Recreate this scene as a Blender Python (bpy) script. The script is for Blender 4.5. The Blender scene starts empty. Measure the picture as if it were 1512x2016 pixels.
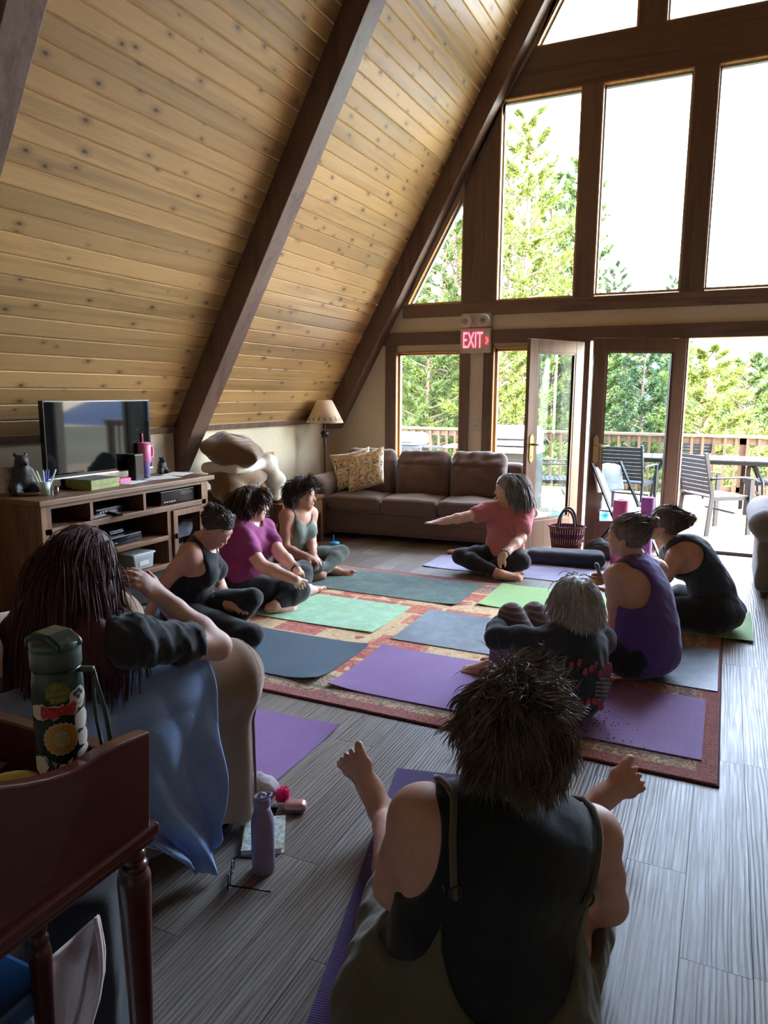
import bpy, bmesh, math, random
import numpy as np
from mathutils import Vector, Matrix
PI = math.pi
random.seed(7); rng = np.random.default_rng(7)
scene = bpy.context.scene
COL = scene.collection

# ------------------------------------------------------------------ camera
CAM_H, FPX = 1.5, 1420.0
_yaw, _pitch, _roll = math.radians(25.2), math.radians(9.3), math.radians(-0.3)
_fw = Vector((-math.sin(_yaw)*math.cos(_pitch), math.cos(_yaw)*math.cos(_pitch), -math.sin(_pitch)))
_r0 = Vector((math.cos(_yaw), math.sin(_yaw), 0)); _u0 = _r0.cross(_fw)
_rt = _r0*math.cos(_roll) - _u0*math.sin(_roll); _up = _u0*math.cos(_roll) + _r0*math.sin(_roll)
cam_data = bpy.data.cameras.new('camera'); cam = bpy.data.objects.new('camera', cam_data); COL.objects.link(cam)
m = Matrix((_rt, _up, -_fw)).transposed().to_4x4(); m.translation = (0, 0, CAM_H)
cam.matrix_world = m
cam_data.sensor_width = 36.0; cam_data.lens = 36.0*FPX/2016.0; cam_data.clip_start = 0.02; cam_data.clip_end = 400
scene.camera = cam
def pray(px, py): return _fw + _rt*((px-756)/FPX) - _up*((py-1008)/FPX)
CAMP = Vector((0, 0, CAM_H))
def atz(px, py, z=0.0): d = pray(px, py); return CAMP + d*((z-CAM_H)/d.z)
def aty(px, py, Y): d = pray(px, py); return CAMP + d*(Y/d.y)
def atx(px, py, X): d = pray(px, py); return CAMP + d*(X/d.x)
def atd(px, py, dist): return CAMP + pray(px, py)*dist

# ------------------------------------------------------------------ world, sun, exposure
world = bpy.data.worlds.new('sky'); scene.world = world; world.use_nodes = True
wn = world.node_tree.nodes; wl = world.node_tree.links
sky = wn.new('ShaderNodeTexSky'); sky.sky_type = 'NISHITA'; sky.sun_disc = False
sky.sun_elevation = math.radians(52); sky.sun_rotation = math.radians(80)
sky.air_density = 1.0; sky.dust_density = 2.0; sky.ozone_density = 1.0
hsv = wn.new('ShaderNodeHueSaturation'); hsv.inputs['Saturation'].default_value = .72; wl.new(sky.outputs[0], hsv.inputs['Color'])
bg = wn['Background']; wl.new(hsv.outputs[0], bg.inputs[0]); bg.inputs[1].default_value = 1.0
sun_d = bpy.data.lights.new('sun', 'SUN'); sun_d.energy = 5.0; sun_d.angle = math.radians(1.0); sun_d.color = (1, .95, .88)
sun = bpy.data.objects.new('sun', sun_d); COL.objects.link(sun)
sun.rotation_euler = Vector((-0.66, -0.06, -0.75)).to_track_quat('-Z', 'Y').to_euler()
vs = scene.view_settings
vs.view_transform = 'Standard'; vs.look = 'None'; vs.gamma = 1.0; vs.use_curve_mapping = False
vs.exposure = 3.28
scene.cycles.max_bounces = 10; scene.cycles.diffuse_bounces = 6; scene.cycles.transparent_max_bounces = 16
scene.cycles.caustics_reflective = False; scene.cycles.caustics_refractive = False
scene.cycles.use_denoising = True
scene.cycles.sample_clamp_indirect = 6.0

# ------------------------------------------------------------------ materials
MATS = {}
def srgb(r, g, b):
    f = lambda c: (c/255/12.92) if c/255 <= .04045 else ((c/255+.055)/1.055)**2.4
    return (f(r), f(g), f(b), 1)
class NT:
    def __init__(s, name):
        s.m = bpy.data.materials.new(name); s.m.use_nodes = True
        s.n = s.m.node_tree.nodes; s.l = s.m.node_tree.links; s.b = s.n['Principled BSDF']
    def new(s, t, **kw):
        n = s.n.new(t)
        for k, v in kw.items():
            if k.startswith('i_'): n.inputs[int(k[2:]) if k[2:].isdigit() else k[2:]].default_value = v
            else: setattr(n, k, v)
        return n
    def link(s, a, b): s.l.new(a, b)
    def coords(s, scale=(1, 1, 1), rnd=True, kind='Object'):
        tc = s.new('ShaderNodeTexCoord'); mp = s.new('ShaderNodeMapping'); mp.inputs['Scale'].default_value = scale
        s.link(tc.outputs[kind], mp.inputs[0])
        if rnd:
            oi = s.new('ShaderNodeObjectInfo'); mu = s.new('ShaderNodeVectorMath', operation='SCALE'); mu.inputs['Scale'].default_value = 37.0
            cb = s.new('ShaderNodeCombineXYZ')
            for i in range(3): s.link(oi.outputs['Random'], cb.inputs[i])
            s.link(cb.outputs[0], mu.inputs[0]); s.link(mu.outputs[0], mp.inputs['Location'])
        return mp.outputs[0]
    def noise(s, vec, scale=5, detail=4, rough=.55, dist=0):
        n = s.new('ShaderNodeTexNoise'); n.inputs['Scale'].default_value = scale; n.inputs['Detail'].default_value = detail
        n.inputs['Roughness'].default_value = rough; n.inputs['Distortion'].default_value = dist; s.link(vec, n.inputs['Vector']); return n.outputs['Fac']
    def ramp(s, fac, stops, interp='LINEAR'):
        r = s.new('ShaderNodeValToRGB'); r.color_ramp.interpolation = interp; e = r.color_ramp.elements
        while len(e) < len(stops): e.new(0.5)
        for i, (p, c) in enumerate(stops): e[i].position = p; e[i].color = c
        s.link(fac, r.inputs[0]); return r.outputs[0]
    def mix(s, fac, a, b, mode='MIX'):
        n = s.new('ShaderNodeMix', data_type='RGBA', blend_type=mode)
        for sock, v in ((n.inputs[0], fac), (n.inputs[6], a), (n.inputs[7], b)):
            if isinstance(v, (int, float)): sock.default_value = v
            elif isinstance(v, tuple): sock.default_value = v
            else: s.link(v, sock)
        return n.outputs[2]
    def math(s, op, a, b=0.0, c=None):
        n = s.new('ShaderNodeMath', operation=op)
        for i, v in enumerate((a, b) if c is None else (a, b, c)):
            if isinstance(v, (int, float)): n.inputs[i].default_value = v
            else: s.link(v, n.inputs[i])
        return n.outputs[0]
    def bump(s, h, strength=.3, dist=.01):
        b = s.new('ShaderNodeBump'); b.inputs['Strength'].default_value = strength; b.inputs['Distance'].default_value = dist
        s.link(h, b.inputs['Height']); s.link(b.outputs[0], s.b.inputs['Normal'])
    def color(s, c): 
        if isinstance(c, tuple): s.b.inputs['Base Color'].default_value = c
        else: s.link(c, s.b.inputs['Base Color'])
    def set(s, rough=.5, metal=0, spec=.5, sheen=0, coat=0):
        s.b.inputs['Roughness'].default_value = rough; s.b.inputs['Metallic'].default_value = metal
        s.b.inputs['Specular IOR Level'].default_value = spec; s.b.inputs['Sheen Weight'].default_value = sheen; s.b.inputs['Coat Weight'].default_value = coat
        return s.m
def dk(c, k): return (c[0]*k, c[1]*k, c[2]*k, 1)
def plain(name, c, rough=.5, metal=0, var=.12, scale=8, spec=.5, sheen=0, bump=0, bscale=60, coat=0):
    if name in MATS: return MATS[name]
    t = NT(name); v = t.coords(); n = t.noise(v, scale, 4)
    t.color(t.ramp(n, [(.25, dk(c, 1-var)), (.75, dk(c, 1+var))]))
    if bump: t.bump(t.noise(v, bscale, 3), bump, .004)
    MATS[name] = t.set(rough, metal, spec, sheen, coat); return MATS[name]
def fabric(name, c, var=.18, wave=0, axis='X', rough=.92, sheen=.25, bump=.35, bscale=350, spec=.15, big=3, c2=None):
    if name in MATS: return MATS[name]
    t = NT(name); v = t.coords(); n = t.noise(v, big, 5, .6)
    col = t.ramp(n, [(.28, dk(c, 1-var)), (.72, c2 or dk(c, 1+var))])
    f = t.noise(v, bscale, 2, .7)
    col = t.mix(.35, col, t.ramp(f, [(.3, dk(c, .55)), (.7, dk(c, 1.35))]), 'MIX') if bump else col
    t.color(col); t.bump(f, bump, .002)
    MATS[name] = t.set(rough, 0, spec, sheen); return MATS[name]
def wood(name, c1, c2, dark, along='Y', rough=.45, grain=9, stretch=.06, knots=True, spec=.4, bump=.12, coat=0, kscale=3.2, kdens=.085, flat=False, streak=.22):
    if name in MATS: return MATS[name]
    t = NT(name); a = 'XYZ'.index(along)
    sc = [1, 1, 1]; sc[a] = stretch
    v = t.coords(tuple(sc))
    n1 = t.noise(v, grain, 6, .65, .6); n2 = t.noise(v, grain*7, 3, .6)
    col = t.ramp(n1, [(.25, c1), (.5, c2), (.62, dk(c1, .8)), (.8, c2)])
    col = t.mix(streak, col, t.ramp(n2, [(.35, dk(c1, .55)), (.65, c2)]))
    oi = t.new('ShaderNodeObjectInfo')
    col = t.mix(1.0, col, t.ramp(oi.outputs['Random'], [(0, (.74, .72, .7, 1)), (1, (1.12, 1.1, 1.08, 1))]), 'MULTIPLY')
    if knots:
        sk = [1, 1, 1]; sk[a] = .55
        vk = t.coords(tuple(sk)); vo = t.new('ShaderNodeTexVoronoi', voronoi_dimensions='2D' if flat else '3D'); vo.inputs['Scale'].default_value = kscale; t.link(vk, vo.inputs['Vector'])
        d = t.math('DIVIDE', t.math('ADD', vo.outputs['Distance'], t.math('MULTIPLY', t.noise(vk, 14, 2), .05)), t.math('MULTIPLY_ADD', t.noise(vk, 2.3, 1), 2.2, .05))
        k = t.ramp(d, [(kdens*.45, (1, 1, 1, 1)), (kdens, (.35, .35, .35, 1)), (kdens*2.2, (0, 0, 0, 1))])
        col = t.mix(k, col, dark)
    t.color(col); t.bump(n2, bump, .003)
    MATS[name] = t.set(rough, 0, spec, 0, coat); return MATS[name]
def glass(name, tint=(.93, .96, .95, 1), refl=.06):
    if name in MATS: return MATS[name]
    t = NT(name); tr = t.new('ShaderNodeBsdfTransparent'); tr.inputs[0].default_value = tint
    gl = t.new('ShaderNodeBsdfGlossy'); gl.inputs['Roughness'].default_value = .02
    fr = t.new('ShaderNodeLayerWeight'); fr.inputs[0].default_value = .18
    f = t.math('MULTIPLY_ADD', fr.outputs['Fresnel'], .6, refl)
    mx = t.new('ShaderNodeMixShader'); t.link(f, mx.inputs[0]); t.link(tr.outputs[0], mx.inputs[1]); t.link(gl.outputs[0], mx.inputs[2])
    t.link(mx.outputs[0], t.n['Material Output'].inputs[0]); MATS[name] = t.m; return t.m
def emis(name, c, s):
    t = NT(name); t.b.inputs['Base Color'].default_value = c; t.b.inputs['Emission Color'].default_value = c; t.b.inputs['Emission Strength'].default_value = s
    MATS[name] = t.m; return t.m

# ------------------------------------------------------------------ mesh helpers
def R3(rx=0, ry=0, rz=0): return np.array((Matrix.Rotation(rz, 3, 'Z') @ Matrix.Rotation(ry, 3, 'Y') @ Matrix.Rotation(rx, 3, 'X')))
def link(name, me, mat, parent=None, smooth=False):
    o = bpy.data.objects.new(name, me); COL.objects.link(o)
    if mat is not None:
        for q in (mat if isinstance(mat, (list, tuple)) else [mat]): me.materials.append(q)
    if parent is not None: o.parent = parent
    if smooth: me.polygons.foreach_set('use_smooth', [True]*len(me.polygons))
    return o
class MB:
    def __init__(s): s.v = []; s.f = []; s.mi = []; s.cur = 0
    def add(s, v, f):
        b = len(s.v); s.v += [tuple(map(float, p)) for p in v]; s.f += [tuple(i+b for i in q) for q in f]; s.mi += [s.cur]*len(f); return s
    def box(s, x0, x1, y0, y1, z0, z1):
        return s.add([(x0,y0,z0),(x1,y0,z0),(x1,y1,z0),(x0,y1,z0),(x0,y0,z1),(x1,y0,z1),(x1,y1,z1),(x0,y1,z1)],
                     [(0,3,2,1),(4,5,6,7),(0,1,5,4),(1,2,6,5),(2,3,7,6),(3,0,4,7)])
    def obox(s, c, size, rot=None):
        h = np.array(size)/2; rot = np.eye(3) if rot is None else rot
        P = [np.array(c)+rot@(np.array(q)*h) for q in ((-1,-1,-1),(1,-1,-1),(1,1,-1),(-1,1,-1),(-1,-1,1),(1,-1,1),(1,1,1),(-1,1,1))]
        return s.add(P, [(0,3,2,1),(4,5,6,7),(0,1,5,4),(1,2,6,5),(2,3,7,6),(3,0,4,7)])
    def bar(s, a, b, w, h, up=(0,0,1)):
        a = np.array(a, float); b = np.array(b, float); d = b-a; L = np.linalg.norm(d); d /= L
        up = np.array(up, float); sd = np.cross(d, up); sd /= np.linalg.norm(sd); u = np.cross(sd, d)
        return s.obox((a+b)/2, (L, w, h), np.stack([d, sd, u], 1))
    def prism(s, poly, ax, lo, hi):
        # poly of 2D points extruded along axis ax
        n = len(poly); o = [i for i in range(3) if i != ax]; P = []
        for h in (lo, hi):
            for p in poly:
                q = [0, 0, 0]; q[o[0]] = p[0]; q[o[1]] = p[1]; q[ax] = h; P.append(q)
        F = [tuple(range(n)), tuple(range(2*n-1, n-1, -1))]+[(i, i+n, (i+1) % n+n, (i+1) % n) for i in range(n)]
        return s.add(P, F)
    def tube(s, pts, rad, n=8, cap=True, flat=None):
        pts = np.array(pts, float); m = len(pts); rad = np.broadcast_to(np.array(rad, float), (m,))
        t = np.gradient(pts, axis=0); t /= np.linalg.norm(t, axis=1, keepdims=True)+1e-9
        u = np.array((0, 0, 1.)) if abs(t[0, 2]) < .9 else np.array((1., 0, 0)); V = []
        for i in range(m):
            u = u-t[i]*(u@t[i]); u /= np.linalg.norm(u)+1e-9; w = np.cross(t[i], u)
            for k in range(n):
                a = 2*PI*k/n; V.append(pts[i]+rad[i]*(math.cos(a)*u*(flat or 1)+math.sin(a)*w))
        F = [(i*n+k, i*n+(k+1) % n, (i+1)*n+(k+1) % n, (i+1)*n+k) for i in range(m-1) for k in range(n)]
        if cap: F += [tuple(range(n-1, -1, -1)), tuple((m-1)*n+k for k in range(n))]
        return s.add(V, F)
    def lathe(s, prof, c=(0,0,0), n=24, rot=None, sx=1, sy=1):
        V = []; m = len(prof)
        for r, z in prof:
            for k in range(n):
                a = 2*PI*k/n; p = np.array((r*math.cos(a)*sx, r*math.sin(a)*sy, z)); V.append(np.array(c)+(rot@p if rot is not None else p))
        F = [(i*n+k, i*n+(k+1) % n, (i+1)*n+(k+1) % n, (i+1)*n+k) for i in range(m-1) for k in range(n)]
        F += [tuple(range(n-1, -1, -1)), tuple((m-1)*n+k for k in range(n))]
        return s.add(V, F)
    def ball(s, c, r, n=14, m=8, rot=None):
        r = (r, r, r) if isinstance(r, (int, float)) else r
        V = [np.array((0, 0, -1.))]+[np.array((math.sin(PI*i/m)*math.cos(2*PI*k/n), math.sin(PI*i/m)*math.sin(2*PI*k/n), -math.cos(PI*i/m))) for i in range(1, m) for k in range(n)]+[np.array((0, 0, 1.))]
        V = [np.array(c)+((rot@(p*r)) if rot is not None else p*r) for p in V]; e = len(V)-1
        F = [(0, 1+(k+1) % n, 1+k) for k in range(n)]+[(e, e-n+k, e-n+(k+1) % n) for k in range(n)]
        F += [(1+i*n+k, 1+i*n+(k+1) % n, 1+(i+1)*n+(k+1) % n, 1+(i+1)*n+k) for i in range(m-2) for k in range(n)]
        return s.add(V, F)
    def grid(s, fn, nu, nv, thick=0.0):
        # fn(u,v)->3D point, u,v in 0..1; optional thickness along -normal(z)
        V = [fn(i/nu, j/nv) for j in range(nv+1) for i in range(nu+1)]
        F = [(j*(nu+1)+i, j*(nu+1)+i+1, (j+1)*(nu+1)+i+1, (j+1)*(nu+1)+i) for j in range(nv) for i in range(nu)]
        return s.add(V, F)
    def mesh(s, name):
        me = bpy.data.meshes.new(name); me.from_pydata(s.v, [], s.f)
        if any(s.mi): me.polygons.foreach_set('material_index', s.mi)
        return me
    def build(s, name, mat, parent=None, smooth=False, bevel=0, seg=2, fix=True):
        me = s.mesh(name)
        if fix:
            bm = bmesh.new(); bm.from_mesh(me); bmesh.ops.recalc_face_normals(bm, faces=bm.faces)
            if bevel:
                ed = [e for e in bm.edges if len(e.link_faces) == 2 and e.calc_face_angle(0) > .6]
                bmesh.ops.bevel(bm, geom=ed, offset=bevel, segments=seg, affect='EDGES', profile=.5, clamp_overlap=True)
            bm.to_mesh(me); bm.free()
        o = link(name, me, mat, parent, smooth)
        if smooth and bevel: me.set_sharp_from_angle(angle=.7)
        return o
def tag(o, label=None, cat=None, group=None, kind=None):
    if label: o['label'] = label
    if cat: o['category'] = cat
    if group: o['group'] = group
    if kind: o['kind'] = kind
    return o
def thing(name, loc, label, cat, group=None, rz=0):
    o = bpy.data.objects.new(name, None); COL.objects.link(o); o.location = loc; o.rotation_euler = (0, 0, rz); o.empty_display_size = .05
    return tag(o, label, cat, group)
def struct(o): o['kind'] = 'structure'; return o
def text(name, s, size, mat, parent, M, ext=.0008, align='CENTER', sx=1.0):
    cu = bpy.data.curves.new(name, 'FONT'); cu.body = s; cu.size = size; cu.extrude = ext; cu.align_x = align; cu.align_y = 'CENTER'
    o = bpy.data.objects.new('tmp', cu); COL.objects.link(o); dg = bpy.context.evaluated_depsgraph_get()
    me = bpy.data.meshes.new_from_object(o.evaluated_get(dg)); bpy.data.objects.remove(o)
    me.transform(Matrix.Diagonal((sx, 1, 1, 1))); me.transform(M); me.materials.clear()
    return link(name, me, mat, parent)

# ------------------------------------------------------------------ sculpting: smooth union of tapered capsules and ellipsoids, meshed with surface nets
class SDF:
    def __init__(s): s.p = []
    def cone(s, a, b, ra, rb=None, k=.02, g=0): s.p.append(('c', np.array(a, float), np.array(b, float), ra, ra if rb is None else rb, k, g)); return s
    def ell(s, c, r, rot=None, k=.02, g=0): s.p.append(('e', np.array(c, float), np.array((r, r, r) if isinstance(r, (int, float)) else r, float), np.eye(3) if rot is None else rot, 0, k, g)); return s
    def box(s, c, h, rot=None, rad=.02, k=.01, g=0): s.p.append(('b', np.array(c, float), np.array(h, float), np.eye(3) if rot is None else rot, rad, k, g)); return s
    def chain(s, pts, rad, k=.02, g=0):
        for i in range(len(pts)-1): s.cone(pts[i], pts[i+1], rad[i], rad[i+1], k, g)
        return s
    def sub(s, groups):
        q = SDF(); q.p = [t for t in s.p if t[6] in groups]; return q
    def bounds(s, pad):
        lo = []; hi = []
        for t in s.p:
            if t[0] == 'c': r = max(t[3], t[4]); lo.append(np.minimum(t[1], t[2])-r); hi.append(np.maximum(t[1], t[2])+r)
            elif t[0] == 'e': e = np.abs(t[3])@t[2]; lo.append(t[1]-e); hi.append(t[1]+e)
            else: e = np.abs(t[3])@t[2]; lo.append(t[1]-e); hi.append(t[1]+e)
        return np.min(lo, 0)-pad, np.max(hi, 0)+pad
    def ev(s, P, infl=0.0):
        d = None
        for t in s.p:
            k = t[5]
            if t[0] == 'c':
                ba = t[2]-t[1]; L2 = ba@ba+1e-12; pa = P-t[1]; h = np.clip((pa@ba)/L2, 0, 1)
                q = np.sqrt(((pa-h[..., None]*ba)**2).sum(-1))-(t[3]+(t[4]-t[3])*h)
            elif t[0] == 'e':
                q0 = (P-t[1])@t[3]/t[2]; k0 = np.sqrt((q0**2).sum(-1)); k1 = np.sqrt(((q0/t[2])**2).sum(-1))
                q = k0*(k0-1)/(k1+1e-9)
            else:
                q0 = np.abs((P-t[1])@t[3])-t[2]+t[4]; q = np.sqrt((np.maximum(q0, 0)**2).sum(-1))+np.minimum(q0.max(-1), 0)-t[4]
            if d is None: d = q
            else:
                h = np.maximum(k-np.abs(d-q), 0)/k; d = np.minimum(d, q)-h*h*k*.25
        return d-infl
def grid_pts(lo, hi, vs):
    n = np.maximum(np.ceil((hi-lo)/vs).astype(int)+1, 3)
    ax = [lo[i]+vs*np.arange(n[i]) for i in range(3)]
    return np.stack(np.meshgrid(*ax, indexing='ij'), -1).astype(np.float32), n
def nets(D, lo, vs):
    sgn = D < 0; n = np.array(D.shape)
    c = np.zeros(n-1, np.int8); acc = np.zeros(tuple(n-1)+(3,), np.float32); cnt = np.zeros(n-1, np.float32)
    def sl(o): return tuple(slice(o[i], n[i]-1+o[i]) for i in range(3))
    for ax in range(3):
        o1 = [a for a in range(3) if a != ax]
        for i in (0, 1):
            for j in (0, 1):
                a = [0, 0, 0]; a[o1[0]] = i; a[o1[1]] = j; b = list(a); b[ax] = 1
                A = D[sl(a)]; B = D[sl(b)]; cr = (A < 0) != (B < 0)
                t = np.where(cr, A/np.where(A-B == 0, 1, A-B), 0)
                for q in range(3):
                    acc[..., q] += np.where(cr, t if q == ax else a[q], 0)
                cnt += cr
    act = cnt > 0; idx = -np.ones(act.shape, np.int64); idx[act] = np.arange(act.sum())
    cells = np.argwhere(act); V = lo+vs*(cells+acc[act]/cnt[act][:, None])
    F = []
    for ax in range(3):
        o1 = (ax+1) % 3; o2 = (ax+2) % 3
        s0 = [slice(1, n[i]-1) for i in range(3)]; s0[ax] = slice(0, n[ax]-1); s1 = list(s0); s1[ax] = slice(1, n[ax])
        A = sgn[tuple(s0)]; B = sgn[tuple(s1)]; ed = np.argwhere(A != B)
        if not len(ed): continue
        base = np.array([1, 1, 1]); base[ax] = 0; p = ed+base
        q = []
        for di, dj in ((-1, -1), (0, -1), (0, 0), (-1, 0)):
            r = p.copy(); r[:, o1] += di; r[:, o2] += dj; q.append(idx[r[:, 0], r[:, 1], r[:, 2]])
        q = np.stack(q, 1); ins = A[tuple(ed.T)]
        q[~ins] = q[~ins][:, ::-1]; F.append(q)
    return V, np.concatenate(F)
def smooth_v(V, F, it=2, lam=.5):
    E = np.concatenate([F[:, [0, 1]], F[:, [1, 2]], F[:, [2, 3]], F[:, [3, 0]]]); E = np.concatenate([E, E[:, ::-1]])
    deg = np.bincount(E[:, 0], minlength=len(V))[:, None]
    for _ in range(it):
        S = np.stack([np.bincount(E[:, 0], V[E[:, 1], i], len(V)) for i in range(3)], 1)/np.maximum(deg, 1)
        V = V+lam*(S-V)
    return V
def quadmesh(name, V, F):
    me = bpy.data.meshes.new(name); me.vertices.add(len(V)); me.vertices.foreach_set('co', np.asarray(V, np.float32).ravel())
    me.loops.add(F.size); me.loops.foreach_set('vertex_index', F.astype(np.int32).ravel())
    me.polygons.add(len(F)); me.polygons.foreach_set('loop_start', np.arange(0, F.size, F.shape[1], dtype=np.int32))
    me.polygons.foreach_set('use_smooth', np.ones(len(F), bool)); me.update(calc_edges=True); return me
def wob(P, f, seed=0):
    # cheap smooth 3D wobble made of sines, about -1..1
    r = np.random.default_rng(seed); o = 0
    for i in range(4):
        w = r.normal(size=3); w *= f*(1+.6*i)/np.linalg.norm(w); o = o+np.sin(P@w.astype(np.float32)+r.uniform(0, 6.28))/(1+.5*i)
    return o/2.3
def ev_grid(sdf, lo, n, vs, infl):
    D = np.full(tuple(n), .25, np.float32)
    for t in sdf.p:
        one = SDF(); one.p = [t]; a, b = one.bounds(t[5]+4*vs+.012+max(infl, 0))
        i0 = np.clip(np.floor((a-lo)/vs).astype(int), 0, n-1); i1 = np.clip(np.ceil((b-lo)/vs).astype(int)+1, 1, n)
        if np.any(i1 <= i0): continue
        P = np.stack(np.meshgrid(*[(lo[i]+vs*np.arange(i0[i], i1[i])).astype(np.float32) for i in range(3)], indexing='ij'), -1)
        q = one.ev(P); sl = tuple(slice(i0[i], i1[i]) for i in range(3)); d = D[sl]; k = t[5]
        h = np.maximum(k-np.abs(d-q), 0)/k; D[sl] = np.minimum(d, q)-h*h*k*.25
    return D-infl
def sculpt(name, sdf, mat, parent=None, vs=.01, infl=0.0, clip=None, disp=None, it=1, pad=None, hollow=0):
    lo, hi = sdf.bounds((pad or 2*vs+.02)+max(infl, 0)); n = np.maximum(np.ceil((hi-lo)/vs).astype(int)+1, 3)
    D = ev_grid(sdf, lo, n, vs, infl)
    near = np.argwhere(np.abs(D) < .06); 
    if disp is not None or clip is not None:
        if clip is not None and hollow == 0: near = np.argwhere(D < .06)
        P = (lo+vs*near).astype(np.float32); d = D[tuple(near.T)]
        if disp is not None: d = d+disp(P)
        if clip is not None: d = np.maximum(d, clip(P))
        D[tuple(near.T)] = d
    D[[0, -1]] = .1; D[:, [0, -1]] = .1; D[:, :, [0, -1]] = .1
    V, F = nets(D, lo, vs)
    if it: V = smooth_v(V, F, it)
    o = link(name, quadmesh(name, V, F), mat, None)
    if parent is not None: o.parent = parent
    return o
# ================================================================== SHELL
GY = 7.5                      # inner face of the gable wall
SL, SC = 1.7813, 8.3566       # inner rafter line on the gable: z = SC + SL*x
APX = -0.87; KX = -4.23; KZ = 1.21; RX = 2*APX-KX
APZ = SC+SL*APX
ang = math.atan(SL); nx, nz = math.sin(ang), -math.cos(ang)   # inward normal of the left slope
tx, tz = math.cos(ang), math.sin(ang)                          # upward along the slope
RD = 0.19                     # rafter depth
m_pine = wood('pine_boards', srgb(182,144,94), srgb(194,156,104), srgb(66,42,28), 'Y', .42, 7, .05, kscale=5.2, kdens=.075, bump=.05, flat=True, streak=.12)
m_beam = wood('stained_beam', srgb(110,84,74), srgb(126,100,88), srgb(60,38,30), 'Z', .5, 8, .05, knots=False)
m_trim = wood('stained_trim', srgb(104,82,72), srgb(122,98,86), srgb(46,30,26), 'Z', .45, 9, .06, kscale=2.6, kdens=.05)
m_trimh = wood('stained_trim_level', srgb(104,82,72), srgb(122,98,86), srgb(46,30,26), 'X', .45, 9, .06, kscale=2.6, kdens=.05)
m_oak = wood('honey_oak', srgb(176,128,78), srgb(200,154,100), srgb(90,56,30), 'Z', .4, 10, .05, knots=False)
m_wall = plain('plaster_wall', srgb(210,195,170), .9, var=.05, scale=30, bump=.25, bscale=90)
m_alu = plain('white_vinyl', srgb(150,156,160), .4, var=.03)
m_glass = glass('window_glass')
m_pale_edge = plain('pale_groove_edge', srgb(246,222,170), .6, var=.05)  # paler colour on the lower chamfer of each left-slope ceiling board
m_groove = plain('board_backing', srgb(70,44,24), .9)
m_trimsub = m_groove

# floor: base slab and every plank in view
def plank_material():
    t = NT('grey_vinyl_plank'); v = t.coords((1, .055, 1)); n1 = t.noise(v, 16, 5, .6, 1.6); n2 = t.noise(v, 75, 3, .65, .3)
    wv = t.new('ShaderNodeTexWave', wave_type='BANDS', bands_direction='X'); wv.inputs['Scale'].default_value = 22; wv.inputs['Distortion'].default_value = 9; wv.inputs['Detail'].default_value = 3
    wv.inputs['Detail Scale'].default_value = 1.2; t.link(v, wv.inputs['Vector'])
    col = t.ramp(n1, [(.2, srgb(98,88,80)), (.5, srgb(128,118,110)), (.8, srgb(152,143,134))])
    col = t.mix(.5, col, t.ramp(wv.outputs['Fac'], [(.2, srgb(86,77,70)), (.7, srgb(160,152,144))]))
    col = t.mix(.3, col, t.ramp(n2, [(.35, srgb(70,62,56)), (.65, srgb(160,152,144))]))
    oi = t.new('ShaderNodeObjectInfo')
    col = t.mix(1.0, col, t.ramp(oi.outputs['Random'], [(0, (.66, .62, .58, 1)), (.5, (.9, .89, .88, 1)), (1, (1.1, 1.1, 1.1, 1))]), 'MULTIPLY')
    t.color(col); h = t.math('ADD', wv.outputs['Fac'], n2); t.bump(h, .35, .002)
    r = t.ramp(n2, [(.3, (.36, .36, .36, 1)), (.7, (.52, .52, .52, 1))]); t.set(.4, 0, .38); t.link(r, t.b.inputs['Roughness']); return t.m
m_plank = plank_material()
floor_o = struct(MB().box(KX-.3, RX+.3, -2.6, GY+.12, -.14, -.006).build('floor', m_groove))
PW, PL = 0.18, 1.22
pm = MB().box(-PW/2+.0008, PW/2-.0008, -PL/2+.0008, PL/2-.0008, -.006, 0).mesh('plank')
pm.materials.append(m_plank)
def full_plank(cx, cy, w=1, l=1):
    o = bpy.data.objects.new('plank', pm); COL.objects.link(o); o.location = (cx, cy, 0); o.scale = (w, l, 1); o.parent = floor_o
offs = {}
rest = MB()
ix = -24
while True:
    x0 = -0.01+ix*PW
    if x0 > RX: break
    if x0+PW > KX:
        ph = {0: 1.91, -1: 2.29, 1: 1.92+.0, 2: 3.0}.get(ix, (ix*0.437) % PL)
        ph = ph % PL
        j = -3
        while True:
            y0 = ph+j*PL; y1 = y0+PL; j += 1
            if y0 > GY: break
            if y1 < -2.5: continue
            ya, yb = max(y0, -2.5), min(y1, GY+.1); xa, xb = max(x0, KX), min(x0+PW, RX)
            if yb-ya < .02 or xb-xa < .01: continue
            if yb > .6 and xb < 1.9: full_plank((xa+xb)/2, (ya+yb)/2, (xb-xa)/PW, (yb-ya)/PL)
            else: rest.box(xa+.0008, xb-.0008, ya+.0008, yb-.0008, -.006, 0)
    ix += 1
o = rest.build('plank_field', m_plank, floor_o); o['kind'] = 'stuff'

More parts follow.
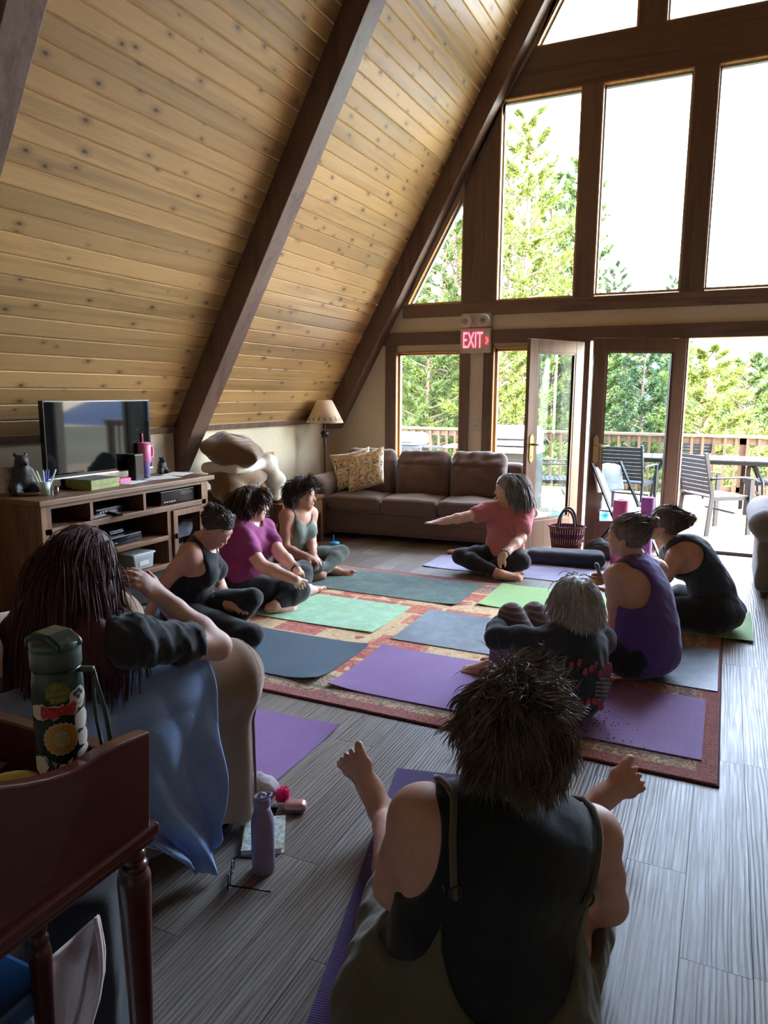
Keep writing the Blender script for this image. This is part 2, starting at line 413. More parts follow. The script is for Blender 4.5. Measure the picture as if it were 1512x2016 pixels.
# gable wall with openings
G = lambda px, py: aty(px, py, GY)
cut = []           # (x0,x1,z0,z1) rectangles
RECT = [(-2.255, -1.457, 2.452, 4.39), (-1.278, -.478, 2.46, 4.39), (-.29, .512, 2.46, 4.39)]
WA = (-3.39, -2.62, .62, 1.96)       # window behind the sofa
WB = (-2.27, -1.37, 0.04, 1.99)      # glazed sidelight
OC = (-1.27, -.46, 0.0, 2.03)        # opening behind second leaf
OD = (-.372, 1.0, 0.0, 2.03)         # open doorway
def pane(parent, poly, y=GY+.06, name='pane', mat=None):
    return MB().prism(poly, 1, y-.003, y+.003).build(name, mat or m_glass, parent)
wall = MB()
T = .14
def wbox(x0, x1, z0, z1, y0=GY, y1=GY+T): wall.box(x0, x1, y0, y1, z0, z1)
def lx(z, off=0): return (z-SC)/SL-off      # x of left inner rafter line at height z
def wpoly(poly): wall.prism(poly, 1, GY, GY+T)
XR = lambda x: 2*APX-x
out = .22
wpoly([(KX-.1, 0), (WA[0], 0), (WA[0], 2.43), (lx(2.43)-out, 2.43), (KX-.1, KZ)])
wbox(WA[0], WA[1], 0, WA[2]); wbox(WA[0], WB[0], WA[3], 2.43); wbox(WA[1], WB[0], 0, WA[3])
wbox(WB[0], OD[1], 2.03, 2.43); wbox(WB[0], WB[1], 0, WB[2]); wbox(WB[0], WB[1], WB[3], 2.03)
wbox(WB[1], OC[0], 0, 2.03); wbox(OC[1], OD[0], 0, 2.03)
wpoly([(OD[1], 0), (RX+.1, 0), (RX+.1, KZ), (XR(lx(2.43)-out), 2.43), (OD[1], 2.43)])
# band of triangular and square windows
for sgn in (0, 1):
    f = (lambda x: x) if not sgn else XR
    xt = -2.62
    wpoly([(f(lx(2.43)-out), 2.43), (f(lx(2.43)+.04), 2.43), (f(xt), SC+SL*(xt-.04)), (f(xt), 4.39), (f(lx(4.39)-out), 4.39)])
    wbox(*sorted((f(xt), f(RECT[0][0]))), 2.43, 4.39)
    wpoly([(f(lx(4.39)-out), 4.39), (f(APX), 4.39), (f(APX), 4.80), (f(lx(4.80)+.05), 4.80), (f(lx(4.80)-out), 4.80)])
    xm = -.985
    wpoly([(f(lx(4.80)-out), 4.80), (f(lx(4.80)+.05), 4.80), (f(xm), SC+SL*(xm-.05)), (f(xm), 7.1), (f(lx(7.1)-.05), 7.1)])
    wpoly([(f(xm), 4.80), (f(APX), 4.80), (f(APX), 7.2), (f(xm), 7.1)])
wbox(RECT[0][1], RECT[1][0], 2.43, 4.39); wbox(RECT[1][1], RECT[2][0], 2.43, 4.39)
wbox(XR(-2.62)-.0, XR(-2.62)+.001, 2.43, 2.44)
wall_back = struct(wall.build('wall_back', m_wall))
# stained wood facing over the upper gable, on the room side
fac = MB(); FT = .022
def fbox(x0, x1, z0, z1, d=FT): fac.box(x0, x1, GY-d, GY-.001, z0, z1)
def trimboard(name, boxes, mat, d=FT):
    b = MB()
    for (x0, x1, z0, z1) in boxes: b.box(x0, x1, GY-d, GY-.0005, z0, z1)
    return struct(b.build(name, mat, bevel=.002, seg=1))
tn = [0]
def trim(x0, x1, z0, z1, mat, d=FT): tn[0] += 1; return trimboard('trim_%d' % tn[0], [(x0, x1, z0, z1)], mat, d)
def trimpoly(poly, mat, d=FT): tn[0] += 1; return struct(MB().prism(poly, 1, GY-d, GY-.0005).build('trim_%d' % tn[0], mat))
trim(lx(2.43)+.02, 1.2, 2.32, 2.452, m_trimh)                      # rail under the upper windows
trim(lx(2.0)+.02, 1.2, 2.03, 2.165, m_trimh, .03)                   # header over doors
trimpoly([(-2.62, 2.452), (RECT[0][0], 2.452), (RECT[0][0], 4.39), (lx(4.39)+.02, 4.39), (-2.62, SC+SL*(-2.62)-.04)], m_trim)
trim(RECT[0][1], RECT[1][0], 2.452, 4.39, m_trim); trim(RECT[1][1], RECT[2][0], 2.452, 4.39, m_trim); trim(RECT[2][1], .9, 2.452, 4.39, m_trim)
trimpoly([(lx(4.39)+.02, 4.39), (XR(lx(4.39)+.02), 4.39), (XR(lx(4.80)+.05), 4.80), (lx(4.80)+.05, 4.80)], m_trimh)
trimpoly([(-.985, 4.80), (-.75, 4.80), (-.75, 6.4), (-.985, 6.4)], m_trim)
# windows: frame + pane
wn_i = [0]
def window(poly, depth=GY+.075, fw=.03, fmat=None, inner=None):
    wn_i[0] += 1
    root = bpy.data.objects.new('window_%d' % wn_i[0], None); COL.objects.link(root); struct(root)
    P = [Vector((p[0], p[1])) for p in poly]; n = len(P); c = sum(P, Vector((0, 0)))/n
    fr = MB()
    for i in range(n):
        a, b = P[i], P[(i+1) % n]; d = (b-a).normalized(); nn = Vector((-d.y, d.x))
        if nn.dot(c-a) < 0: nn = -nn
        mid = (a+b)/2+nn*fw/2; L = (b-a).length
        fr.bar((a.x+nn.x*fw/2, depth-.005, a.y+nn.y*fw/2), (b.x+nn.x*fw/2, depth-.005, b.y+nn.y*fw/2), fw, .05, (0, 1, 0)) if False else \
        fr.obox((mid.x, depth-.01, mid.y), (L, .05, fw), np.array([[d.x, 0, nn.x], [0, 1, 0], [d.y, 0, nn.y]]))
    fr.build('window_frame', fmat or m_alu, root, fix=True)
    pane(root, [(p.x, p.y) for p in P], depth)
    # wooden jamb lining
    jb = MB()
    for i in range(n):
        a, b = P[i], P[(i+1) % n]; d = (b-a).normalized(); nn = Vector((-d.y, d.x))
        if nn.dot(c-a) < 0: nn = -nn
        mid = (a+b)/2+nn*.007; jb.obox((mid.x, (GY-.024+depth-.035)/2, mid.y), ((b-a).length, depth-.035-GY+.024, .014), np.array([[d.x, 0, nn.x], [0, 1, 0], [d.y, 0, nn.y]]))
    jb.build('window_jamb', inner or m_oak, root)
    return root
for (x0, x1, z0, z1) in RECT: window([(x0, z0), (x1, z0), (x1, z1), (x0, z1)])
for sgn in (0, 1):
    f = (lambda x: x) if not sgn else XR
    window([(f(lx(2.45)+.05), 2.452), (f(-2.62), 2.452), (f(-2.62), SC+SL*(-2.62-.05))])
    window([(f(lx(4.80)+.06), 4.80), (f(-.985), 4.80), (f(-.985), SC+SL*(-.985-.06))])
wA = window([(WA[0], WA[2]), (WA[1], WA[2]), (WA[1], WA[3]), (WA[0], WA[3])], fw=.035, fmat=m_oak)
wB = window([(WB[0], WB[2]), (WB[1], WB[2]), (WB[1], WB[3]), (WB[0], WB[3])], fw=.04, fmat=m_oak)
# casings round the lower openings
trim(WA[0]-.125, WA[0]+.005, .1, 2.03, m_trim, .02); trim(WA[1]-.005, WA[1]+.095, .1, 2.03, m_trim, .02)
trim(WB[0]-.10, WB[0]+.005, .1, 2.03, m_trim, .02); trim(WA[0], WA[1], .5, .62, m_trimh, .02)
trim(WB[1]-.0, OC[0], 0, 2.03, m_trim, .035); trim(OC[1], OD[0], 0, 2.03, m_trim, .035)
trim(OD[1], OD[1]+.12, 0, 2.03, m_trim, .03)
# threshold
m_sill = plain('bronze_sill', srgb(58,50,46), .5)
struct(MB().box(OC[0], OD[1], GY-.03, GY+T+.06, 0, .035).build('trim_threshold', m_sill, bevel=.008))
# baseboard
struct(MB().box(KX+.2, WA[0], GY-.016, GY, 0, .1).build('baseboard_back', m_trimh, bevel=.003))
struct(MB().box(KX, KX+.016, -1.5, GY-.02, 0, .1).build('baseboard_left', m_trim, bevel=.003))
# knee walls, rear wall, right slope
wl_o = struct(MB().box(KX-.12, KX, -2.6, GY, 0, KZ+.1).build('wall_left', m_wall))
struct(MB().box(RX, RX+.12, -2.6, GY, 0, KZ+.1).build('wall_right', m_wall))
struct(MB().box(KX-.1, RX+.1, -2.72, -2.6, 0, 7.3).build('wall_rear', m_wall))
cx0, cz0 = KX, KZ       # foot of the ceiling plane
c_len = (APX+.11-KX)/tx
def ceil_slab(f, name):
    a = (f(cx0-.01), cz0-.02+.02); b = (f(cx0+tx*c_len), cz0+tz*c_len)
    o = (-nx*.12, -nz*.12)
    s = 1 if f(1) == 1 else -1
    return struct(MB().prism([(a[0]-s*nx*.02, a[1]-nz*.02), (b[0]-s*nx*.02, b[1]-nz*.02), (b[0]-s*nx*.14, b[1]-nz*.14), (a[0]-s*nx*.14, a[1]-nz*.14)], 1, -2.6, GY+.35).build(name, m_groove))
ceil_l = ceil_slab(lambda x: x, 'ceiling')
ceil_r = ceil_slab(XR, 'ceiling_right')
# boards on the left slope, bay by bay
RAFT = [(-.04, .15), (2.38, 2.57), (4.79, 4.98), (7.31, 7.497)]
bw = .1190
prof = [(0, -.019), (bw, -.019), (bw, -.007), (bw-.005, 0), (.0125, 0), (.002, -.012), (0, -.012)]
def board_mesh(L, name):
    b = MB(); b.prism([(p[0], p[1]) for p in prof], 1, -L/2, L/2); return b.mesh(name)
Mslope = Matrix(((tx, 0, nx), (0, 1, 0), (tz, 0, nz))).to_4x4()
for bi in range(3):
    y0, y1 = RAFT[bi][1], RAFT[bi+1][0]
    me = board_mesh(y1-y0+.02, 'ceiling_board'); me.materials.append(m_pine); me.materials.append(m_pale_edge); me.polygons[6].material_index = 1
    bm = bmesh.new(); bm.from_mesh(me); bmesh.ops.recalc_face_normals(bm, faces=bm.faces); bm.to_mesh(me); bm.free()
    nb = int(c_len/bw)+1
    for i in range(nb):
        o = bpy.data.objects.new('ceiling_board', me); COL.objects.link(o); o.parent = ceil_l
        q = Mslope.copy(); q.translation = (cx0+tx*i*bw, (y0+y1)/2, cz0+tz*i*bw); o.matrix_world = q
rb = MB()
rb.prism([(XR(cx0), cz0), (XR(cx0+tx*c_len), cz0+tz*c_len), (XR(cx0+tx*c_len)+nx*.018, cz0+tz*c_len-nz*.018), (XR(cx0)+nx*.018, cz0-nz*.018)], 1, -2.6, GY)
rb.build('board_field', m_pine, ceil_r)
rb = MB(); rb.prism([(cx0, cz0), (cx0+tx*c_len, cz0+tz*c_len), (cx0+tx*c_len-nx*.018, cz0+tz*c_len-nz*.018), (cx0-nx*.018, cz0-nz*.018)], 1, -2.6, RAFT[0][0]); rb.build('board_field', m_pine, ceil_l)
# rafters
for i, (y0, y1) in enumerate(RAFT):
    for sgn in (0, 1):
        f = (lambda x: x) if not sgn else XR
        zb = 1.10 if i == 3 else 0.0
        xin = lambda z: (z-SC)/SL
        poly = [(f(xin(zb)), zb), (f(APX), APZ), (f(APX), APZ+.4), (f(xin(zb)-RD/nx), zb)]
        n = 'rafter'
        r = struct(MB().prism(poly, 1, y0, y1).build(n, m_beam, bevel=.006))
# horizontal plate where the boards meet the knee wall
struct(MB().prism([(KX-.02, KZ-.045), (KX+.022, KZ-.045), (KX+.045, KZ+.005), (KX-.02, KZ+.005)], 1, -2.6, 7.31).build('trim_knee', m_trim))
# roof overhang outside
rf = MB()
for f in (lambda x: x, XR):
    s = 1 if f(1) == 1 else -1
    rf.prism([(f(cx0-.1), cz0), (f(APX), APZ+.45), (f(APX), APZ+.7), (f(cx0-.5), cz0)], 1, GY+T, GY+.55)
struct(rf.build('roof_overhang', m_groove))
# daylight portals: guide rays to the glazed gable (they emit nothing themselves)
for (cx, cz, sx, sz) in ((APX, 4.75, 4.0, 4.9), (-.95, 1.1, 5.2, 2.3)):
    L = bpy.data.lights.new('daylight_portal', 'AREA'); L.shape = 'RECTANGLE'; L.size = sx; L.size_y = sz; L.cycles.is_portal = True
    o = bpy.data.objects.new('daylight_portal', L); COL.objects.link(o); o.location = (cx, GY+.2, cz); o.rotation_euler = (math.radians(-90), 0, 0)
# ================================================================== OUTDOORS: deck, railing, garden furniture, trees
DZ = -.05
m_deck = wood('weathered_deck', srgb(100,80,58), srgb(124,102,76), srgb(60,46,34), 'X', .8, 10, .05, knots=False)
m_rail = wood('railing_wood', srgb(86,58,40), srgb(104,74,52), srgb(80,50,34), 'Z', .7, 9, .06, knots=False)
m_railh = wood('railing_cap_wood', srgb(100,78,58), srgb(120,96,74), srgb(80,50,34), 'X', .7, 9, .06, knots=False)
RY = 12.2
dk_o = struct(MB().box(-6.5, 5.0, GY+T+.02, RY+.12, DZ-.32, DZ-.03).build('deck', m_rail))
me = MB().box(-5.75, 5.75, -.068, .068, -.03, 0).mesh('deck_board'); me.materials.append(m_deck)
y = GY+T+.1
while y < RY+.1:
    o = bpy.data.objects.new('deck_board', me); COL.objects.link(o); o.location = (-.75, y, DZ); o.parent = dk_o; y += .142
rl = thing('deck_railing', (-.75, RY, DZ), 'weathered wooden railing with square balusters along the far edge of the deck', 'railing')
RT = .96
MB().box(-5.7, 5.7, -.075, .075, RT-.04, RT).build('top_cap', m_railh, rl, bevel=.005)
MB().box(-5.7, 5.7, -.02, .02, RT-.14, RT-.05).build('top_rail', m_railh, rl)
MB().box(-5.7, 5.7, -.02, .02, .09, .17).build('bottom_rail', m_railh, rl)
bm_ = MB().box(-.019, .019, -.0195, .0195, .05, RT-.05).mesh('baluster'); bm_.materials.append(m_rail)
x = -5.6
while x < 5.6:
    o = bpy.data.objects.new('baluster', bm_); COL.objects.link(o); o.location = (x, -.042, 0); o.parent = rl; x += .155
for x in (-5.6, -3.4, -1.2, 1.0, 3.2, 5.6): MB().box(x-.045, x+.045, -.02, .075, -.25, RT-.04).build('post', m_rail, rl)
# slatted metal chair, facing +Y
m_slat = plain('grey_slats', srgb(30,31,34), .6, var=.06, spec=.2); m_frame = plain('dark_aluminium', srgb(22,22,24), .5, spec=.2)
def deck_chair(loc, rz, label, scale=1.0):
    t = thing('deck_chair', loc, label, 'chair', None, rz)
    w = .25
    for i in range(8):      # seat slats run side to side
        yy = -.2+i*.06; MB().box(-w, w, yy, yy+.05, .425, .44).build('seat_slat', m_slat, t)
    for i in range(9):
        zz = .49+i*.048; yb = -.22-(zz-.45)*.22; MB().obox((0, yb, zz), (2*w, .012, .041), R3(.22)).build('back_slat', m_slat, t)
    for s in (-1, 1):
        MB().bar((s*(w+.012), -.25, .0), (s*(w+.012), -.21, .45), .024, .045, (0, 1, 0)).bar((s*(w+.012), -.21, .45), (s*(w+.012), -.325, .93), .024, .04, (0, 1, 0)).build('rear_leg', m_frame, t)
        MB().bar((s*(w+.03), .27, .0), (s*(w+.03), .27, .63), .028, .05, (0, 1, 0)).build('front_leg', m_frame, t)
        MB().tube([(s*(w+.03), -.25, .64), (s*(w+.04), -.1, .655), (s*(w+.04), .15, .655), (s*(w+.03), .285, .64)], .02, 8, flat=.6).build('armrest', m_slat, t, smooth=True)
        MB().bar((s*w, -.22, .415), (s*w, .28, .415), .025, .04).build('side_rail', m_frame, t)
    MB().bar((-w, .27, .41), (w, .27, .41), .02, .04).bar((-w, .1, .25), (w, .1, .25), .018, .018).build('cross_rail', m_frame, t)
    return t
def gp(px, py, z=DZ): v = atz(px, py, z); return (v.x, v.y, z)
deck_chair(gp(1398, 1046), math.radians(-52), 'dark slatted deck chair standing in the open doorway view, back turned to the room')
deck_chair(gp(1232, 1010), math.radians(-12), 'dark slatted deck chair seen through the glass of the second door leaf')
deck_chair(gp(1092, 1004), math.radians(-75), 'slatted deck chair in profile seen through the glass of the first door leaf')
deck_chair(gp(1352, 975), math.radians(172), 'slatted deck chair pushed in on the far side of the deck table')
deck_chair(gp(1505, 1010), math.radians(95), 'slatted deck chair at the end of the deck table, beside the railing')
tb = thing('deck_table', gp(1385, 1003), 'long slatted grey deck table with curved metal legs', 'table', None, math.radians(3))
for i in range(12): MB().box(-.85+i*.142, -.85+i*.142+.134, -.42, .42, .70, .72).build('top_slat', m_slat, tb)
MB().box(-.85, .85, -.40, -.37, .66, .70).box(-.85, .85, .37, .40, .66, .70).build('apron', m_frame, tb)
for sx in (-1, 1):
    for sy in (-1, 1):
        MB().tube([(sx*.45, sy*.3, .68), (sx*.58, sy*.33, .62), (sx*.66, sy*.35, .45), (sx*.68, sy*.36, .2), (sx*.72, sy*.37, 0)], .02, 8).build('leg', m_frame, tb, smooth=True)
# two grills by the railing
m_steel = plain('brushed_steel', srgb(170,174,178), .35, metal=.8); m_blackp = plain('black_enamel', srgb(30,30,32), .4)
p = aty(806, 866, 11.3)
gr = thing('kettle_grill', (p.x, 11.3, DZ), 'small grill with a rounded blue grey lid outside the sofa window', 'grill')
m_lid = plain('blue_grey_lid', srgb(150,166,182), .35)
zc = p.z-DZ
MB().box(-.3, .3, -.22, .22, zc-.2, zc-.08).build('firebox', m_blackp, gr, bevel=.03)
s_ = SDF().box((0, 0, zc+.02), (.3, .23, .11), None, .1); sculpt('lid', s_, m_lid, gr, .02)
MB().box(.3, .62, -.15, .15, zc-.12, zc-.09).build('side_shelf', m_blackp, gr)
MB().tube([(-.15, -.25, zc-.02), (-.15, -.29, zc-.02), (.15, -.29, zc-.02), (.15, -.25, zc-.02)], .012).build('lid_handle', m_blackp, gr)
for sx in (-.26, .26):
    for sy in (-.18, .18): MB().tube([(sx, sy, 0), (sx, sy, zc-.19)], .014).build('leg', m_blackp, gr)
p = aty(1000, 868, 9.0)
gr = thing('gas_grill', (p.x, 9.0, DZ), 'large stainless gas grill with a wide silver hood, outside the sidelight window', 'grill')
zc = p.z-DZ
MB().box(-.4, .4, -.25, .25, .1, zc-.14).build('cabinet', m_blackp, gr, bevel=.01); MB().box(-.42, .42, -.28, .25, zc-.14, zc-.06).build('control_panel', m_steel, gr, bevel=.01)
MB().prism([(-.25, zc-.05), (.25, zc-.05), (.25, zc+.1), (.1, zc+.2), (-.12, zc+.19), (-.24, zc+.1)], 0, -.4, .4).build('hood', m_steel, gr, bevel=.02)
MB().tube([(-.3, -.26, zc+.04), (-.3, -.31, zc+.04), (.3, -.31, zc+.04), (.3, -.26, zc+.04)], .012).build('hood_handle', m_blackp, gr)
MB().box(-.8, -.42, -.2, .2, zc-.1, zc-.07).build('side_shelf', m_steel, gr)
for sx in (-.36, .36): MB().lathe([(.06, -.02), (.07, 0), (.06, .02)], (sx, 0, .07), 12, R3(PI/2)).build('wheel', m_blackp, gr)
# blue bag on the deck
m_blue = plain('blue_woven_plastic', srgb(40,120,205), .35, var=.25, scale=6)
p = gp(1142, 1042)
sb = SDF().ell((-.1, 0, .09), (.3, .18, .1)).ell((.16, .05, .1), (.16, .16, .13)).cone((.22, 0, .12), (.30, 0, .22), .06, .03)
bgt = thing('blue_carrier_bag', p, 'crumpled bright blue plastic carrier bag lying on the deck behind the door glass', 'bag')
sculpt('bag_body', sb, m_blue, bgt, .016, disp=lambda P: .018*wob(P, 22, 3), clip=lambda P: -P[..., 2]+.0)
MB().tube([(-.28, -.1, .12), (-.3, -.13, .26), (-.1, -.15, .28), (-.08, -.12, .15)], .012, 6, flat=.3).build('handle', m_blue, bgt)

# trees -----------------------------------------------------------
m_bark = plain('pine_bark', srgb(120,96,80), .95, var=.3, scale=12, bump=.6, bscale=20)
def needle_mat(name, c, c2):
    t = NT(name); v = t.coords((1, 1, 1), True); n = t.noise(v, 1.3, 4, .6)
    t.color(t.ramp(n, [(.3, c), (.7, c2)])); t.b.inputs['Roughness'].default_value = .6
    t.b.inputs['Specular IOR Level'].default_value = .3; MATS[name] = t.m; return t.m
m_needA = needle_mat('yellow_green_needles', srgb(84,96,38), srgb(124,134,56))
m_needB = needle_mat('green_needles', srgb(60,80,36), srgb(98,114,52))
m_needC = needle_mat('blue_green_needles', srgb(50,70,42), srgb(78,98,58))
def pine(seed, H, R0, z0, nbr, tuf, nl, openness=.0):
    r = np.random.default_rng(seed); wood_ = MB(); T_ = []; 
    pts = [(math.sin(i*1.3+seed)*.05*H/12, math.cos(i*.9+seed)*.05*H/12, H*i/10) for i in range(11)]
    wood_.tube(pts, [.022*H*(1-i/10.6)*.6+.01 for i in range(11)], 7)
    C_ = []
    for b in range(nbr):
        h = z0+(H*.985-z0)*(b+r.uniform(0, .8))/nbr; rel = (h-z0)/(H-z0)
        L = R0*(1-rel)**.75*r.uniform(.65, 1.1)+.25; az = b*2.399+r.uniform(-.3, .3)
        up = .12+.55*rel+r.uniform(-.12, .15)
        d = np.array((math.cos(az), math.sin(az), up)); n = 7
        P = np.array([d*L*t+np.array((0, 0, -.10*L*math.sin(PI*t)))*(1-rel)+r.normal(0, .03*L, 3)*t for t in np.linspace(0, 1, n)])+np.array((0, 0, h))
        wood_.tube(P, [.02+.018*L*.5*(1-t) for t in np.linspace(0, 1, n)], 4, cap=False)
        nt = int(tuf*(.35+.65*(L/R0)))
        for k in range(nt):
            t = r.uniform(.25+openness, 1.0)**.8; i = min(int(t*(n-1)), n-2); q = P[i]+(P[i+1]-P[i])*(t*(n-1)-i)
            side = np.cross(d, (0, 0, 1)); side /= np.linalg.norm(side)
            q = q+side*r.normal(0, .17*L*(1.1-t))+np.array((0, 0, r.normal(.02, .07*L*.6)))
            C_.append((q, d+np.array((0, 0, .5))))
    for q, d in C_:
        d = d/np.linalg.norm(d)
        for k in range(nl):
            a = d+r.normal(0, .75, 3); a /= np.linalg.norm(a); w = np.cross(a, r.normal(size=3)); w /= np.linalg.norm(w)
            l = r.uniform(.13, .26); T_.append((q-w*.014, q+w*.014, q+a*l))
    V = np.array(T_).reshape(-1, 3); F = np.arange(len(V)).reshape(-1, 3)
    wm = wood_.mesh('trunk'); wm.materials.append(m_bark); fm = quadmesh('foliage', V, F)
    return wm, fm
PV = [pine(1, 15, 3.2, 2.0, 105, 48, 14, .1), pine(2, 11, 2.9, .8, 110, 50, 14), pine(3, 9, 2.6, .4, 100, 50, 14), pine(4, 13, 2.6, 1.0, 105, 48, 14)]
FOL = {}
def tree(px, Y, topy, var, mat, label, base=-4.0, wide=1.0):
    p = aty(px, topy, Y); t = thing('pine_tree', (p.x, Y, base), label, 'tree', 'pine trees beyond the deck', random.uniform(0, 6))
    wm, fm = PV[var]; H = (15, 11, 9, 13)[var]; s = (p.z-base)/H
    t.scale = (s*wide, s*wide, s)
    o = bpy.data.objects.new('trunk', wm); COL.objects.link(o); o.parent = t
    key = (var, mat.name)
    if key not in FOL: FOL[key] = fm.copy(); FOL[key].materials.clear(); FOL[key].materials.append(mat)
    o = bpy.data.objects.new('foliage', FOL[key]); COL.objects.link(o); o.parent = t
    return t
tree(1045, 15.5, 215, 0, m_needA, 'tallest pine, sparse crown rising past the upper windows', wide=.95)
tree(1150, 19, 300, 3, m_needB, 'tall thin crowned pine just right of the tallest pine', wide=.8)
tree(900, 17, 330, 0, m_needB, 'tall pine behind the triangular window', wide=.9)
tree(845, 14.2, 600, 1, m_needB, 'bushy green pine behind the sofa window', wide=1.1)
tree(990, 13.8, 640, 2, m_needA, 'yellow green pine close behind the sidelight window', wide=1.1)
tree(1090, 16, 610, 1, m_needC, 'dull green pine behind the first door leaf')
tree(1185, 17, 655, 1, m_needB, 'green pine behind the left half of the second door leaf')
tree(1275, 16, 640, 3, m_needC, 'blue green pine behind the right half of the second door leaf')
tree(1395, 15, 690, 2, m_needA, 'sunlit yellow green pine behind the open doorway', wide=1.15)
tree(1475, 17, 705, 2, m_needB, 'paler pine beside the sunlit one behind the open doorway', wide=1.1)
tree(1345, 21, 655, 3, m_needB, 'thin pine top behind the door jamb')
tree(1560, 18, 690, 1, m_needB, 'pine at the far right beyond the deck')
tree(760, 16, 560, 1, m_needA, 'pine beyond the left end of the deck')
tree(1330, 26, 545, 3, m_needC, 'distant slim pine whose tip shows above the window rail', wide=.7)
tree(1215, 24, 520, 3, m_needC, 'distant pine tip beside the tall pines', wide=.8)
tree(1010, 17.5, 300, 1, m_needA, 'dense yellow green pine filling the first square window', wide=1.0)
tree(1090, 20.5, 350, 1, m_needB, 'dense pine behind the right edge of the first square window', wide=.9)
tree(880, 20, 380, 1, m_needA, 'dense pine filling the triangular window', wide=1.1)
tree(800, 19, 520, 1, m_needB, 'dense pine left of the triangular window', wide=1.1)
tree(940, 21, 560, 1, m_needB, 'background pine behind the exit sign wall', wide=1.3)
tree(1140, 22, 640, 1, m_needA, 'background pine between the two door leaves', wide=1.3)
tree(1235, 21, 660, 1, m_needA, 'background pine behind the lever handle door', wide=1.2)
tree(1320, 20, 700, 2, m_needB, 'short background pine near the doorway jamb', wide=1.3)
tree(1430, 22, 725, 2, m_needA, 'short yellowish background pine behind the deck chairs', wide=1.4)
tree(1510, 23, 700, 2, m_needC, 'bluish background pine behind the deck table', wide=1.3)
tree(860, 24, 640, 1, m_needA, 'far pine behind the small grill', wide=1.5)
tree(1040, 25, 620, 1, m_needC, 'far pine behind the large grill', wide=1.5)
# ground and far hills
m_grass = plain('forest_floor', srgb(70,72,40), .95, var=.35, scale=1.5)
gm = MB().grid(lambda u, v: (-90+180*u, GY+T+.3+110*v, -3.6+1.2*math.sin(u*9+1)*math.sin(v*7)-1.5*v), 30, 24); struct(gm.build('ground', m_grass, fix=False))
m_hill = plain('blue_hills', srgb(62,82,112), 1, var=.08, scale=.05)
hm = MB().grid(lambda u, v: (-260+520*u, 220+60*v, -12+(28+9*math.sin(u*11)+6*math.sin(u*27+2))*math.sin(v*PI/2)), 70, 6); struct(hm.build('hills', m_hill, fix=False))
# ================================================================== DOORS, SIGN, SWITCH
m_door = wood('door_wood', srgb(100,74,58), srgb(120,90,70), srgb(50,32,26), 'Z', .4, 9, .05, knots=False)
m_brass = plain('brass', srgb(190,160,110), .3, metal=.9, var=.05)
def door_leaf(n, hinge, free, z1, label):
    hx, hy = hinge; d = Vector((free[0]-hx, free[1]-hy, 0)); W = d.length
    t = bpy.data.objects.new('door_%d' % n, None); COL.objects.link(t); struct(t); t['label'] = label
    t.location = (hx, hy, .012); t.rotation_euler = (0, 0, math.atan2(d.y, d.x))
    th = .022; H = z1-.012; st = .115; br = .27
    MB().box(0, st, -th, th, 0, H).build('hinge_stile', m_door, t, bevel=.003)
    MB().box(W-st, W, -th, th, 0, H).build('lock_stile', m_door, t, bevel=.003)
    MB().box(st, W-st, -th, th, H-st, H).build('top_rail', m_door, t, bevel=.003)
    MB().box(st, W-st, -th, th, 0, br).build('bottom_rail', m_door, t, bevel=.003)
    b = MB()
    for s in (-1, 1):
        for (x0, x1, z0, zz) in ((st, st+.02, br, H-st), (W-st-.02, W-st, br, H-st), (st, W-st, br, br+.02), (st, W-st, H-st-.02, H-st)): b.box(x0, x1, s*.008 if s > 0 else -.018, .018 if s > 0 else -.008, z0, zz)
    b.build('glazing_bead', m_door, t)
    MB().box(st, W-st, -.004, .004, br, H-st).build('pane', glass('door_glass', (.74, .82, .84, 1), .05), t)
    for s in (-1, 1):
        hd = MB().prism([(W-.085, .87), (W-.06, .84), (W-.035, .87), (W-.035, 1.09), (W-.06, 1.12), (W-.085, 1.09)], 1, s*th, s*(th+.006)).build('handle_plate', m_brass, t)
        MB().tube([(W-.06, s*(th+.005), 1.02), (W-.06, s*(th+.05), 1.02), (W-.085, s*(th+.058), 1.022), (W-.12, s*(th+.055), 1.012), (W-.165, s*(th+.05), 1.02)], [.011, .010, .010, .008, .006], 8).build('lever', m_brass, hd, smooth=True)
        MB().lathe([(.010, 0), (.010, .012)], (W-.06, s*th, .9), 10, R3(-s*PI/2)).build('thumb_turn', m_brass, hd)
    for z in (.2, .95, 1.75): MB().tube([(-.006, -th-.004, z), (-.006, -th-.004, z+.1)], .007).build('hinge', m_brass, t)
    return t
door_leaf(1, (-1.335, 7.43), (-1.715, 6.79), 2.015, 'glazed wooden door leaf swung open in front of the sidelight window')
door_leaf(2, (-.395, 7.42), (-1.165, 7.03), 2.02, 'dark glazed door leaf standing open beside the doorway, lever handle on its left stile')
m_offw = plain('off_white_plastic', srgb(196,190,178), .45, var=.03)
p0 = aty(937, 656, GY-.03)
ex = thing('exit_sign', (p0.x, GY-.0, p0.z), 'lit red exit sign with two emergency lamp heads above the sofa window', 'exit sign')
hw = .168
MB().box(-hw, hw, -.055, -.002, -.205, .055).build('sign_body', m_offw, ex, bevel=.015)
MB().box(-hw, hw, -.05, -.002, .058, .205).build('battery_box', m_offw, ex, bevel=.02)
for s in (-1, 1):
    h_ = MB().lathe([(.055, 0), (.066, .02), (.066, .045), (.05, .055), (.045, .05), (.0, .05)], (s*.098, -.05, .125), 22, R3(PI/2)).build('lamp_head', m_offw, ex, smooth=True)
    MB().lathe([(.022, 0), (.022, .008), (.012, .010), (0, .01)], (s*.098-.004, -.10, .125), 14, R3(PI/2)).build('bulb', plain('lamp_lens', srgb(150,146,138), .2), h_, smooth=True)
m_red = emis('exit_red', srgb(255,52,70), 1.6)
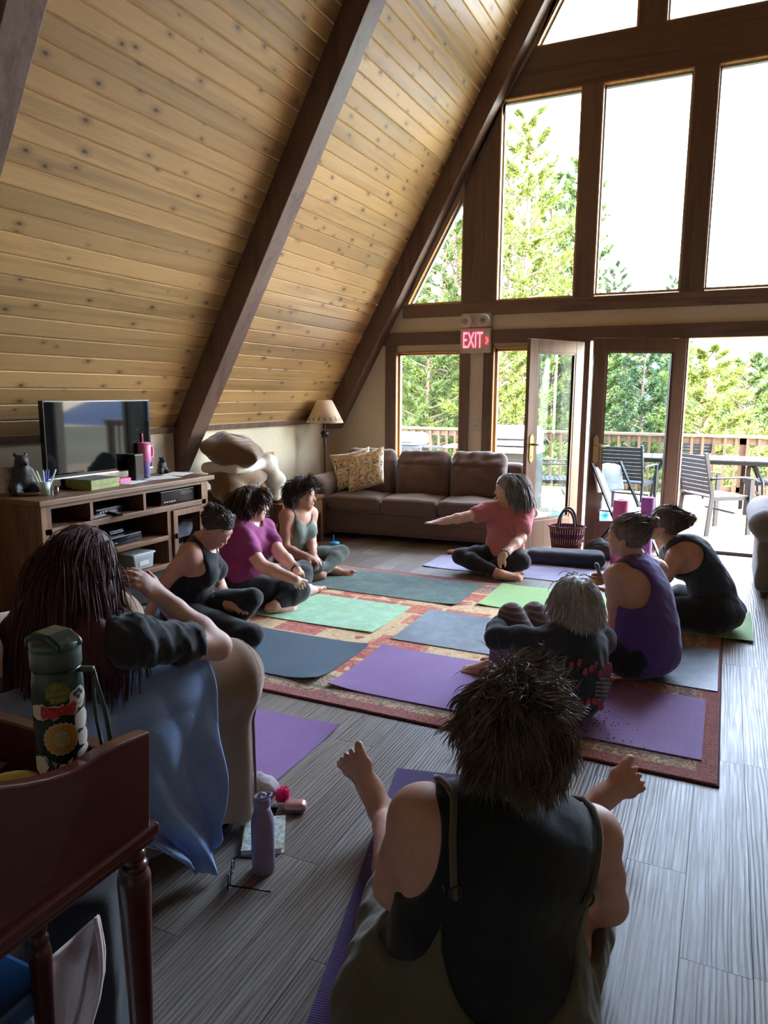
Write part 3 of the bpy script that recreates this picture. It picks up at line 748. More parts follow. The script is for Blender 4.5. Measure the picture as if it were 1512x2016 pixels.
M_ = Matrix.Translation((-.026, -.057, -.08)) @ Matrix.Rotation(PI/2, 4, 'X')
text('exit_letters', 'EXIT', .235, m_red, ex, M_, .001, sx=.46)
MB().bar((.118, -.0575, -.045), (.142, -.0575, -.08), .002, .012, (0, 1, 0)).bar((.142, -.0575, -.08), (.118, -.0575, -.115), .002, .012, (0, 1, 0)).build('arrow', m_red, ex)
p0 = aty(936, 838, GY)
sw = thing('light_switch', (p0.x, GY, p0.z), 'white wall switch plate between the two window casings', 'switch')
MB().box(-.055, .055, -.007, -.0005, -.06, .06).build('plate', m_offw, sw, bevel=.003)
MB().box(-.006, .006, -.016, -.006, -.012, .012).build('toggle', m_offw, sw)
MB().box(.018, .028, -.012, -.006, -.01, .012).build('toggle', m_offw, sw)

# ================================================================== SOFA
m_sofa = fabric('brown_microfibre', srgb(108,86,76), .14, big=5, bump=.25, bscale=220, sheen=.4)
m_sofad = fabric('brown_piping', srgb(92,70,60), .1)
def pillow(name, w, h, t, mat, parent, M, n=22, pinch=.12, wr=.0, seed=0, power=2.4):
    P = [];F = []
    def z(u, v):
        a = max(0, 1-abs(u)**power); b = max(0, 1-abs(v)**power); return t/2*(a*b)**.42
    r = np.random.default_rng(seed); ph = r.uniform(0, 6, 6)
    for s in (1, -1):
        for j in range(n+1):
            for i in range(n+1):
                u = -1+2*i/n; v = -1+2*j/n
                k = 1-pinch*(1-abs(u)**2)*abs(v)**3; k2 = 1-pinch*(1-abs(v)**2)*abs(u)**3
                zz = z(u, v); q = wr*zz/(t/2)*(math.sin(7*u+3*v+ph[0])*.4+math.sin(5*v-6*u*v+ph[1])*.4+.35*abs(math.sin(11*u-4*v+2*math.sin(4*v)+ph[2])))
                P.append(M @ Vector((u*w/2*k2, v*h/2*k, s*(zz+q)+.0)))
    N = (n+1)**2
    for s in (0, 1):
        for j in range(n):
            for i in range(n):
                a = s*N+j*(n+1)+i; f = (a, a+1, a+n+2, a+n+1); F.append(f if s == 0 else f[::-1])
    me = bpy.data.meshes.new(name); me.from_pydata([tuple(p) for p in P], [], F)
    bm = bmesh.new(); bm.from_mesh(me); bmesh.ops.remove_doubles(bm, verts=bm.verts, dist=.0008); bm.to_mesh(me); bm.free()
    return link(name, me, mat, parent, True)
sofa = thing('sofa', (-3.72, 6.50, 0), 'brown three seat sofa under the window with rolled arms and loose back cushions', 'sofa', None, math.radians(5.5))
SW = .597; SLn = 3*SW
MB().box(-.2, SLn+.2, .02, .78, .06, .30).build('base', m_sofa, sofa, bevel=.02)
MB().box(-.18, SLn+.18, .012, .022, .10, .205).build('front_panel', m_sofa, sofa, bevel=.004)
sculpt('back_frame', SDF().box((SLn/2, .71, .42), (SLn/2+.16, .10, .38), None, .07), m_sofa, sofa, .03)
for x in (-.105, SLn+.105):
    s_ = SDF().box((x, .38, .3), (.09, .40, .28), None, .04).cone((x, .0, .55), (x, .74, .55), .11, .11, .03)
    sculpt('arm', s_, m_sofa, sofa, .025)
for i in range(3):
    x = SW*(i+.5)
    s_ = SDF().box((x, .27, .375), (SW/2-.004, .30, .085), None, .05).ell((x, .25, .40), (SW/2-.05, .24, .085))
    c_ = sculpt('seat_cushion', s_, m_sofa, sofa, .016, disp=lambda P: .004*wob(P, 16, 5))
    MB().tube([(x-SW/2+.03, -.032, .43), (x, -.036, .432), (x+SW/2-.03, -.032, .43)], .005, 6).build('piping', m_sofad, c_)
    s_ = SDF().box((x, .50, .62), (SW/2-.01, .115, .22), R3(-.16), .09).ell((x, .455, .60), (SW/2-.08, .12, .18), R3(-.16)).cone((x-SW/2+.1, .56, .83), (x+SW/2-.1, .56, .83), .085, .085, .04)
    c_ = sculpt('back_cushion', s_, m_sofa, sofa, .016, disp=lambda P, i=i: .009*wob(P*np.array((1.6, 1, .5), np.float32), 26, 11+i)*np.clip((P[..., 2]-.5)*4, .25, 1.2)+.012*np.exp(-((P[..., 2]-.765)/.012)**2)*(P[..., 1] < .52))
for (x, y) in ((-.12, .06), (SLn+.12, .06), (-.12, .7), (SLn+.12, .7)): MB().lathe([(.03, 0), (.035, .06)], (x, y, 0), 12).build('foot', m_sofad, sofa)
def print_mat():
    t = NT('paisley_print'); v = t.coords((1, 1, 1)); n = t.noise(v, 11, 2, .5, 2.0); n2 = t.noise(v, 30, 3)
    vo = t.new('ShaderNodeTexVoronoi'); vo.inputs['Scale'].default_value = 11; t.link(v, vo.inputs['Vector'])
    col = t.ramp(n, [(.36, srgb(222,200,168)), (.50, srgb(90,70,62)), (.545, srgb(214,190,156)), (.62, srgb(104,84,76)), (.66, srgb(206,180,142))], 'CONSTANT')
    col = t.mix(t.ramp(vo.outputs['Distance'], [(.22, (1, 1, 1, 1)), (.26, (0, 0, 0, 1))]), col, srgb(200,150,92))
    t.color(col); t.bump(n2, .2, .002); m_ = t.set(.9, 0, .1, .2); MATS['paisley_print'] = m_; return m_
m_print = print_mat()
pl = thing('print_cushion', (-3.50, 6.80, .47), 'cream throw cushion with brown paisley print leaning in the corner of the sofa', 'cushion')
Mp = Matrix.Translation((.10, -.02, .235)) @ Matrix.Rotation(math.radians(-4), 4, 'Z') @ Matrix.Rotation(math.radians(-18), 4, 'Y') @ Matrix.Rotation(math.radians(62), 4, 'X')
c_ = pillow('cushion_body', .46, .44, .17, m_print, pl, Mp, wr=.006)
pl2 = thing('print_cushion', (-3.55, 6.86, .47), 'second paisley cushion half hidden behind the cream one, against the sofa arm', 'cushion')
Mp = Matrix.Translation((-.05, .0, .225)) @ Matrix.Rotation(math.radians(24), 4, 'Z') @ Matrix.Rotation(math.radians(-12), 4, 'Y') @ Matrix.Rotation(math.radians(75), 4, 'X')
pillow('cushion_body', .44, .42, .12, m_print, pl2, Mp, wr=.006, seed=3)

# ================================================================== FLOOR LAMP
m_iron = plain('dark_iron', srgb(52,46,44), .5, metal=.3); m_shade = plain('parchment_shade', srgb(222,196,166), .8, var=.06, scale=14)
lp = thing('floor_lamp', (-3.985, 6.93, 0), 'floor lamp with dark iron pole and parchment shade printed with small trees', 'lamp')
MB().lathe([(.105, 0), (.105, .012), (.06, .03), (.02, .05), (.014, .08)], n=20).build('base', m_iron, lp, smooth=True)
MB().lathe([(.012, .05), (.012, .55), (.02, .56), (.02, .58), (.011, .6), (.011, .9), (.016, .93), (.016, .99), (.011, 1.0), (.011, 1.02)], n=12).build('pole', m_iron, lp, smooth=True)
k_ = SDF()
for a in range(7): k_.ell((.022*math.cos(a*.9), .022*math.sin(a*.9), 1.06+.02*math.sin(a*2.2)), .024, k=.008)
sculpt('pine_cone_knob', k_, m_iron, lp, .006)
MB().lathe([(.01, 1.09), (.01, 1.22)], n=10).build('socket', m_iron, lp)
b = MB(); b.lathe([(.208, 1.185), (.082, 1.43), (.079, 1.43), (.205, 1.185)], n=36); b.f = [f for f in b.f if len(f) == 4]; b.mi = b.mi[:len(b.f)]
b.f += [(3*36+k, 3*36+(k+1) % 36, (k+1) % 36, k) for k in range(36)]; b.mi += [0]*36
sh = b.build('shade', m_shade, lp, smooth=True)
b = MB(); 
for k in range(18):
    a = 2*PI*k/18; h = .030+.018*((k*7) % 3)/2
    for tier in range(3):
        z0 = 1.215+h*tier*.30; z1 = z0+h*.55; wv = .013*(1-tier*.28)
        P = []
        for (aa, z) in ((a-wv/.2, z0), (a+wv/.2, z0), (a, z1)):
            r = .208+(.082-.208)*(z-1.185)/.245+.0012; P.append((r*math.cos(aa), r*math.sin(aa), z))
        b.add(P, [(0, 1, 2)])
b.build('tree_motif', plain('motif_brown', srgb(96,78,58), .8), sh, fix=False)

# ================================================================== TV STAND AND WHAT IS ON IT
m_rust = wood('rustic_walnut', srgb(96,66,46), srgb(134,96,66), srgb(40,24,16), 'Y', .45, 8, .08, kscale=2.2, kdens=.05)
m_rustv = wood('rustic_walnut_upright', srgb(96,66,46), srgb(130,92,64), srgb(40,24,16), 'Z', .45, 8, .08, kscale=2.2, kdens=.05)
m_dark = plain('cabinet_inside', srgb(34,26,22), .8)
ts = thing('tv_stand', (-3.6, 3.70, 0), 'long rustic brown tv stand with open shelves and glass side doors', 'tv stand')
TX0, TX1, Ya, Yb = -.44, 0.0, -.78, .735
MB().box(TX0-.03, TX1+.03, Ya-.03, Yb+.055, .835, .872).build('top', m_rust, ts, bevel=.006)
for y in (Ya, Yb-.02): MB().box(TX0, TX1-.02, y, y+.02, .04, .835).build('side_panel', m_rustv, ts)
MB().box(TX0, TX0+.012, Ya+.02, Yb-.02, .1, .83).build('back_panel', m_dark, ts)
for y0, y1 in ((Ya, Ya+.072), (Yb-.072, Yb)): MB().box(TX1-.022, TX1, y0, y1, 0, .835).build('stile', m_rustv, ts, bevel=.002)
MB().box(TX1-.022, TX1-.002, Ya+.072, Yb-.072, .812, .835).build('top_rail', m_rust, ts)
MB().box(TX0+.012, TX1, Ya+.02, Yb-.02, .655, .695).build('shelf', m_rust, ts, bevel=.003)
MB().box(TX0+.012, TX1, -.355, .285, .445, .48).build('shelf', m_rust, ts, bevel=.003)
MB().box(TX0+.012, TX1, Ya+.02, Yb-.02, .24, .275).build('shelf', m_rust, ts, bevel=.003)
MB().box(TX0+.05, TX1-.03, Ya+.03, Yb-.03, .03, .24).build('plinth', m_dark, ts)
for y in (-.40, .065): MB().box(TX0+.012, TX1-.004, y-.012, y+.012, .695, .812).build('divider', m_rustv, ts)
for y in (-.38, .30): MB().box(TX0+.012, TX1, y-.022, y+.022, .275, .655).build('divider', m_rustv, ts)
for y0, y1, hs in ((Ya+.075, -.405, 1), (.325, Yb-.075, 0)):
    d_ = MB().box(-.005, .016, y0, y1, .28, .325).box(-.005, .016, y0, y1, .61, .652).box(-.005, .016, y0, y0+.045, .325, .61).box(-.005, .016, y1-.045, y1, .325, .61).build('door', m_rustv, ts, bevel=.002)
    MB().box(.003, .007, y0+.045, y1-.045, .325, .61).build('door_glass', glass('cabinet_glass', (.7, .75, .76, 1), .06), d_)
    yk = y1-.022 if hs else y0+.022
    MB().box(.016, .034, yk-.008, yk+.008, .445, .485).build('door_pull', m_iron, d_, bevel=.004)
SZ = .872
def onstand(px, py, z=SZ): v = atz(px, py, z); return (v.x, v.y, z)
# television
def screen_mat():
    t = NT('tv_screen'); t.color((.004, .005, .005, 1)); return t.set(.035, 0, .2)
m_screen = screen_mat(); m_blk = plain('black_plastic', srgb(24,24,26), .4); m_gloss = plain('gloss_black', srgb(16,16,18), .15)
tv = thing('television', (-3.91, 3.70, SZ), 'flat screen television switched off on the rustic stand', 'television', None, math.radians(0))
MB().box(-.03, .01, -.47, .47, .075, .575).build('bezel', m_gloss, tv, bevel=.004)
MB().box(.0102, .012, -.458, .458, .095, .565).build('screen', m_screen, tv)
MB().box(.008, .016, -.47, .47, .070, .078).build('lower_trim', plain('silver_trim', srgb(170,170,172), .3, metal=.8), tv)
for s in (-1, 1): MB().bar((-.09, s*.32, .006), (.07, s*.36, .006), .03, .012).bar((-.01, s*.33, .006), (-.01, s*.33, .085), .02, .03, (1, 0, 0)).build('foot', m_blk, tv)
# bear figurine
def bear(name, loc, h, label, mat, rz):
    t = thing(name, loc, label, 'figurine', None, rz); s = h/.21
    q = SDF(); V = lambda *a: tuple(np.array(a)*s)
    q.ell(V(0, 0, .075), V(.052, .05, .062)).ell(V(.005, 0, .12), V(.044, .042, .05)).ell(V(.015, 0, .172), V(.034, .034, .032)).cone(V(.03, 0, .168), V(.062, 0, .160), .018*s, .012*s, .01)
    for k in (-1, 1):
        q.ell(V(.0, k*.026, .203), .011*s, k=.008).cone(V(.02, k*.034, .12), V(.035, k*.03, .022), .02*s, .016*s, .015).ell(V(.05, k*.03, .016), V(.026, .015, .013), k=.01).ell(V(.02, k*.05, .035), V(.045, .026, .03)).ell(V(.065, k*.055, .02), V(.018, .016, .02), k=.01)
    sculpt('bear_body', q, mat, t, .006*s, disp=lambda P: .0016*wob(P, 260, 4))
    MB().ball(V(.075, 0, .160), .007*s).build('nose', m_gloss, t)
    return t
m_bear = plain('black_resin', srgb(34,32,32), .55, var=.3, scale=40)
bt = bear('bear_figurine', (-3.93, 3.07, SZ), .255, 'black carved bear figurine sitting on a log base at the end of the tv stand', m_bear, math.radians(-20))
MB().lathe([(.10, 0), (.11, .008), (.10, .016)], (.02, .02, 0), 20, sx=.9).build('log_base', m_rust, bt)
MB().lathe([(.032, 0), (.032, .15), (.026, .16)], (-.05, -.055, .012), 12).build('tree_stump', plain('birch_bark', srgb(150,134,116), .9, var=.4, scale=25), bt)
bear('bear_figurine', (-4.0, 4.38, SZ), .13, 'small dark figurine of stacked bear cubs behind the tumbler', m_bear, math.radians(-10))
# pens in a cup
m_clear = glass('clear_plastic', (.88, .92, .9, 1), .12)
def cup(name, loc, r0, r1, h, label, mat):
    t = thing(name, loc, label, 'cup')
    b = MB(); b.lathe([(r0, 0), (r1, h), (r1-.002, h), (r0-.002, .004)], n=20); b.build('wall', mat, t, smooth=True); return t
p = onstand(90, 975)
cp = cup('pen_cup', p, .026, .03, .085, 'small clear plastic cup holding pens beside the bear figurine', plain('milky_plastic', srgb(200,214,206), .4))
for i, (dx, dy, col, nm) in enumerate(((-.05, -.05, (225,232,226), 'white pen in the plastic cup'), (-.03, -.035, (190,224,180), 'pale green pen in the plastic cup'), (-.005, -.004, (196,206,228), 'pale blue pen in the plastic cup'), (.004, .010, (70,86,170), 'blue pen in the plastic cup'), (.012, .024, (96,110,190), 'violet blue pen in the plastic cup'), (.03, .06, (228,230,232), 'white pen leaning away from the others in the cup'))):
    t = thing('pen', (p[0]-dx*.1, p[1]+dy*.2, SZ+.006), nm, 'pen', 'pens in the plastic cup')
    m_ = plain('pen_%d' % i, srgb(*col), .35)
    e = np.array((dx*.5, dy*1.1, .15)); MB().tube([(0, 0, 0), e*.93], .0055, 8).build('barrel', m_, t); MB().tube([e*.93, e], [.0045, .003], 8).build('tip', m_, t)
cup('shot_cup', onstand(110, 975), .016, .022, .05, 'tiny clear plastic shot cup next to the pen cup', m_clear)
# green book box, pink box, papers, tumbler
p = onstand(166, 966)
gb = thing('green_box', (-3.79, 3.52, SZ), 'flat dark green and olive cardboard box lying in front of the television', 'box', None, math.radians(4))
m_olive = plain('olive_card', srgb(138,142,78), .6, var=.2, scale=20); m_dkg = plain('dark_green_card', srgb(52,58,42), .6)
MB().box(-.12, .09, -.14, .12, 0, .028).build('tray', m_olive, gb, bevel=.001); MB().box(-.123, .093, -.143, .123, .029, .062).build('lid', m_olive, gb, bevel=.001); MB().box(-.123, .093, -.143, .123, .062, .065).build('lid_top', m_dkg, gb)
pk = thing('pink_box', (-3.86, 3.80, SZ), 'small hot pink card box on white paper on the tv stand', 'box', None, math.radians(8))
m_pink = plain('hot_pink', srgb(226,70,140), .5)
MB().box(-.05, .05, -.06, .06, .003, .03).build('box_body', m_pink, pk, bevel=.002); MB().box(-.035, .035, -.045, .045, .03, .031).build('recess', plain('deep_pink', srgb(190,50,110), .5), pk)
m_paper = plain('white_paper', srgb(226,224,220), .8, var=.03); m_ink = plain('ink_grey', srgb(120,120,124), .8)
def paper(x, y, w, h, rz, label, z=SZ, lines=8):
    t = thing('paper_sheet', (x, y, z+.0006), label, 'paper', None, rz)
    MB().box(-w/2, w/2, -h/2, h/2, 0, .002).build('sheet', m_paper, t)
    b = MB()
    for i in range(lines):
        xx = w/2-.02-i*(w-.04)/lines; b.box(xx-.002, xx, -h/2+.02, h/2-.02-.05*(i % 3), .0021, .0024)
    b.build('writing', m_ink, t); return t
paper(-3.80, 3.83, .16, .22, .2, 'white sheet of paper under the pink box', SZ-.0002, 6)
paper(-3.80, 4.13, .19, .26, -.35, 'open printed leaflet in front of the tumbler')
paper(-3.86, 4.40, .17, .24, .3, 'printed leaflet at the far end of the tv stand')
tm = thing('tumbler', (-3.88, 4.07, SZ), 'tall pink to purple ombre tumbler with handle and straw', 'tumbler')
def ombre():
    t = NT('pink_purple_ombre'); tc = t.new('ShaderNodeTexCoord'); sp = t.new('ShaderNodeSeparateXYZ'); t.link(tc.outputs['Object'], sp.inputs[0])
    t.color(t.ramp(t.math('MULTIPLY', sp.outputs[2], 3.6), [(.25, srgb(104,92,160)), (.42, srgb(150,110,180)), (.5, srgb(222,130,168)), (.9, srgb(224,112,150))])); return t.set(.4)
m_omb = ombre()
MB().lathe([(.034, 0), (.036, .005), (.038, .105), (.05, .125), (.05, .245), (.047, .25)], n=26).build('cup_body', m_omb, tm, smooth=True)
MB().lathe([(.049, .25), (.049, .262), (.04, .266), (0, .266)], n=26).build('lid', plain('pink_lid', srgb(222,120,160), .35), tm, smooth=True)
MB().tube([(-.01, .0, .262), (-.012, .0, .33)], .006, 10).build('straw', plain('pink_straw', srgb(220,110,150), .35), tm)
MB().tube([(.0, .045, .235), (.0, .085, .232), (.0, .092, .2), (.0, .088, .155), (.0, .048, .145)], .009, 8).build('handle', m_omb, tm, smooth=True)
# black speaker box in front of the screen
sp = thing('speaker_box', (-3.84, 3.96, SZ), 'plain black speaker box standing in front of the screen', 'speaker')
MB().box(-.04, .03, -.058, .03, .0, .19).build('cabinet', m_blk, sp, bevel=.004); MB().box(.03, .032, -.052, .024, .01, .18).build('grille', m_gloss, sp)
# devices on the shelves
def device(name, x, y, z, d, w, h, label, cat, rz=0, knobs=4):
    t = thing(name, (x, y, z), label, cat, None, rz)
    MB().box(-d/2, d/2, -w/2, w/2, .006, h).build('case', m_blk, t, bevel=.003)
    MB().box(d/2, d/2+.004, -w/2+.004, w/2-.004, .01, h-.004).build('front_panel', m_gloss, t)
    for i in range(knobs): MB().box(d/2+.004, d/2+.007, -w/2+.03+i*.025, -w/2+.045+i*.025, .018, .026).build('button', plain('button_grey', srgb(150,150,155), .4), t)
    MB().box(d/2+.004, d/2+.006, .02, w/2-.03, h*.6, h*.8).build('display', plain('display_dark', srgb(40,44,50), .2), t)
    for s in (-1, 1): MB().box(-d/2+.02, d/2-.02, s*(w/2-.03)-.01, s*(w/2-.03)+.01, 0, .006).build('foot', m_blk, t)
    return t
device('cassette_player', -3.76, 4.13, .695, .26, .36, .10, 'black cassette player on the upper shelf of the stand', 'player', 0, 5)
device('disc_player', -3.80, 3.56, .695, .2, .34, .045, 'slim black disc player on the upper shelf of the stand', 'player', .12, 3)
device('cable_box', -3.76, 3.60, .48, .22, .34, .06, 'black cable box on the middle shelf of the stand', 'set-top box', .06, 3)
device('router', -3.78, 3.60, .54, .12, .14, .03, 'little black box stacked on the cable box', 'router', .1, 1)
for i, (x, y, rz, lb) in enumerate(((-3.64, 3.36, .2, 'black remote control leaning on another in front of the disc player'), (-3.64, 3.53, 1.15, 'black remote control flat at the shelf edge'))):
    t = thing('remote_control', (x, y, .696), lb, 'remote', None, rz); MB().box(-.022, .022, -.085, .085, 0, .018).build('case', m_blk, t, bevel=.005)
    for k in range(5): MB().box(-.012, .012, -.06+k*.024, -.05+k*.024, .018, .020).build('button', plain('button_grey', srgb(150,150,155), .4), t)
bx = thing('plastic_container', (-3.70, 3.76, .275), 'clear plastic container with white lid on the lowest shelf', 'container')
b = MB(); b.prism([(-.085, 0), (.085, 0), (.1, .10), (-.1, .10)], 0, -.07, .07); b.build('tub', plain('frosted_plastic', srgb(170,176,176), .3), bx, bevel=.008)
MB().box(-.078, .078, -.108, .108, .10, .115).build('lid', plain('white_lid', srgb(206,210,210), .4), bx, bevel=.005); MB().box(.0705, .073, -.05, .04, .03, .06).build('sticker', m_paper, bx)
t = thing('glass_bowl', (-3.78, 4.20, .275), 'glass bowl with blue rim behind the cabinet door', 'bowl'); MB().lathe([(.04, 0), (.09, .05), (.10, .10), (.096, .10), (.085, .05)], n=20).build('bowl_body', plain('blue_glass', srgb(120,160,186), .2), t, smooth=True)
MB().lathe([(.1, .098), (.103, .102), (.1, .106), (.097, .102)], n=20).build('rim', plain('blue_rim', srgb(90,150,200), .2), t)
# leaning boards at the far left of the stand
t = thing('leaning_board', (-4.08, 2.52, 0), 'brown framed board leaning against the end of the tv stand', 'board', None, .15)
MB().obox((.1, .12, .5), (.02, .28, .98), R3(.0, -.10)).build('panel', m_rustv, t); MB().obox((.115, .12, .62), (.004, .2, .36), R3(0, -.10)).build('tan_sheet', plain('kraft', srgb(176,148,116), .9), t)
t = thing('book_stack', (-3.78, 2.58, 0), 'few white edged books stacked on the floor left of the tv stand', 'books')
for i in range(4): MB().box(-.1+.004*i, .1, -.13, .12-.006*i, .03*i, .03*i+.027).build('book', plain('book%d' % i, srgb(90+20*i, 84+12*i, 80), .7), t, bevel=.002)

# ================================================================== HAMPER WITH PILLOWS, WALL HATCH, LOW TABLE
m_wick = plain('dark_wicker', srgb(66,48,38), .7, var=.3, scale=50)
hp = thing('wicker_hamper', (-3.90, 5.17, 0), 'tall dark wicker hamper beside the rafter foot', 'hamper')
MB().box(-.19, .19, -.24, .24, .02, .66).build('frame', m_wick, hp, bevel=.02)
b = MB()
for k in range(16): b.tube([(.196, -.22+k*.029, .04), (.196, -.22+k*.029, .64)], .008, 6)
b.build('wicker_stakes', m_wick, hp)
b = MB()
for k in range(22): b.tube([(.2+.004*(k % 2), -.235, .05+k*.027), (.2+.004*(k % 2), .235, .05+k*.027)], .006, 5)
b.build('wicker_weave', m_wick, hp)
m_suede = fabric('brown_suede', srgb(112,84,60), .2, big=4, bump=.2, bscale=160, sheen=.5); m_sherpa = fabric('cream_sherpa', srgb(214,204,190), .08, big=12, bump=1.0, bscale=120, sheen=.3)
t = thing('brown_cushion', (-3.86, 5.17, .66), 'big brown suede cushion folded on top of the hamper under the sherpa blanket', 'cushion')
s_ = SDF().ell((0, 0, .11), (.24, .31, .11)).ell((.06, -.22, .03), (.16, .12, .12)).cone((.12, -.28, -.02), (.16, -.3, -.2), .09, .05)
sculpt('cushion_body', s_, m_suede, t, .018, disp=lambda P: .012*wob(P, 14, 8))
t = thing('sherpa_blanket', (-3.86, 5.21, .84), 'cream sherpa blanket with brown back hanging off the hamper', 'blanket')
s_ = SDF().box((.0, -.04, .03), (.2, .27, .045), None, .04).cone((.14, .2, .02), (.19, .26, -.12), .085, .08, .05).cone((.19, .26, -.12), (.2, .26, -.27), .08, .05, .05).ell((.12, .24, .05), (.1, .09, .08))
sculpt('blanket_body', s_, m_sherpa, t, .014, disp=lambda P: .012*wob(P, 24, 2))
t = thing('brown_pillow', (-3.84, 5.12, .91), 'large brown pillow with light piping lying on the sherpa blanket', 'pillow')
Mp = Matrix.Translation((0, -.03, .10)) @ Matrix.Rotation(.5, 4, 'Z') @ Matrix.Rotation(math.radians(14), 4, 'Y')
c_ = pillow('pillow_body', .50, .56, .27, m_suede, t, Mp, n=36, wr=.022, seed=5)
b = MB(); b.tube([Mp @ Vector((-.22+.44*k/14, -.02, .133*(1-abs(-1+2*k/14)**2.4)**.42+.003)) for k in range(15)], .004, 6); b.build('piping', plain('tan_piping', srgb(170,140,110), .7), t)
hb = bpy.data.objects.new('trim_wall_hatch', None); COL.objects.link(hb); struct(hb)
for k in range(5): MB().box(KX+.001, KX+.014, 5.985+k*.05, 5.985+k*.05+.047, .42, .87).build('slat', m_oak, hb, bevel=.003)
MB().box(KX+.001, KX+.02, 5.94, 6.27, .87, .905).box(KX+.001, KX+.02, 5.94, 5.98, .38, .87).box(KX+.001, KX+.02, 6.235, 6.27, .38, .87).build('hatch_frame', m_oak, hb)
lt = thing('low_table', (-3.87, 5.98, 0), 'low dark plank topped table with drawers between the hamper and the sofa', 'table')
for k in range(3): MB().box(-.22+k*.148, -.22+k*.148+.145, -.42, .36, .455, .485).build('top_plank', m_rust, lt, bevel=.003)
MB().box(-.2, .2, -.40, .34, .30, .455).build('apron', m_rustv, lt)
for y0, y1 in ((-.38, -.05), (-.01, .32)):
    d_ = MB().box(.2, .212, y0, y1, .315, .44).build('drawer', m_rust, lt, bevel=.003); MB().ball((.222, (y0+y1)/2, .38), .014).build('knob', m_iron, d_)
for sx in (-.18, .18):
    for sy in (-.38, .32): MB().box(sx-.025, sx+.025, sy-.025, sy+.025, 0, .30).build('leg', m_rustv, lt)
t = thing('planter_box', (-3.93, 6.10, .485), 'pale wooden planter box with small evergreen sprigs on the low table', 'planter')
m_pale = wood('pale_pine', srgb(206,174,120), srgb(226,198,146), srgb(120,84,50), 'Y', .6, 8, .1, knots=False)
MB().box(.07, .085, -.2, .2, 0, .085).box(-.085, -.07, -.2, .2, 0, .085).box(-.07, .07, -.2, -.185, 0, .085).box(-.07, .07, .185, .2, 0, .085).build('box_side', m_pale, t, bevel=.002); MB().box(-.07, .07, -.185, .185, .0, .06).build('soil', m_dark, t)
r_ = np.random.default_rng(5)
for cy in (-.10, .08):
    b = MB()
    for k in range(70):
        a = r_.uniform(0, 6.28); q = np.array((r_.normal(0, .025), cy+r_.normal(0, .045), .07)); d_ = np.array((math.cos(a)*.06, math.sin(a)*.06, r_.uniform(.02, .09)))
        w_ = np.cross(d_, (0, 0, 1)); w_ = w_/np.linalg.norm(w_)*.012; b.add([q-w_*.4, q+w_*.4, q+d_*.7+w_, q+d_, q+d_*.7-w_], [(0, 1, 2, 3, 4)])
    b.build('evergreen_sprig', plain('sage_green', srgb(84,104,86), .7, var=.3), t, fix=False)
t = thing('tissue_stack', (-3.80, 5.80, .485), 'crumpled white tissues on the low table beside the planter', 'tissue')
sculpt('tissue_body', SDF().ell((0, 0, .03), (.06, .10, .035)).ell((.02, .04, .05), (.04, .05, .03)), m_paper, t, .008, disp=lambda P: .008*wob(P, 60, 3), clip=lambda P: -P[..., 2])
t = thing('terracotta_pot', (-3.76, 5.64, .485), 'reddish clay pot half hidden behind the magenta shirt woman', 'pot'); MB().lathe([(.05, 0), (.065, .10), (.072, .10), (.072, .125), (.06, .125), (.05, .02)], n=20).build('pot_body', plain('terracotta', srgb(120,66,46), .8), t, smooth=True)
MB().lathe([(.058, .11), (.0, .112)], n=20).build('soil', m_dark, t)
# blue mug on the floor by the sofa
t = thing('blue_mug', (*atz(659, 1092, 0).to_2d(), 0), 'bright blue insulated mug with straw on the floor in front of the sofa', 'mug')
m_cy = plain('bright_blue', srgb(40,150,205), .35)
MB().lathe([(.036, 0), (.04, .01), (.042, .10), (.045, .105)], n=22).build('mug_body', m_cy, t, smooth=True); MB().lathe([(.046, .105), (.046, .118), (.03, .125), (0, .125)], n=22).build('lid', m_cy, t, smooth=True)
MB().tube([(.042, 0, .09), (.075, 0, .085), (.075, 0, .04), (.041, 0, .03)], .008).build('handle', m_cy, t, smooth=True); MB().tube([(-.01, 0, .12), (-.012, 0, .19)], .0035).build('straw', m_cy, t)
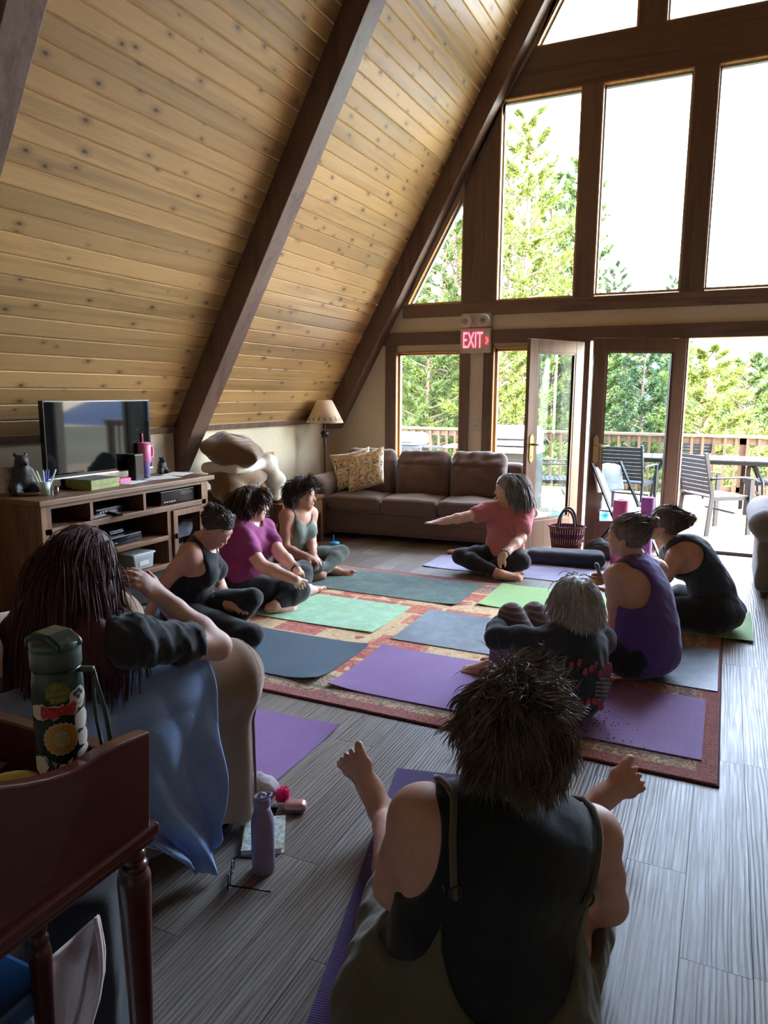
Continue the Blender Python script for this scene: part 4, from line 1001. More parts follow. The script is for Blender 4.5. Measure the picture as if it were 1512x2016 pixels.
# ================================================================== RUG AND MATS
def rug_mat():
    t = NT('patterned_rug'); v = t.coords((1, 1, 1), False); vp = t.coords((1, 2.2, 1), False)
    def tile(sx, sy):
        mp = t.new('ShaderNodeMapping'); mp.inputs['Scale'].default_value = (sx, sy, 1); t.link(v, mp.inputs[0]); return mp.outputs[0]
    sp = t.new('ShaderNodeSeparateXYZ'); t.link(v, sp.inputs[0])
    n = t.noise(tile(1, 1), 15, 3, .6, 1.2); n2 = t.noise(tile(1, 1), 90, 2, .7); n3 = t.noise(tile(1, 1), 4.5, 2)
    vo = t.new('ShaderNodeTexVoronoi', distance='MANHATTAN'); vo.inputs['Scale'].default_value = 13; t.link(tile(1, 1), vo.inputs['Vector'])
    br = t.new('ShaderNodeTexBrick'); br.inputs['Scale'].default_value = 2.6; br.inputs['Mortar Size'].default_value = .04; br.inputs['Color1'].default_value = (0, 0, 0, 1); br.inputs['Color2'].default_value = (1, 1, 1, 1); br.inputs['Mortar'].default_value = (.55, .55, .55, 1)
    br.inputs['Brick Width'].default_value = .9; br.inputs['Row Height'].default_value = .6; t.link(tile(1, 1), br.inputs['Vector'])
    base = t.ramp(t.math('MULTIPLY_ADD', br.outputs['Color'], .6, t.math('MULTIPLY', n3, .4)), [(.1, srgb(196,72,44)), (.36, srgb(210,112,62)), (.5, srgb(226,196,142)), (.64, srgb(186,60,40)), (.82, srgb(222,186,130))], 'CONSTANT')
    fig = t.ramp(n, [(.0, srgb(52,40,38)), (.40, srgb(176,62,42)), (.47, srgb(228,204,158)), (.54, srgb(206,104,60)), (.60, srgb(96,104,92)), (.66, srgb(60,46,42))], 'CONSTANT')
    col = t.mix(t.ramp(vo.outputs['Distance'], [(.0, (.85, .85, .85, 1)), (.55, (.25, .25, .25, 1))]), base, fig)
    # border bands from distance to the edge (half sizes 1.76 x 1.275)
    ex = t.math('SUBTRACT', 1.76, t.math('ABSOLUTE', sp.outputs[0])); ey = t.math('SUBTRACT', 1.275, t.math('ABSOLUTE', sp.outputs[1])); e = t.math('MINIMUM', ex, ey)
    bfig = t.ramp(t.noise(tile(1, 1), 24, 3, .6, 1), [(.0, srgb(44,38,38)), (.46, srgb(190,168,128)), (.52, srgb(150,70,56)), (.58, srgb(52,46,44)), (.66, srgb(92,100,92))], 'CONSTANT')
    isb = t.ramp(e, [(.0, (1, 1, 1, 1)), (.30, (1, 1, 1, 1)), (.305, (0, 0, 0, 1))], 'CONSTANT')
    col = t.mix(t.math('MULTIPLY', isb, .75), col, bfig)
    edge = t.ramp(e, [(0, (1, 1, 1, 1)), (.075, (0, 0, 0, 1))], 'CONSTANT'); col = t.mix(t.math('MULTIPLY', edge, .85), col, t.ramp(n2, [(.3, srgb(104,26,32)), (.7, srgb(168,70,66))]))
    e2 = t.ramp(e, [(0, (0, 0, 0, 1)), (.13, (1, 1, 1, 1)), (.165, (0, 0, 0, 1))], 'CONSTANT'); col = t.mix(t.math('MULTIPLY', e2, .6), col, srgb(58,66,64))
    col = t.mix(.14, col, t.ramp(n2, [(.3, (.05, .04, .04, 1)), (.7, (.6, .5, .4, 1))]))
    t.color(col); t.bump(n2, .9, .004); return t.set(.95, 0, .1, .2)
rug = thing('area_rug', (-1.69, 4.175, 0), 'large red and cream patterned rug with dark red border under the yoga mats', 'rug')
MB().box(-1.76, 1.76, -1.275, 1.275, .0005, .010).build('pile', rug_mat(), rug, bevel=.004)
b = MB(); b.tube([(-1.765, -1.28, .005), (1.765, -1.28, .005)], .0045, 6).tube([(1.765, -1.28, .005), (1.765, 1.28, .005)], .0045, 6).tube([(1.765, 1.28, .005), (-1.765, 1.28, .005)], .0045, 6).tube([(-1.765, 1.28, .005), (-1.765, -1.28, .005)], .0045, 6)
b.build('bound_edge', plain('rug_binding', srgb(84,26,32), .9), rug)
def mat_mat(name, c, c2, ribs=0, rough=.75, blot=0.0, spec=.3):
    t = NT(name); v = t.coords((1, 1, 1), False); n = t.noise(v, 2.5, 4, .6); n2 = t.noise(v, 160, 2, .6)
    col = t.ramp(n, [(.3, c), (.7, c2)])
    if blot: col = t.mix(t.ramp(t.noise(v, 7, 5, .7), [(.45, (0, 0, 0, 1)), (.6, (blot, blot, blot, 1))]), col, dk(c2, 1.6))
    col = t.mix(.2, col, t.ramp(n2, [(.35, dk(c, .6)), (.65, dk(c2, 1.3))]))
    h = n2
    if ribs:
        w = t.new('ShaderNodeTexWave', wave_type='BANDS', bands_direction='X'); w.inputs['Scale'].default_value = ribs; t.link(v, w.inputs['Vector'])
        col = t.mix(t.math('MULTIPLY', w.outputs['Fac'], .45), col, dk(c, .45)); h = t.math('ADD', w.outputs['Fac'], t.math('MULTIPLY', n2, .4))
    t.color(col); t.bump(h, .5, .002); MATS[name] = t.set(rough, 0, spec); return MATS[name]
def yoga_mat(x0, x1, y0, y1, z, mat, label, rz=0, curl=(0, 0, 0, 0), th=.005, cat='yoga mat', under=None):
    cx, cy = (x0+x1)/2, (y0+y1)/2; w, h = x1-x0, y1-y0
    t = thing('yoga_mat', (cx, cy, z), label, cat, None, rz)
    # gently uneven sheet with curled corners, order (x0y0, x1y0, x1y1, x0y1)
    r = np.random.default_rng(int(abs(cx*100+cy*37)))
    ph = r.uniform(0, 6, 3)
    def f(u, v, top):
        zz = .0012*(1+math.sin(u*9+ph[0]))*(1+math.sin(v*5+ph[1]))
        for (cu, cv), c in zip(((0, 0), (1, 0), (1, 1), (0, 1)), curl):
            d = math.hypot((u-cu)*w, (v-cv)*h); zz += c*max(0, 1-d/.22)**2
        rad = .02
        return (-w/2+w*u, -h/2+h*v, zz+(th if top else .0))
    nu, nv = 44, 18
    b = MB(); V = []
    for top in (1, 0):
        for j in range(nv+1):
            for i in range(nu+1): V.append(f(i/nu, j/nv, top))
    N = (nu+1)*(nv+1); F = []
    for j in range(nv):
        for i in range(nu):
            a = j*(nu+1)+i; F.append((a, a+1, a+nu+2, a+nu+1)); F.append((N+a, N+a+nu+1, N+a+nu+2, N+a+1))
    rim = [i for i in range(nu+1)]+[j*(nu+1)+nu for j in range(1, nv+1)]+[nv*(nu+1)+i for i in range(nu-1, -1, -1)]+[j*(nu+1) for j in range(nv-1, 0, -1)]
    for k in range(len(rim)): a, c = rim[k], rim[(k+1) % len(rim)]; F.append((a, N+a, N+c, c))
    b.add(V, F); b.build('mat_sheet', mat, t, smooth=False); return t
RZ = .0105
mm = mat_mat
yoga_mat(-3.41, -1.65, 4.71, 5.35, RZ, mm('mat_dark_green', srgb(84,102,98), srgb(98,118,112), blot=.5), 'dark green mottled yoga mat under the woman in the green tank top', curl=(0, .012, .0, 0))
yoga_mat(-3.56, -1.92, 3.91, 4.54, RZ, mm('mat_light_green', srgb(150,196,150), srgb(168,206,178), blot=.3), 'pale mint green yoga mat under the woman in the magenta shirt', curl=(.0, .004, 0, 0))
yoga_mat(-3.56, -1.835, 3.07, 3.70, RZ, mm('mat_blue_grey', srgb(84,100,114), srgb(92,110,124), 32), 'blue grey yoga mat under the woman in the black tank top', curl=(0, .03, .012, 0))
yoga_mat(-1.77, .06, 3.87, 4.54, RZ, mm('mat_slate', srgb(70,78,86), srgb(92,102,112), blot=.5, rough=.45, spec=.5), 'smooth slate grey yoga mat under the woman in the purple tank top', curl=(0, 0, 0, 0))
yoga_mat(-1.76, .01, 3.07, 3.735, RZ, mm('mat_purple', srgb(146,110,164), srgb(162,126,178), 48), 'ribbed purple yoga mat under the grey haired woman hugging her knees', curl=(.012, 0, 0, .008))
yoga_mat(-1.52, .25, 4.80, 5.44, RZ, mm('mat_lime', srgb(140,176,112), srgb(158,192,128)), 'lime green yoga mat under the woman in the navy top', curl=(.01, 0, .0, .006))
yoga_mat(-2.33, -.58, 5.75, 6.27, .0005, mm('mat_lavender', srgb(132,130,156), srgb(148,146,172), blot=.2), 'lavender grey yoga mat under the teacher in the pink shirt', curl=(.008, 0, 0, .0))
yoga_mat(-3.22, -1.49, 2.09, 2.70, .0005, mm('mat_violet', srgb(152,114,172), srgb(168,130,188), 40), 'violet yoga mat on bare floor beside the tan armchair', curl=(0, 0, .012, 0))
yoga_mat(-1.475, .285, 1.395, 2.005, .0005, mm('mat_deep_purple', srgb(88,70,120), srgb(102,82,134), 44), 'deep purple yoga mat under the woman with the black top in front', rz=math.radians(104))
# small dark specks of grit on the purple mat
t = thing('grit', (-.42, 3.25, RZ+.0075), 'scatter of dark crumbs on the ribbed purple mat', 'crumbs'); t['kind'] = 'stuff'
b = MB(); r_ = np.random.default_rng(3)
for k in range(60):
    x, y = r_.normal(0, .10), r_.normal(.0, .07); s_ = r_.uniform(.002, .006); b.obox((x, y, .001), (s_*1.6, s_, .002), R3(0, 0, r_.uniform(0, 3)))
o = b.build('crumb', m_dark, t)
# ================================================================== RIGHT ARMCHAIR, PROPS BY THE DOOR
m_arm2 = fabric('grey_brown_upholstery', srgb(112,98,92), .12, big=5, bump=.2, bscale=200, sheen=.3)
ra = thing('upholstered_armchair', (.75, 6.32, 0), 'grey brown rolled arm chair beside the open doorway', 'armchair', None, math.radians(0))
# arm scroll faces the room; the near arm is the one in view
for x in (-.40, .40):
    s_ = SDF().box((x+.03*(x < 0), 0, .30), (.10, .42, .25), None, .03).cone((x-.02*(1 if x < 0 else -1), -.40, .56), (x-.02*(1 if x < 0 else -1), .40, .56), .125, .125, .02)
    sculpt('arm', s_, m_arm2, ra, .02, disp=lambda P: .006*np.sin(P[..., 2]*30)*(P[..., 1] < -.3))
sculpt('back', SDF().box((0, .36, .50), (.36, .12, .42), None, .08), m_arm2, ra, .025)
sculpt('seat_cushion', SDF().box((0, -.06, .36), (.30, .36, .10), None, .06), m_arm2, ra, .02)
MB().box(-.45, .45, -.38, .42, .05, .28).build('base', m_arm2, ra, bevel=.02)
for x in (-.40, .40):
    for y in (-.34, .36): MB().lathe([(.02, 0), (.032, .05)], (x, y, 0), 12).build('foot', m_sofad, ra)
# woven basket
bk = thing('woven_basket', (-1.30, 6.86, 0), 'striped woven basket with two dark hoop handles by the doors', 'basket', None, .1)
def weave():
    t = NT('striped_weave'); v = t.coords((1, 1, 1), False); tc = t.new('ShaderNodeTexCoord'); sp = t.new('ShaderNodeSeparateXYZ'); t.link(tc.outputs['Object'], sp.inputs[0])
    at = t.math('ARCTAN2', sp.outputs[1], sp.outputs[0]); st = t.math('SINE', t.math('MULTIPLY', at, 34)); rw = t.math('SINE', t.math('MULTIPLY', sp.outputs[2], 420))
    ck = t.math('GREATER_THAN', st, .0); band = t.ramp(sp.outputs[2], [(0, srgb(120,74,66)), (.10, srgb(40,34,38)), (.155, srgb(96,44,92)), (.20, srgb(40,34,38))], 'CONSTANT')
    col = t.mix(ck, band, t.ramp(sp.outputs[2], [(0, srgb(132,70,62)), (.10, srgb(206,168,150)), (.155, srgb(130,60,120)), (.20, srgb(200,170,150))], 'CONSTANT')); t.color(col)
    t.bump(t.math('ADD', t.math('MULTIPLY', st, .6), rw), .8, .004); return t.set(.8, 0, .2)
m_weave = weave()
b = MB(); b.lathe([(.125, 0), (.135, .03), (.165, .24), (.172, .265), (.165, .265), (.155, .24), (.128, .03)], n=48, sy=.72); b.build('basket_body', m_weave, bk, smooth=True)
b = MB(); b.tube([(.17*math.cos(a), .122*math.sin(a), .265) for a in np.linspace(0, 2*PI, 40)], .009, 6); b.build('rim', plain('basket_rim', srgb(120,62,88), .8), bk, smooth=True)
for y in (-.10, .10): MB().tube([(.075*math.cos(a)*1.0, y*(1-.25*math.sin(a)), .23+.20*math.sin(a)**.7 if math.sin(a) > 0 else .23) for a in np.linspace(0, PI, 18)], .012, 8).build('handle', plain('handle_leather', srgb(66,46,44), .6), bk, smooth=True)
# bolster, dark bag
m_navy = fabric('navy_canvas', srgb(46,54,66), .15, big=4)
bo = thing('yoga_bolster', (-1.22, 6.43, 0), 'long flat navy bolster lying in front of the woven basket', 'bolster', None, math.radians(10))
sculpt('bolster_body', SDF().box((0, 0, .062), (.34, .13, .062), None, .055), m_navy, bo, .012, disp=lambda P: .004*wob(P, 30, 2))
MB().tube([(.31, -.13, .062), (.335, -.06, .062), (.335, .06, .062), (.31, .13, .062)], .006, 6).build('end_seam', m_navy, bo)
bg_ = thing('dark_bag', (-.96, 6.80, 0), 'small slumped dark grey bag beside the woven basket', 'bag')
s_ = SDF().ell((0, 0, .07), (.16, .10, .09)).cone((-.1, 0, .10), (-.02, .02, .16), .05, .03).cone((.12, -.02, .05), (.17, -.03, .02), .04, .02)
sculpt('bag_body', s_, plain('grey_nylon', srgb(66,66,70), .5), bg_, .012, disp=lambda P: .010*wob(P, 30, 6), clip=lambda P: -P[..., 2])
MB().tube([(-.1, -.06, .12), (-.02, -.1, .16), (.08, -.09, .12)], .007, 6).build('strap', m_blk, bg_)
# rolled mats, standing
def rolled(px, py, h, r, label, col, z=0, dist=None):
    p = atz(px, py, 0)
    t = thing('rolled_mat', (p.x, p.y, 0), label, 'yoga mat', 'rolled mats standing by the folding chair')
    m_ = plain('roll_'+label.split()[0], srgb(*col), .7, var=.08); b = MB(); P = []; n = 90; th = .006
    for i in range(n):
        a = i/n*2*PI*4; P.append(((.02+(r-.02)*i/n)*math.cos(a), (.02+(r-.02)*i/n)*math.sin(a)))
    V = []
    for (x, y) in P:
        l = math.hypot(x, y); k = (l+th)/l; V += [(x, y, 0), (x, y, h), (x*k, y*k, h), (x*k, y*k, 0)]
    F = [(4*i+j, 4*i+(j+1) % 4, 4*(i+1)+(j+1) % 4, 4*(i+1)+j) for i in range(n-1) for j in range(4)]+[(0, 1, 2, 3), (4*n-4, 4*n-1, 4*n-2, 4*n-3)]
    b.add(V, F).build('roll', m_, t, smooth=False); MB().lathe([(r+.007, h*.5), (r+.009, h*.52), (r+.007, h*.54)], n=20).build('strap', m_, t)
    return t
rolled(1215, 1117, .60, .062, 'magenta rolled yoga mat standing upright behind the bun haired women', (206,92,140))
rolled(1268, 1108, .60, .056, 'violet rolled yoga mat standing upright behind the bun haired women', (146,96,160))
# white folding chair
m_wp = plain('white_plastic_seat', srgb(222,220,214), .5, var=.03)
fcp = atz(1235, 1093, 0)
fc = thing('folding_chair', (fcp.x, fcp.y, 0), 'white folding chair with dark metal frame standing by the second door leaf', 'chair', None, math.radians(-120))
s_ = SDF().box((0, -.26, .70), (.20, .012, .12), R3(.25), .012).ell((0, -.28, .79), (.20, .013, .07), R3(.25), k=.02)
sculpt('backrest', s_, m_wp, fc, .01)
MB().obox((0, -.02, .43), (.40, .38, .02), R3(.04)).build('seat', m_wp, fc, bevel=.008)
for s in (-1, 1):
    MB().bar((s*.21, -.30, .86), (s*.21, .20, .0), .016, .03, (1, 0, 0)).build('front_frame', m_frame, fc)
    MB().bar((s*.19, .08, .43), (s*.19, -.30, .0), .016, .03, (1, 0, 0)).build('rear_leg', m_frame, fc)
MB().bar((-.21, .17, .05), (.21, .17, .05), .016, .016).bar((-.19, -.25, .06), (.19, -.25, .06), .016, .016).build('cross_bar', m_frame, fc)
# ================================================================== PEOPLE
A_ = lambda v: np.array(v, float)
def nrm(v): v = A_(v); return v/(np.linalg.norm(v)+1e-9)
def lerp(a, b, t): return A_(a)*(1-t)+A_(b)*t
UPZ = A_((0, 0, 1))
def skin_mat(name, c):
    t = NT(name); v = t.coords(); n = t.noise(v, 14, 4, .6); n2 = t.noise(v, 90, 3)
    t.color(t.mix(.25, t.ramp(n, [(.3, dk(c, .88)), (.7, dk(c, 1.1))]), t.ramp(n2, [(.3, (c[0]*.9, c[1]*.72, c[2]*.68, 1)), (.7, dk(c, 1.12))])))
    t.bump(n2, .12, .002); t.b.inputs['Subsurface Weight'].default_value = .08; t.b.inputs['Subsurface Radius'].default_value = (.02, .008, .005)
    MATS[name] = t.set(.5, 0, .35); return MATS[name]
m_skin = skin_mat('skin', srgb(206,160,140)); m_skin2 = skin_mat('skin_tan', srgb(196,148,126)); m_skin3 = skin_mat('skin_fair', srgb(216,174,156))
m_eye = plain('eye_white', srgb(225,220,214), .25, var=.02); m_iris = plain('iris_dark', srgb(50,40,34), .2); m_lip = plain('lips', srgb(176,100,92), .5); m_nail = plain('nail', srgb(220,180,168), .3)
def plane_cut(p, n):
    p = A_(p).astype(np.float32); n = nrm(n).astype(np.float32); return lambda P: (P-p)@n
def ell_cut(c, r, rot=None):
    s = SDF().ell(c, r, rot); return lambda P: -s.ev(P)
def cuts(*fs):
    def f(P):
        d = fs[0](P)
        for g in fs[1:]: d = np.maximum(d, g(P))
        return d
    return f
class Human:
    def __init__(h, label, J, w=1.0, skin=None, vs=.008, bust=1.0, belly=0.0, group=None, hs=1.0, wl=None, fs=1.0):
        h.fs = fs
        h.J = J = {k: A_(v) for k, v in J.items()}; h.vs = vs; h.w = w; h.skin = skin or m_skin
        base = lerp(J['hipR'], J['hipL'], .5); h.root = thing('person', (base[0], base[1], 0), label, 'person', group); h.off = A_((base[0], base[1], 0))
        s = h.s = SDF(); up = nrm(J['neck']-J['pelvis']); rt = J['shR']-J['shL']; rt = nrm(rt-up*(rt@up)); fr = np.cross(up, rt)
        h.up, h.rt, h.fr = up, rt, fr; RT = np.stack([rt, fr, up], 1)
        hr = nrm(J['hipR']-J['hipL']); hf = np.cross(UPZ, hr)
        RP = np.stack([hr, nrm(hf), UPZ], 1)
        wl = wl or w; mid = J.get('mid', lerp(J['pelvis'], J['neck'], .42)); L = np.linalg.norm(J['neck']-J['pelvis'])
        rib = J.get('rib', lerp(J['pelvis'], J['neck'], .68)+(mid-lerp(J['pelvis'], J['neck'], .42))*.8); h.mid, h.rib = mid, rib
        s.ell(J['pelvis'], (.165*wl, .118*w, .105), RP, .05, 'P').ell(lerp(J['pelvis'], mid, .55), (.142*wl, .108*w, .12), RP, .06, 'P')
        s.ell(mid, (.128*wl, .10*w, .12), RT, .06, 'T').ell(rib, (.140*wl, .108*w, .135), RT, .06, 'T').ell(lerp(rib, J['neck'], .55), (.135*wl, .08*w, .08), RT, .05, 'T')
        s.cone(lerp(J['shL'], J['shR'], .12)-up*.012, lerp(J['shL'], J['shR'], .88)-up*.012, .052*w**.5, .052*w**.5, .05, 'T')
        for a in ('shL', 'shR'): s.cone(J['neck']+up*.015, lerp(J['neck'], J[a], .8), .042, .036, .04, 'T')
        for k in (-1, 1): s.ell(rib+fr*.085*w+rt*k*.07*w-up*.02, (.062*bust, .06*bust, .064*bust), RT, .04, 'T')
        if belly: s.ell(lerp(J['pelvis'], mid, .6)+fr*.06, (.14*w, .10*belly, .12), RT, .06, 'T')
        # head
        f = nrm(J['fh']); u = nrm(J.get('uh', UPZ)); u = nrm(u-f*(u@f)); r = np.cross(f, u); H = J['head']; h.f, h.u, h.r, h.H = f, u, r, H
        RH = np.stack([r, f, u], 1); h.RH = RH; q = lambda a, b, c: H+hs*(r*a+f*b+u*c); h.q = q
        s.ell(q(0, -.012, .018), (.074*hs, .094*hs, .092*hs), RH, .02, 'H').ell(q(0, .024, -.03), (.060*hs, .068*hs, .085*hs), RH, .03, 'H').ell(q(0, .06, -.094), (.026*hs, .022*hs, .02*hs), RH, .03, 'H')
        s.cone(q(-.05, .0, -.06), q(-.018, .062, -.094), .016, .016, .03, 'H').cone(q(.05, .0, -.06), q(.018, .062, -.094), .016, .016, .03, 'H')
        s.ell(q(0, .074, .022), (.05*hs, .018*hs, .013*hs), RH, .02, 'H').cone(q(0, .086, .004), q(0, .108, -.034), .007, .011, .012, 'H').ell(q(.011, .094, -.036), (.008, .009, .007), RH, .008, 'H').ell(q(-.011, .094, -.036), (.008, .009, .007), RH, .008, 'H')
        s.ell(q(0, .088, -.062), (.024, .011, .006), RH, .008, 'H').ell(q(0, .086, -.073), (.021, .011, .007), RH, .008, 'H')
        for k in (-1, 1):
            s.ell(q(k*.04, .058, -.028), (.022, .022, .022), RH, .02, 'H').ell(q(k*.076, -.012, -.018), (.009, .017, .03), RH, .01, 'H')
        s.cone(J['neck']-up*.02, q(0, -.028, -.07), .056*w**.3, .05, .03, 'N')
        # arms
        aw = w**.6
        for S in 'RL':
            a, b, c = J['sh'+S], J['el'+S], J['wr'+S]; m1 = lerp(a, b, .55); m2 = lerp(b, c, .35); m3 = lerp(b, c, .8)
            s.ell(a, (.058*aw,)*3, None, .04, 'UA').cone(a, m1, .054*aw, .047*aw, .03, 'UA').cone(m1, b, .047*aw, .040*aw, .02, 'UB').cone(b, m2, .040*aw, .041*aw, .02, 'FA').cone(m2, m3, .041*aw, .030*aw, .02, 'FA').cone(m3, c, .030*aw, .026*aw**.5, .02, 'FB')
            h.hand(S, c, J.get('hd'+S, c-b), J.get('pn'+S, -UPZ), J.get('curl'+S, A_(.35)))
        for S in 'RL':
            a, b, c = J['hip'+S], J['kn'+S], J['an'+S]; m1 = lerp(a, b, .5); back = nrm(np.cross(np.cross(b-a, c-b), c-b)) if np.linalg.norm(np.cross(b-a, c-b)) > 1e-4 else UPZ
            calf = lerp(b, c, .3); m3 = lerp(b, c, .82)
            s.cone(a, m1, .095*w, .078*w, .04, 'TH').cone(m1, b, .078*w, .057*w**.5, .03, 'TH').cone(b, calf, .055*w**.5, .056*w**.5, .02, 'SA').cone(calf, m3, .056*w**.5, .036, .02, 'SA').cone(m3, c, .036, .032, .02, 'SB')
            h.foot(S, c, J['to'+S], J.get('fu'+S, UPZ))
        h.groups_body = s
    def hand(h, S, W, d, n, curl):
        s = h.s; d = nrm(d); n = nrm(n); n = nrm(n-d*(n@d)); lat = np.cross(d, n); sgn = 1 if S == 'R' else -1
        t = -lat*sgn if True else lat        # thumb side
        curl = float(curl); rot = np.stack([lat, n, d], 1)
        s.cone(W, W+d*.03, .026, .026, .02, 'HD').ell(W+d*.055, (.040, .017, .05), rot, .015, 'HD')
        h.tips = getattr(h, 'tips', [])
        for i, (o, l) in enumerate(((.029, .064), (.0105, .074), (-.0085, .069), (-.027, .053))):
            p = W+d*(.088-.006*abs(i-1))+t*o; dd = nrm(d+t*o*1.6)
            for k in range(3):
                a = curl*(.6+.35*k); dd = nrm(dd*math.cos(a)+n*math.sin(a)); e = p+dd*l*(.45, .32, .26)[k]
                s.cone(p, e, .0092-.0007*k, .0086-.0008*k, .005, 'HD'); p = e
            h.tips.append((p, dd, n))
        p = W+d*.022+t*.026; dd = nrm(d*.75+t*.62+n*.25)
        for k in range(2):
            e = p+dd*(.04, .03)[k]; s.cone(p, e, .0115-.0015*k, .010-.002*k, .010, 'HD'); p = e; dd = nrm(dd+d*.35+n*.1*curl)
    def foot(h, S, A, toe, fu):
        s = h.s; d = nrm(A_(toe)-A); fu = nrm(fu); fu = nrm(fu-d*(fu@d)); lat = np.cross(d, fu); sgn = 1 if S == 'R' else -1
        inn = -lat*sgn          # big toe side
        k_ = h.fs; heel = A-fu*.032*k_-d*.022*k_; ball = heel+d*.165*k_
        rot = np.stack([lat, d, fu], 1)
        s.cone(A, heel, .032*k_, .030*k_, .02, 'FT').cone(heel, lerp(heel, ball, .5)+fu*.012, .031*k_, .030*k_, .02, 'FT').cone(A+d*.02, ball+fu*.005, .030*k_, .022*k_, .025, 'FT').ell(ball, A_((.049, .036, .020))*k_, rot, .02, 'FT').ell(ball+inn*.022*k_, A_((.022, .025, .02))*k_, rot, .015, 'FT').ell(lerp(heel, ball, .6), A_((.037, .06, .026))*k_, rot, .02, 'FT')
        for i, (o, l, r) in enumerate(((.032, .046, .0150), (.010, .040, .0098), (-.007, .036, .0092), (-.023, .031, .0088), (-.037, .025, .0084))):
            o, l, r = o*k_, l*k_, r*k_; p = ball+inn*o+d*.012*k_; dd = nrm(d+inn*o*(6 if i == 0 else 5)); e = p+dd*l*.62+fu*.005; s.cone(p, e, r*.9, r, .004, 'FT').cone(e, p+dd*l-fu*.004, r, r*.85, .003, 'FT')
    def done(h):
        h.put(sculpt('body', h.s, h.skin, None, h.vs)); q = h.q
        for k in (-1, 1):
            e = MB().ball(q(k*.03, .071, .0), .0115, 12, 8).build('eye', m_eye, None, smooth=True); h.put(e)
            i_ = MB().ball(q(k*.03, .0785, .0), .0055, 10, 6).build('iris', m_iris, None, smooth=True); h.put(i_, e)
            b = MB(); b.tube([q(k*(.014+.034*t), .090-.024*t*t, .024+.006*math.sin(PI*t)) for t in np.linspace(0, 1, 6)], [.002, .003, .003, .0028, .002, .001], 6); h.put(b.build('eyebrow', h.brow, None, smooth=True))
        l_ = MB().ball(q(0, .0905, -.0675), (.021, .0085, .0075), 14, 8, h.RH).build('mouth', m_lip, None, smooth=True); h.put(l_)
        return h
    brow = None
    def put(h, o, parent=None):
        # meshes are made in world space; hang them under the person without moving them
        if parent is None: o.data.transform(Matrix.Translation(-Vector(h.off))); o.parent = h.root
        else: o.data.transform(Matrix.Translation(-Vector(h.off))); o.parent = parent
        return o
    def cloth(h, name, groups, mat, infl=.010, clip=None, wr=.004, fq=30, seed=1, vs=None, extra=None):
        s = h.s.sub(groups)
        if extra is not None: s.p += extra.p
        return h.put(sculpt(name, s, mat, None, vs or h.vs*1.15, infl, clip, (lambda P: wr*(.8*wob(P, fq, seed)+.75*wob(P*np.array((1, 1, .55), np.float32), fq*2.3, seed+40)+.35*np.abs(wob(P, fq*3.7, seed+80)))) if wr else None))
    def hairline(h, lowb=-.55, front=.42, tilt=1.0):
        RH = h.RH.astype(np.float32); H = h.H.astype(np.float32)
        def f(P):
            l = (P-H)@RH/np.float32(.1); hl = lowb+(front-lowb)*np.clip((l[..., 1]+.35)/1.0, 0, 1); return (hl-l[..., 2])*.1*tilt
        return f
    def cap(h, mat, infl=.010, lowb=-.6, front=.45, extra=None, disp=None, vs=.007, name='hair'):
        s = SDF().ell(h.q(0, -.014, .02), (.076, .096, .094), h.RH, .02)
        if extra is not None: s.p += extra.p
        return h.put(sculpt(name, s, mat, None, vs, infl, h.hairline(lowb, front), disp or (lambda P: .0025*wob(P, 120, 2))))
    def strands(h, mat, N, L, M=9, comb=None, grav=.35, lift=.5, curl=.25, thick=.0028, lowb=-.55, front=.45, coll=None, seed=0, clump=1, root_r=1.04, lenvar=.35, name='hair_strands', parent=None, filt=None):
        r = np.random.default_rng(seed); q = r.normal(size=(N*6, 3)); q /= np.linalg.norm(q, axis=1, keepdims=True)
        hl = lowb+(front-lowb)*np.clip((q[:, 1]+.35)/1.0, 0, 1); q = q[q[:, 2] > hl]
        if filt is not None: q = q[filt(q)]
        q = q[:N]; N = len(q)
        rad = A_((.078, .098, .096)); RH = h.RH; c0 = h.q(0, -.014, .02)
        P = c0+(q*rad*root_r)@RH.T; nn = (q/rad)@RH.T; nn /= np.linalg.norm(nn, axis=1, keepdims=True)
        cb = comb(q, P) if comb is not None else np.tile(-UPZ, (N, 1))
        D = nn*lift+cb*.7+r.normal(0, .12, (N, 3)); D /= np.linalg.norm(D, axis=1, keepdims=True)
        Ls = L*(1+lenvar*r.uniform(-1, .6, N))[:, None]; pts = [P]
        col = [(c0, rad*1.05, RH)]+(coll or [])
        cu = r.normal(0, 1, (N, 3))
        for k in range(M-1):
            a = k*.9; cu = cu*.6+r.normal(0, 1, (N, 3))*.4
            fl = np.stack([wob(P.astype(np.float32), 55, seed*7+j) for j in range(3)], 1); D = D+grav*-UPZ*min(1, .3+k*.2)+(.22*cb*(1-k/M)**2 if comb is not None else 0)+curl*(cu*.35+fl*1.3); D /= np.linalg.norm(D, axis=1, keepdims=True)
            P = P+D*Ls/(M-1)
            for (c, rd, ro) in col:
                l = (P-c)@ro/rd; ln = np.linalg.norm(l, axis=1, keepdims=True); inside = ln < 1.03
                P = np.where(inside, c+(l/np.maximum(ln, 1e-6)*1.03*rd)@ro.T, P)
            pts.append(P)
        X = np.stack(pts, 1)                                  # N,M,3
        T = np.gradient(X, axis=1); T /= np.linalg.norm(T, axis=2, keepdims=True)+1e-9
        ref = r.normal(size=(N, 1, 3)); u = np.cross(T, ref); u /= np.linalg.norm(u, axis=2, keepdims=True)+1e-9; w = np.cross(T, u)
        th = thick*r.uniform(.6, 1.3, (N, 1, 1))*np.concatenate([[.8], np.ones(M-3), [.7, .15]])[None, :, None]
        V = np.stack([X+th*(math.cos(a)*u+math.sin(a)*w) for a in (0, 2.094, 4.189)], 2).reshape(-1, 3)
        i = np.arange(N)[:, None, None]*M*3+np.arange(M-1)[None, :, None]*3; k = np.arange(3)[None, None, :]
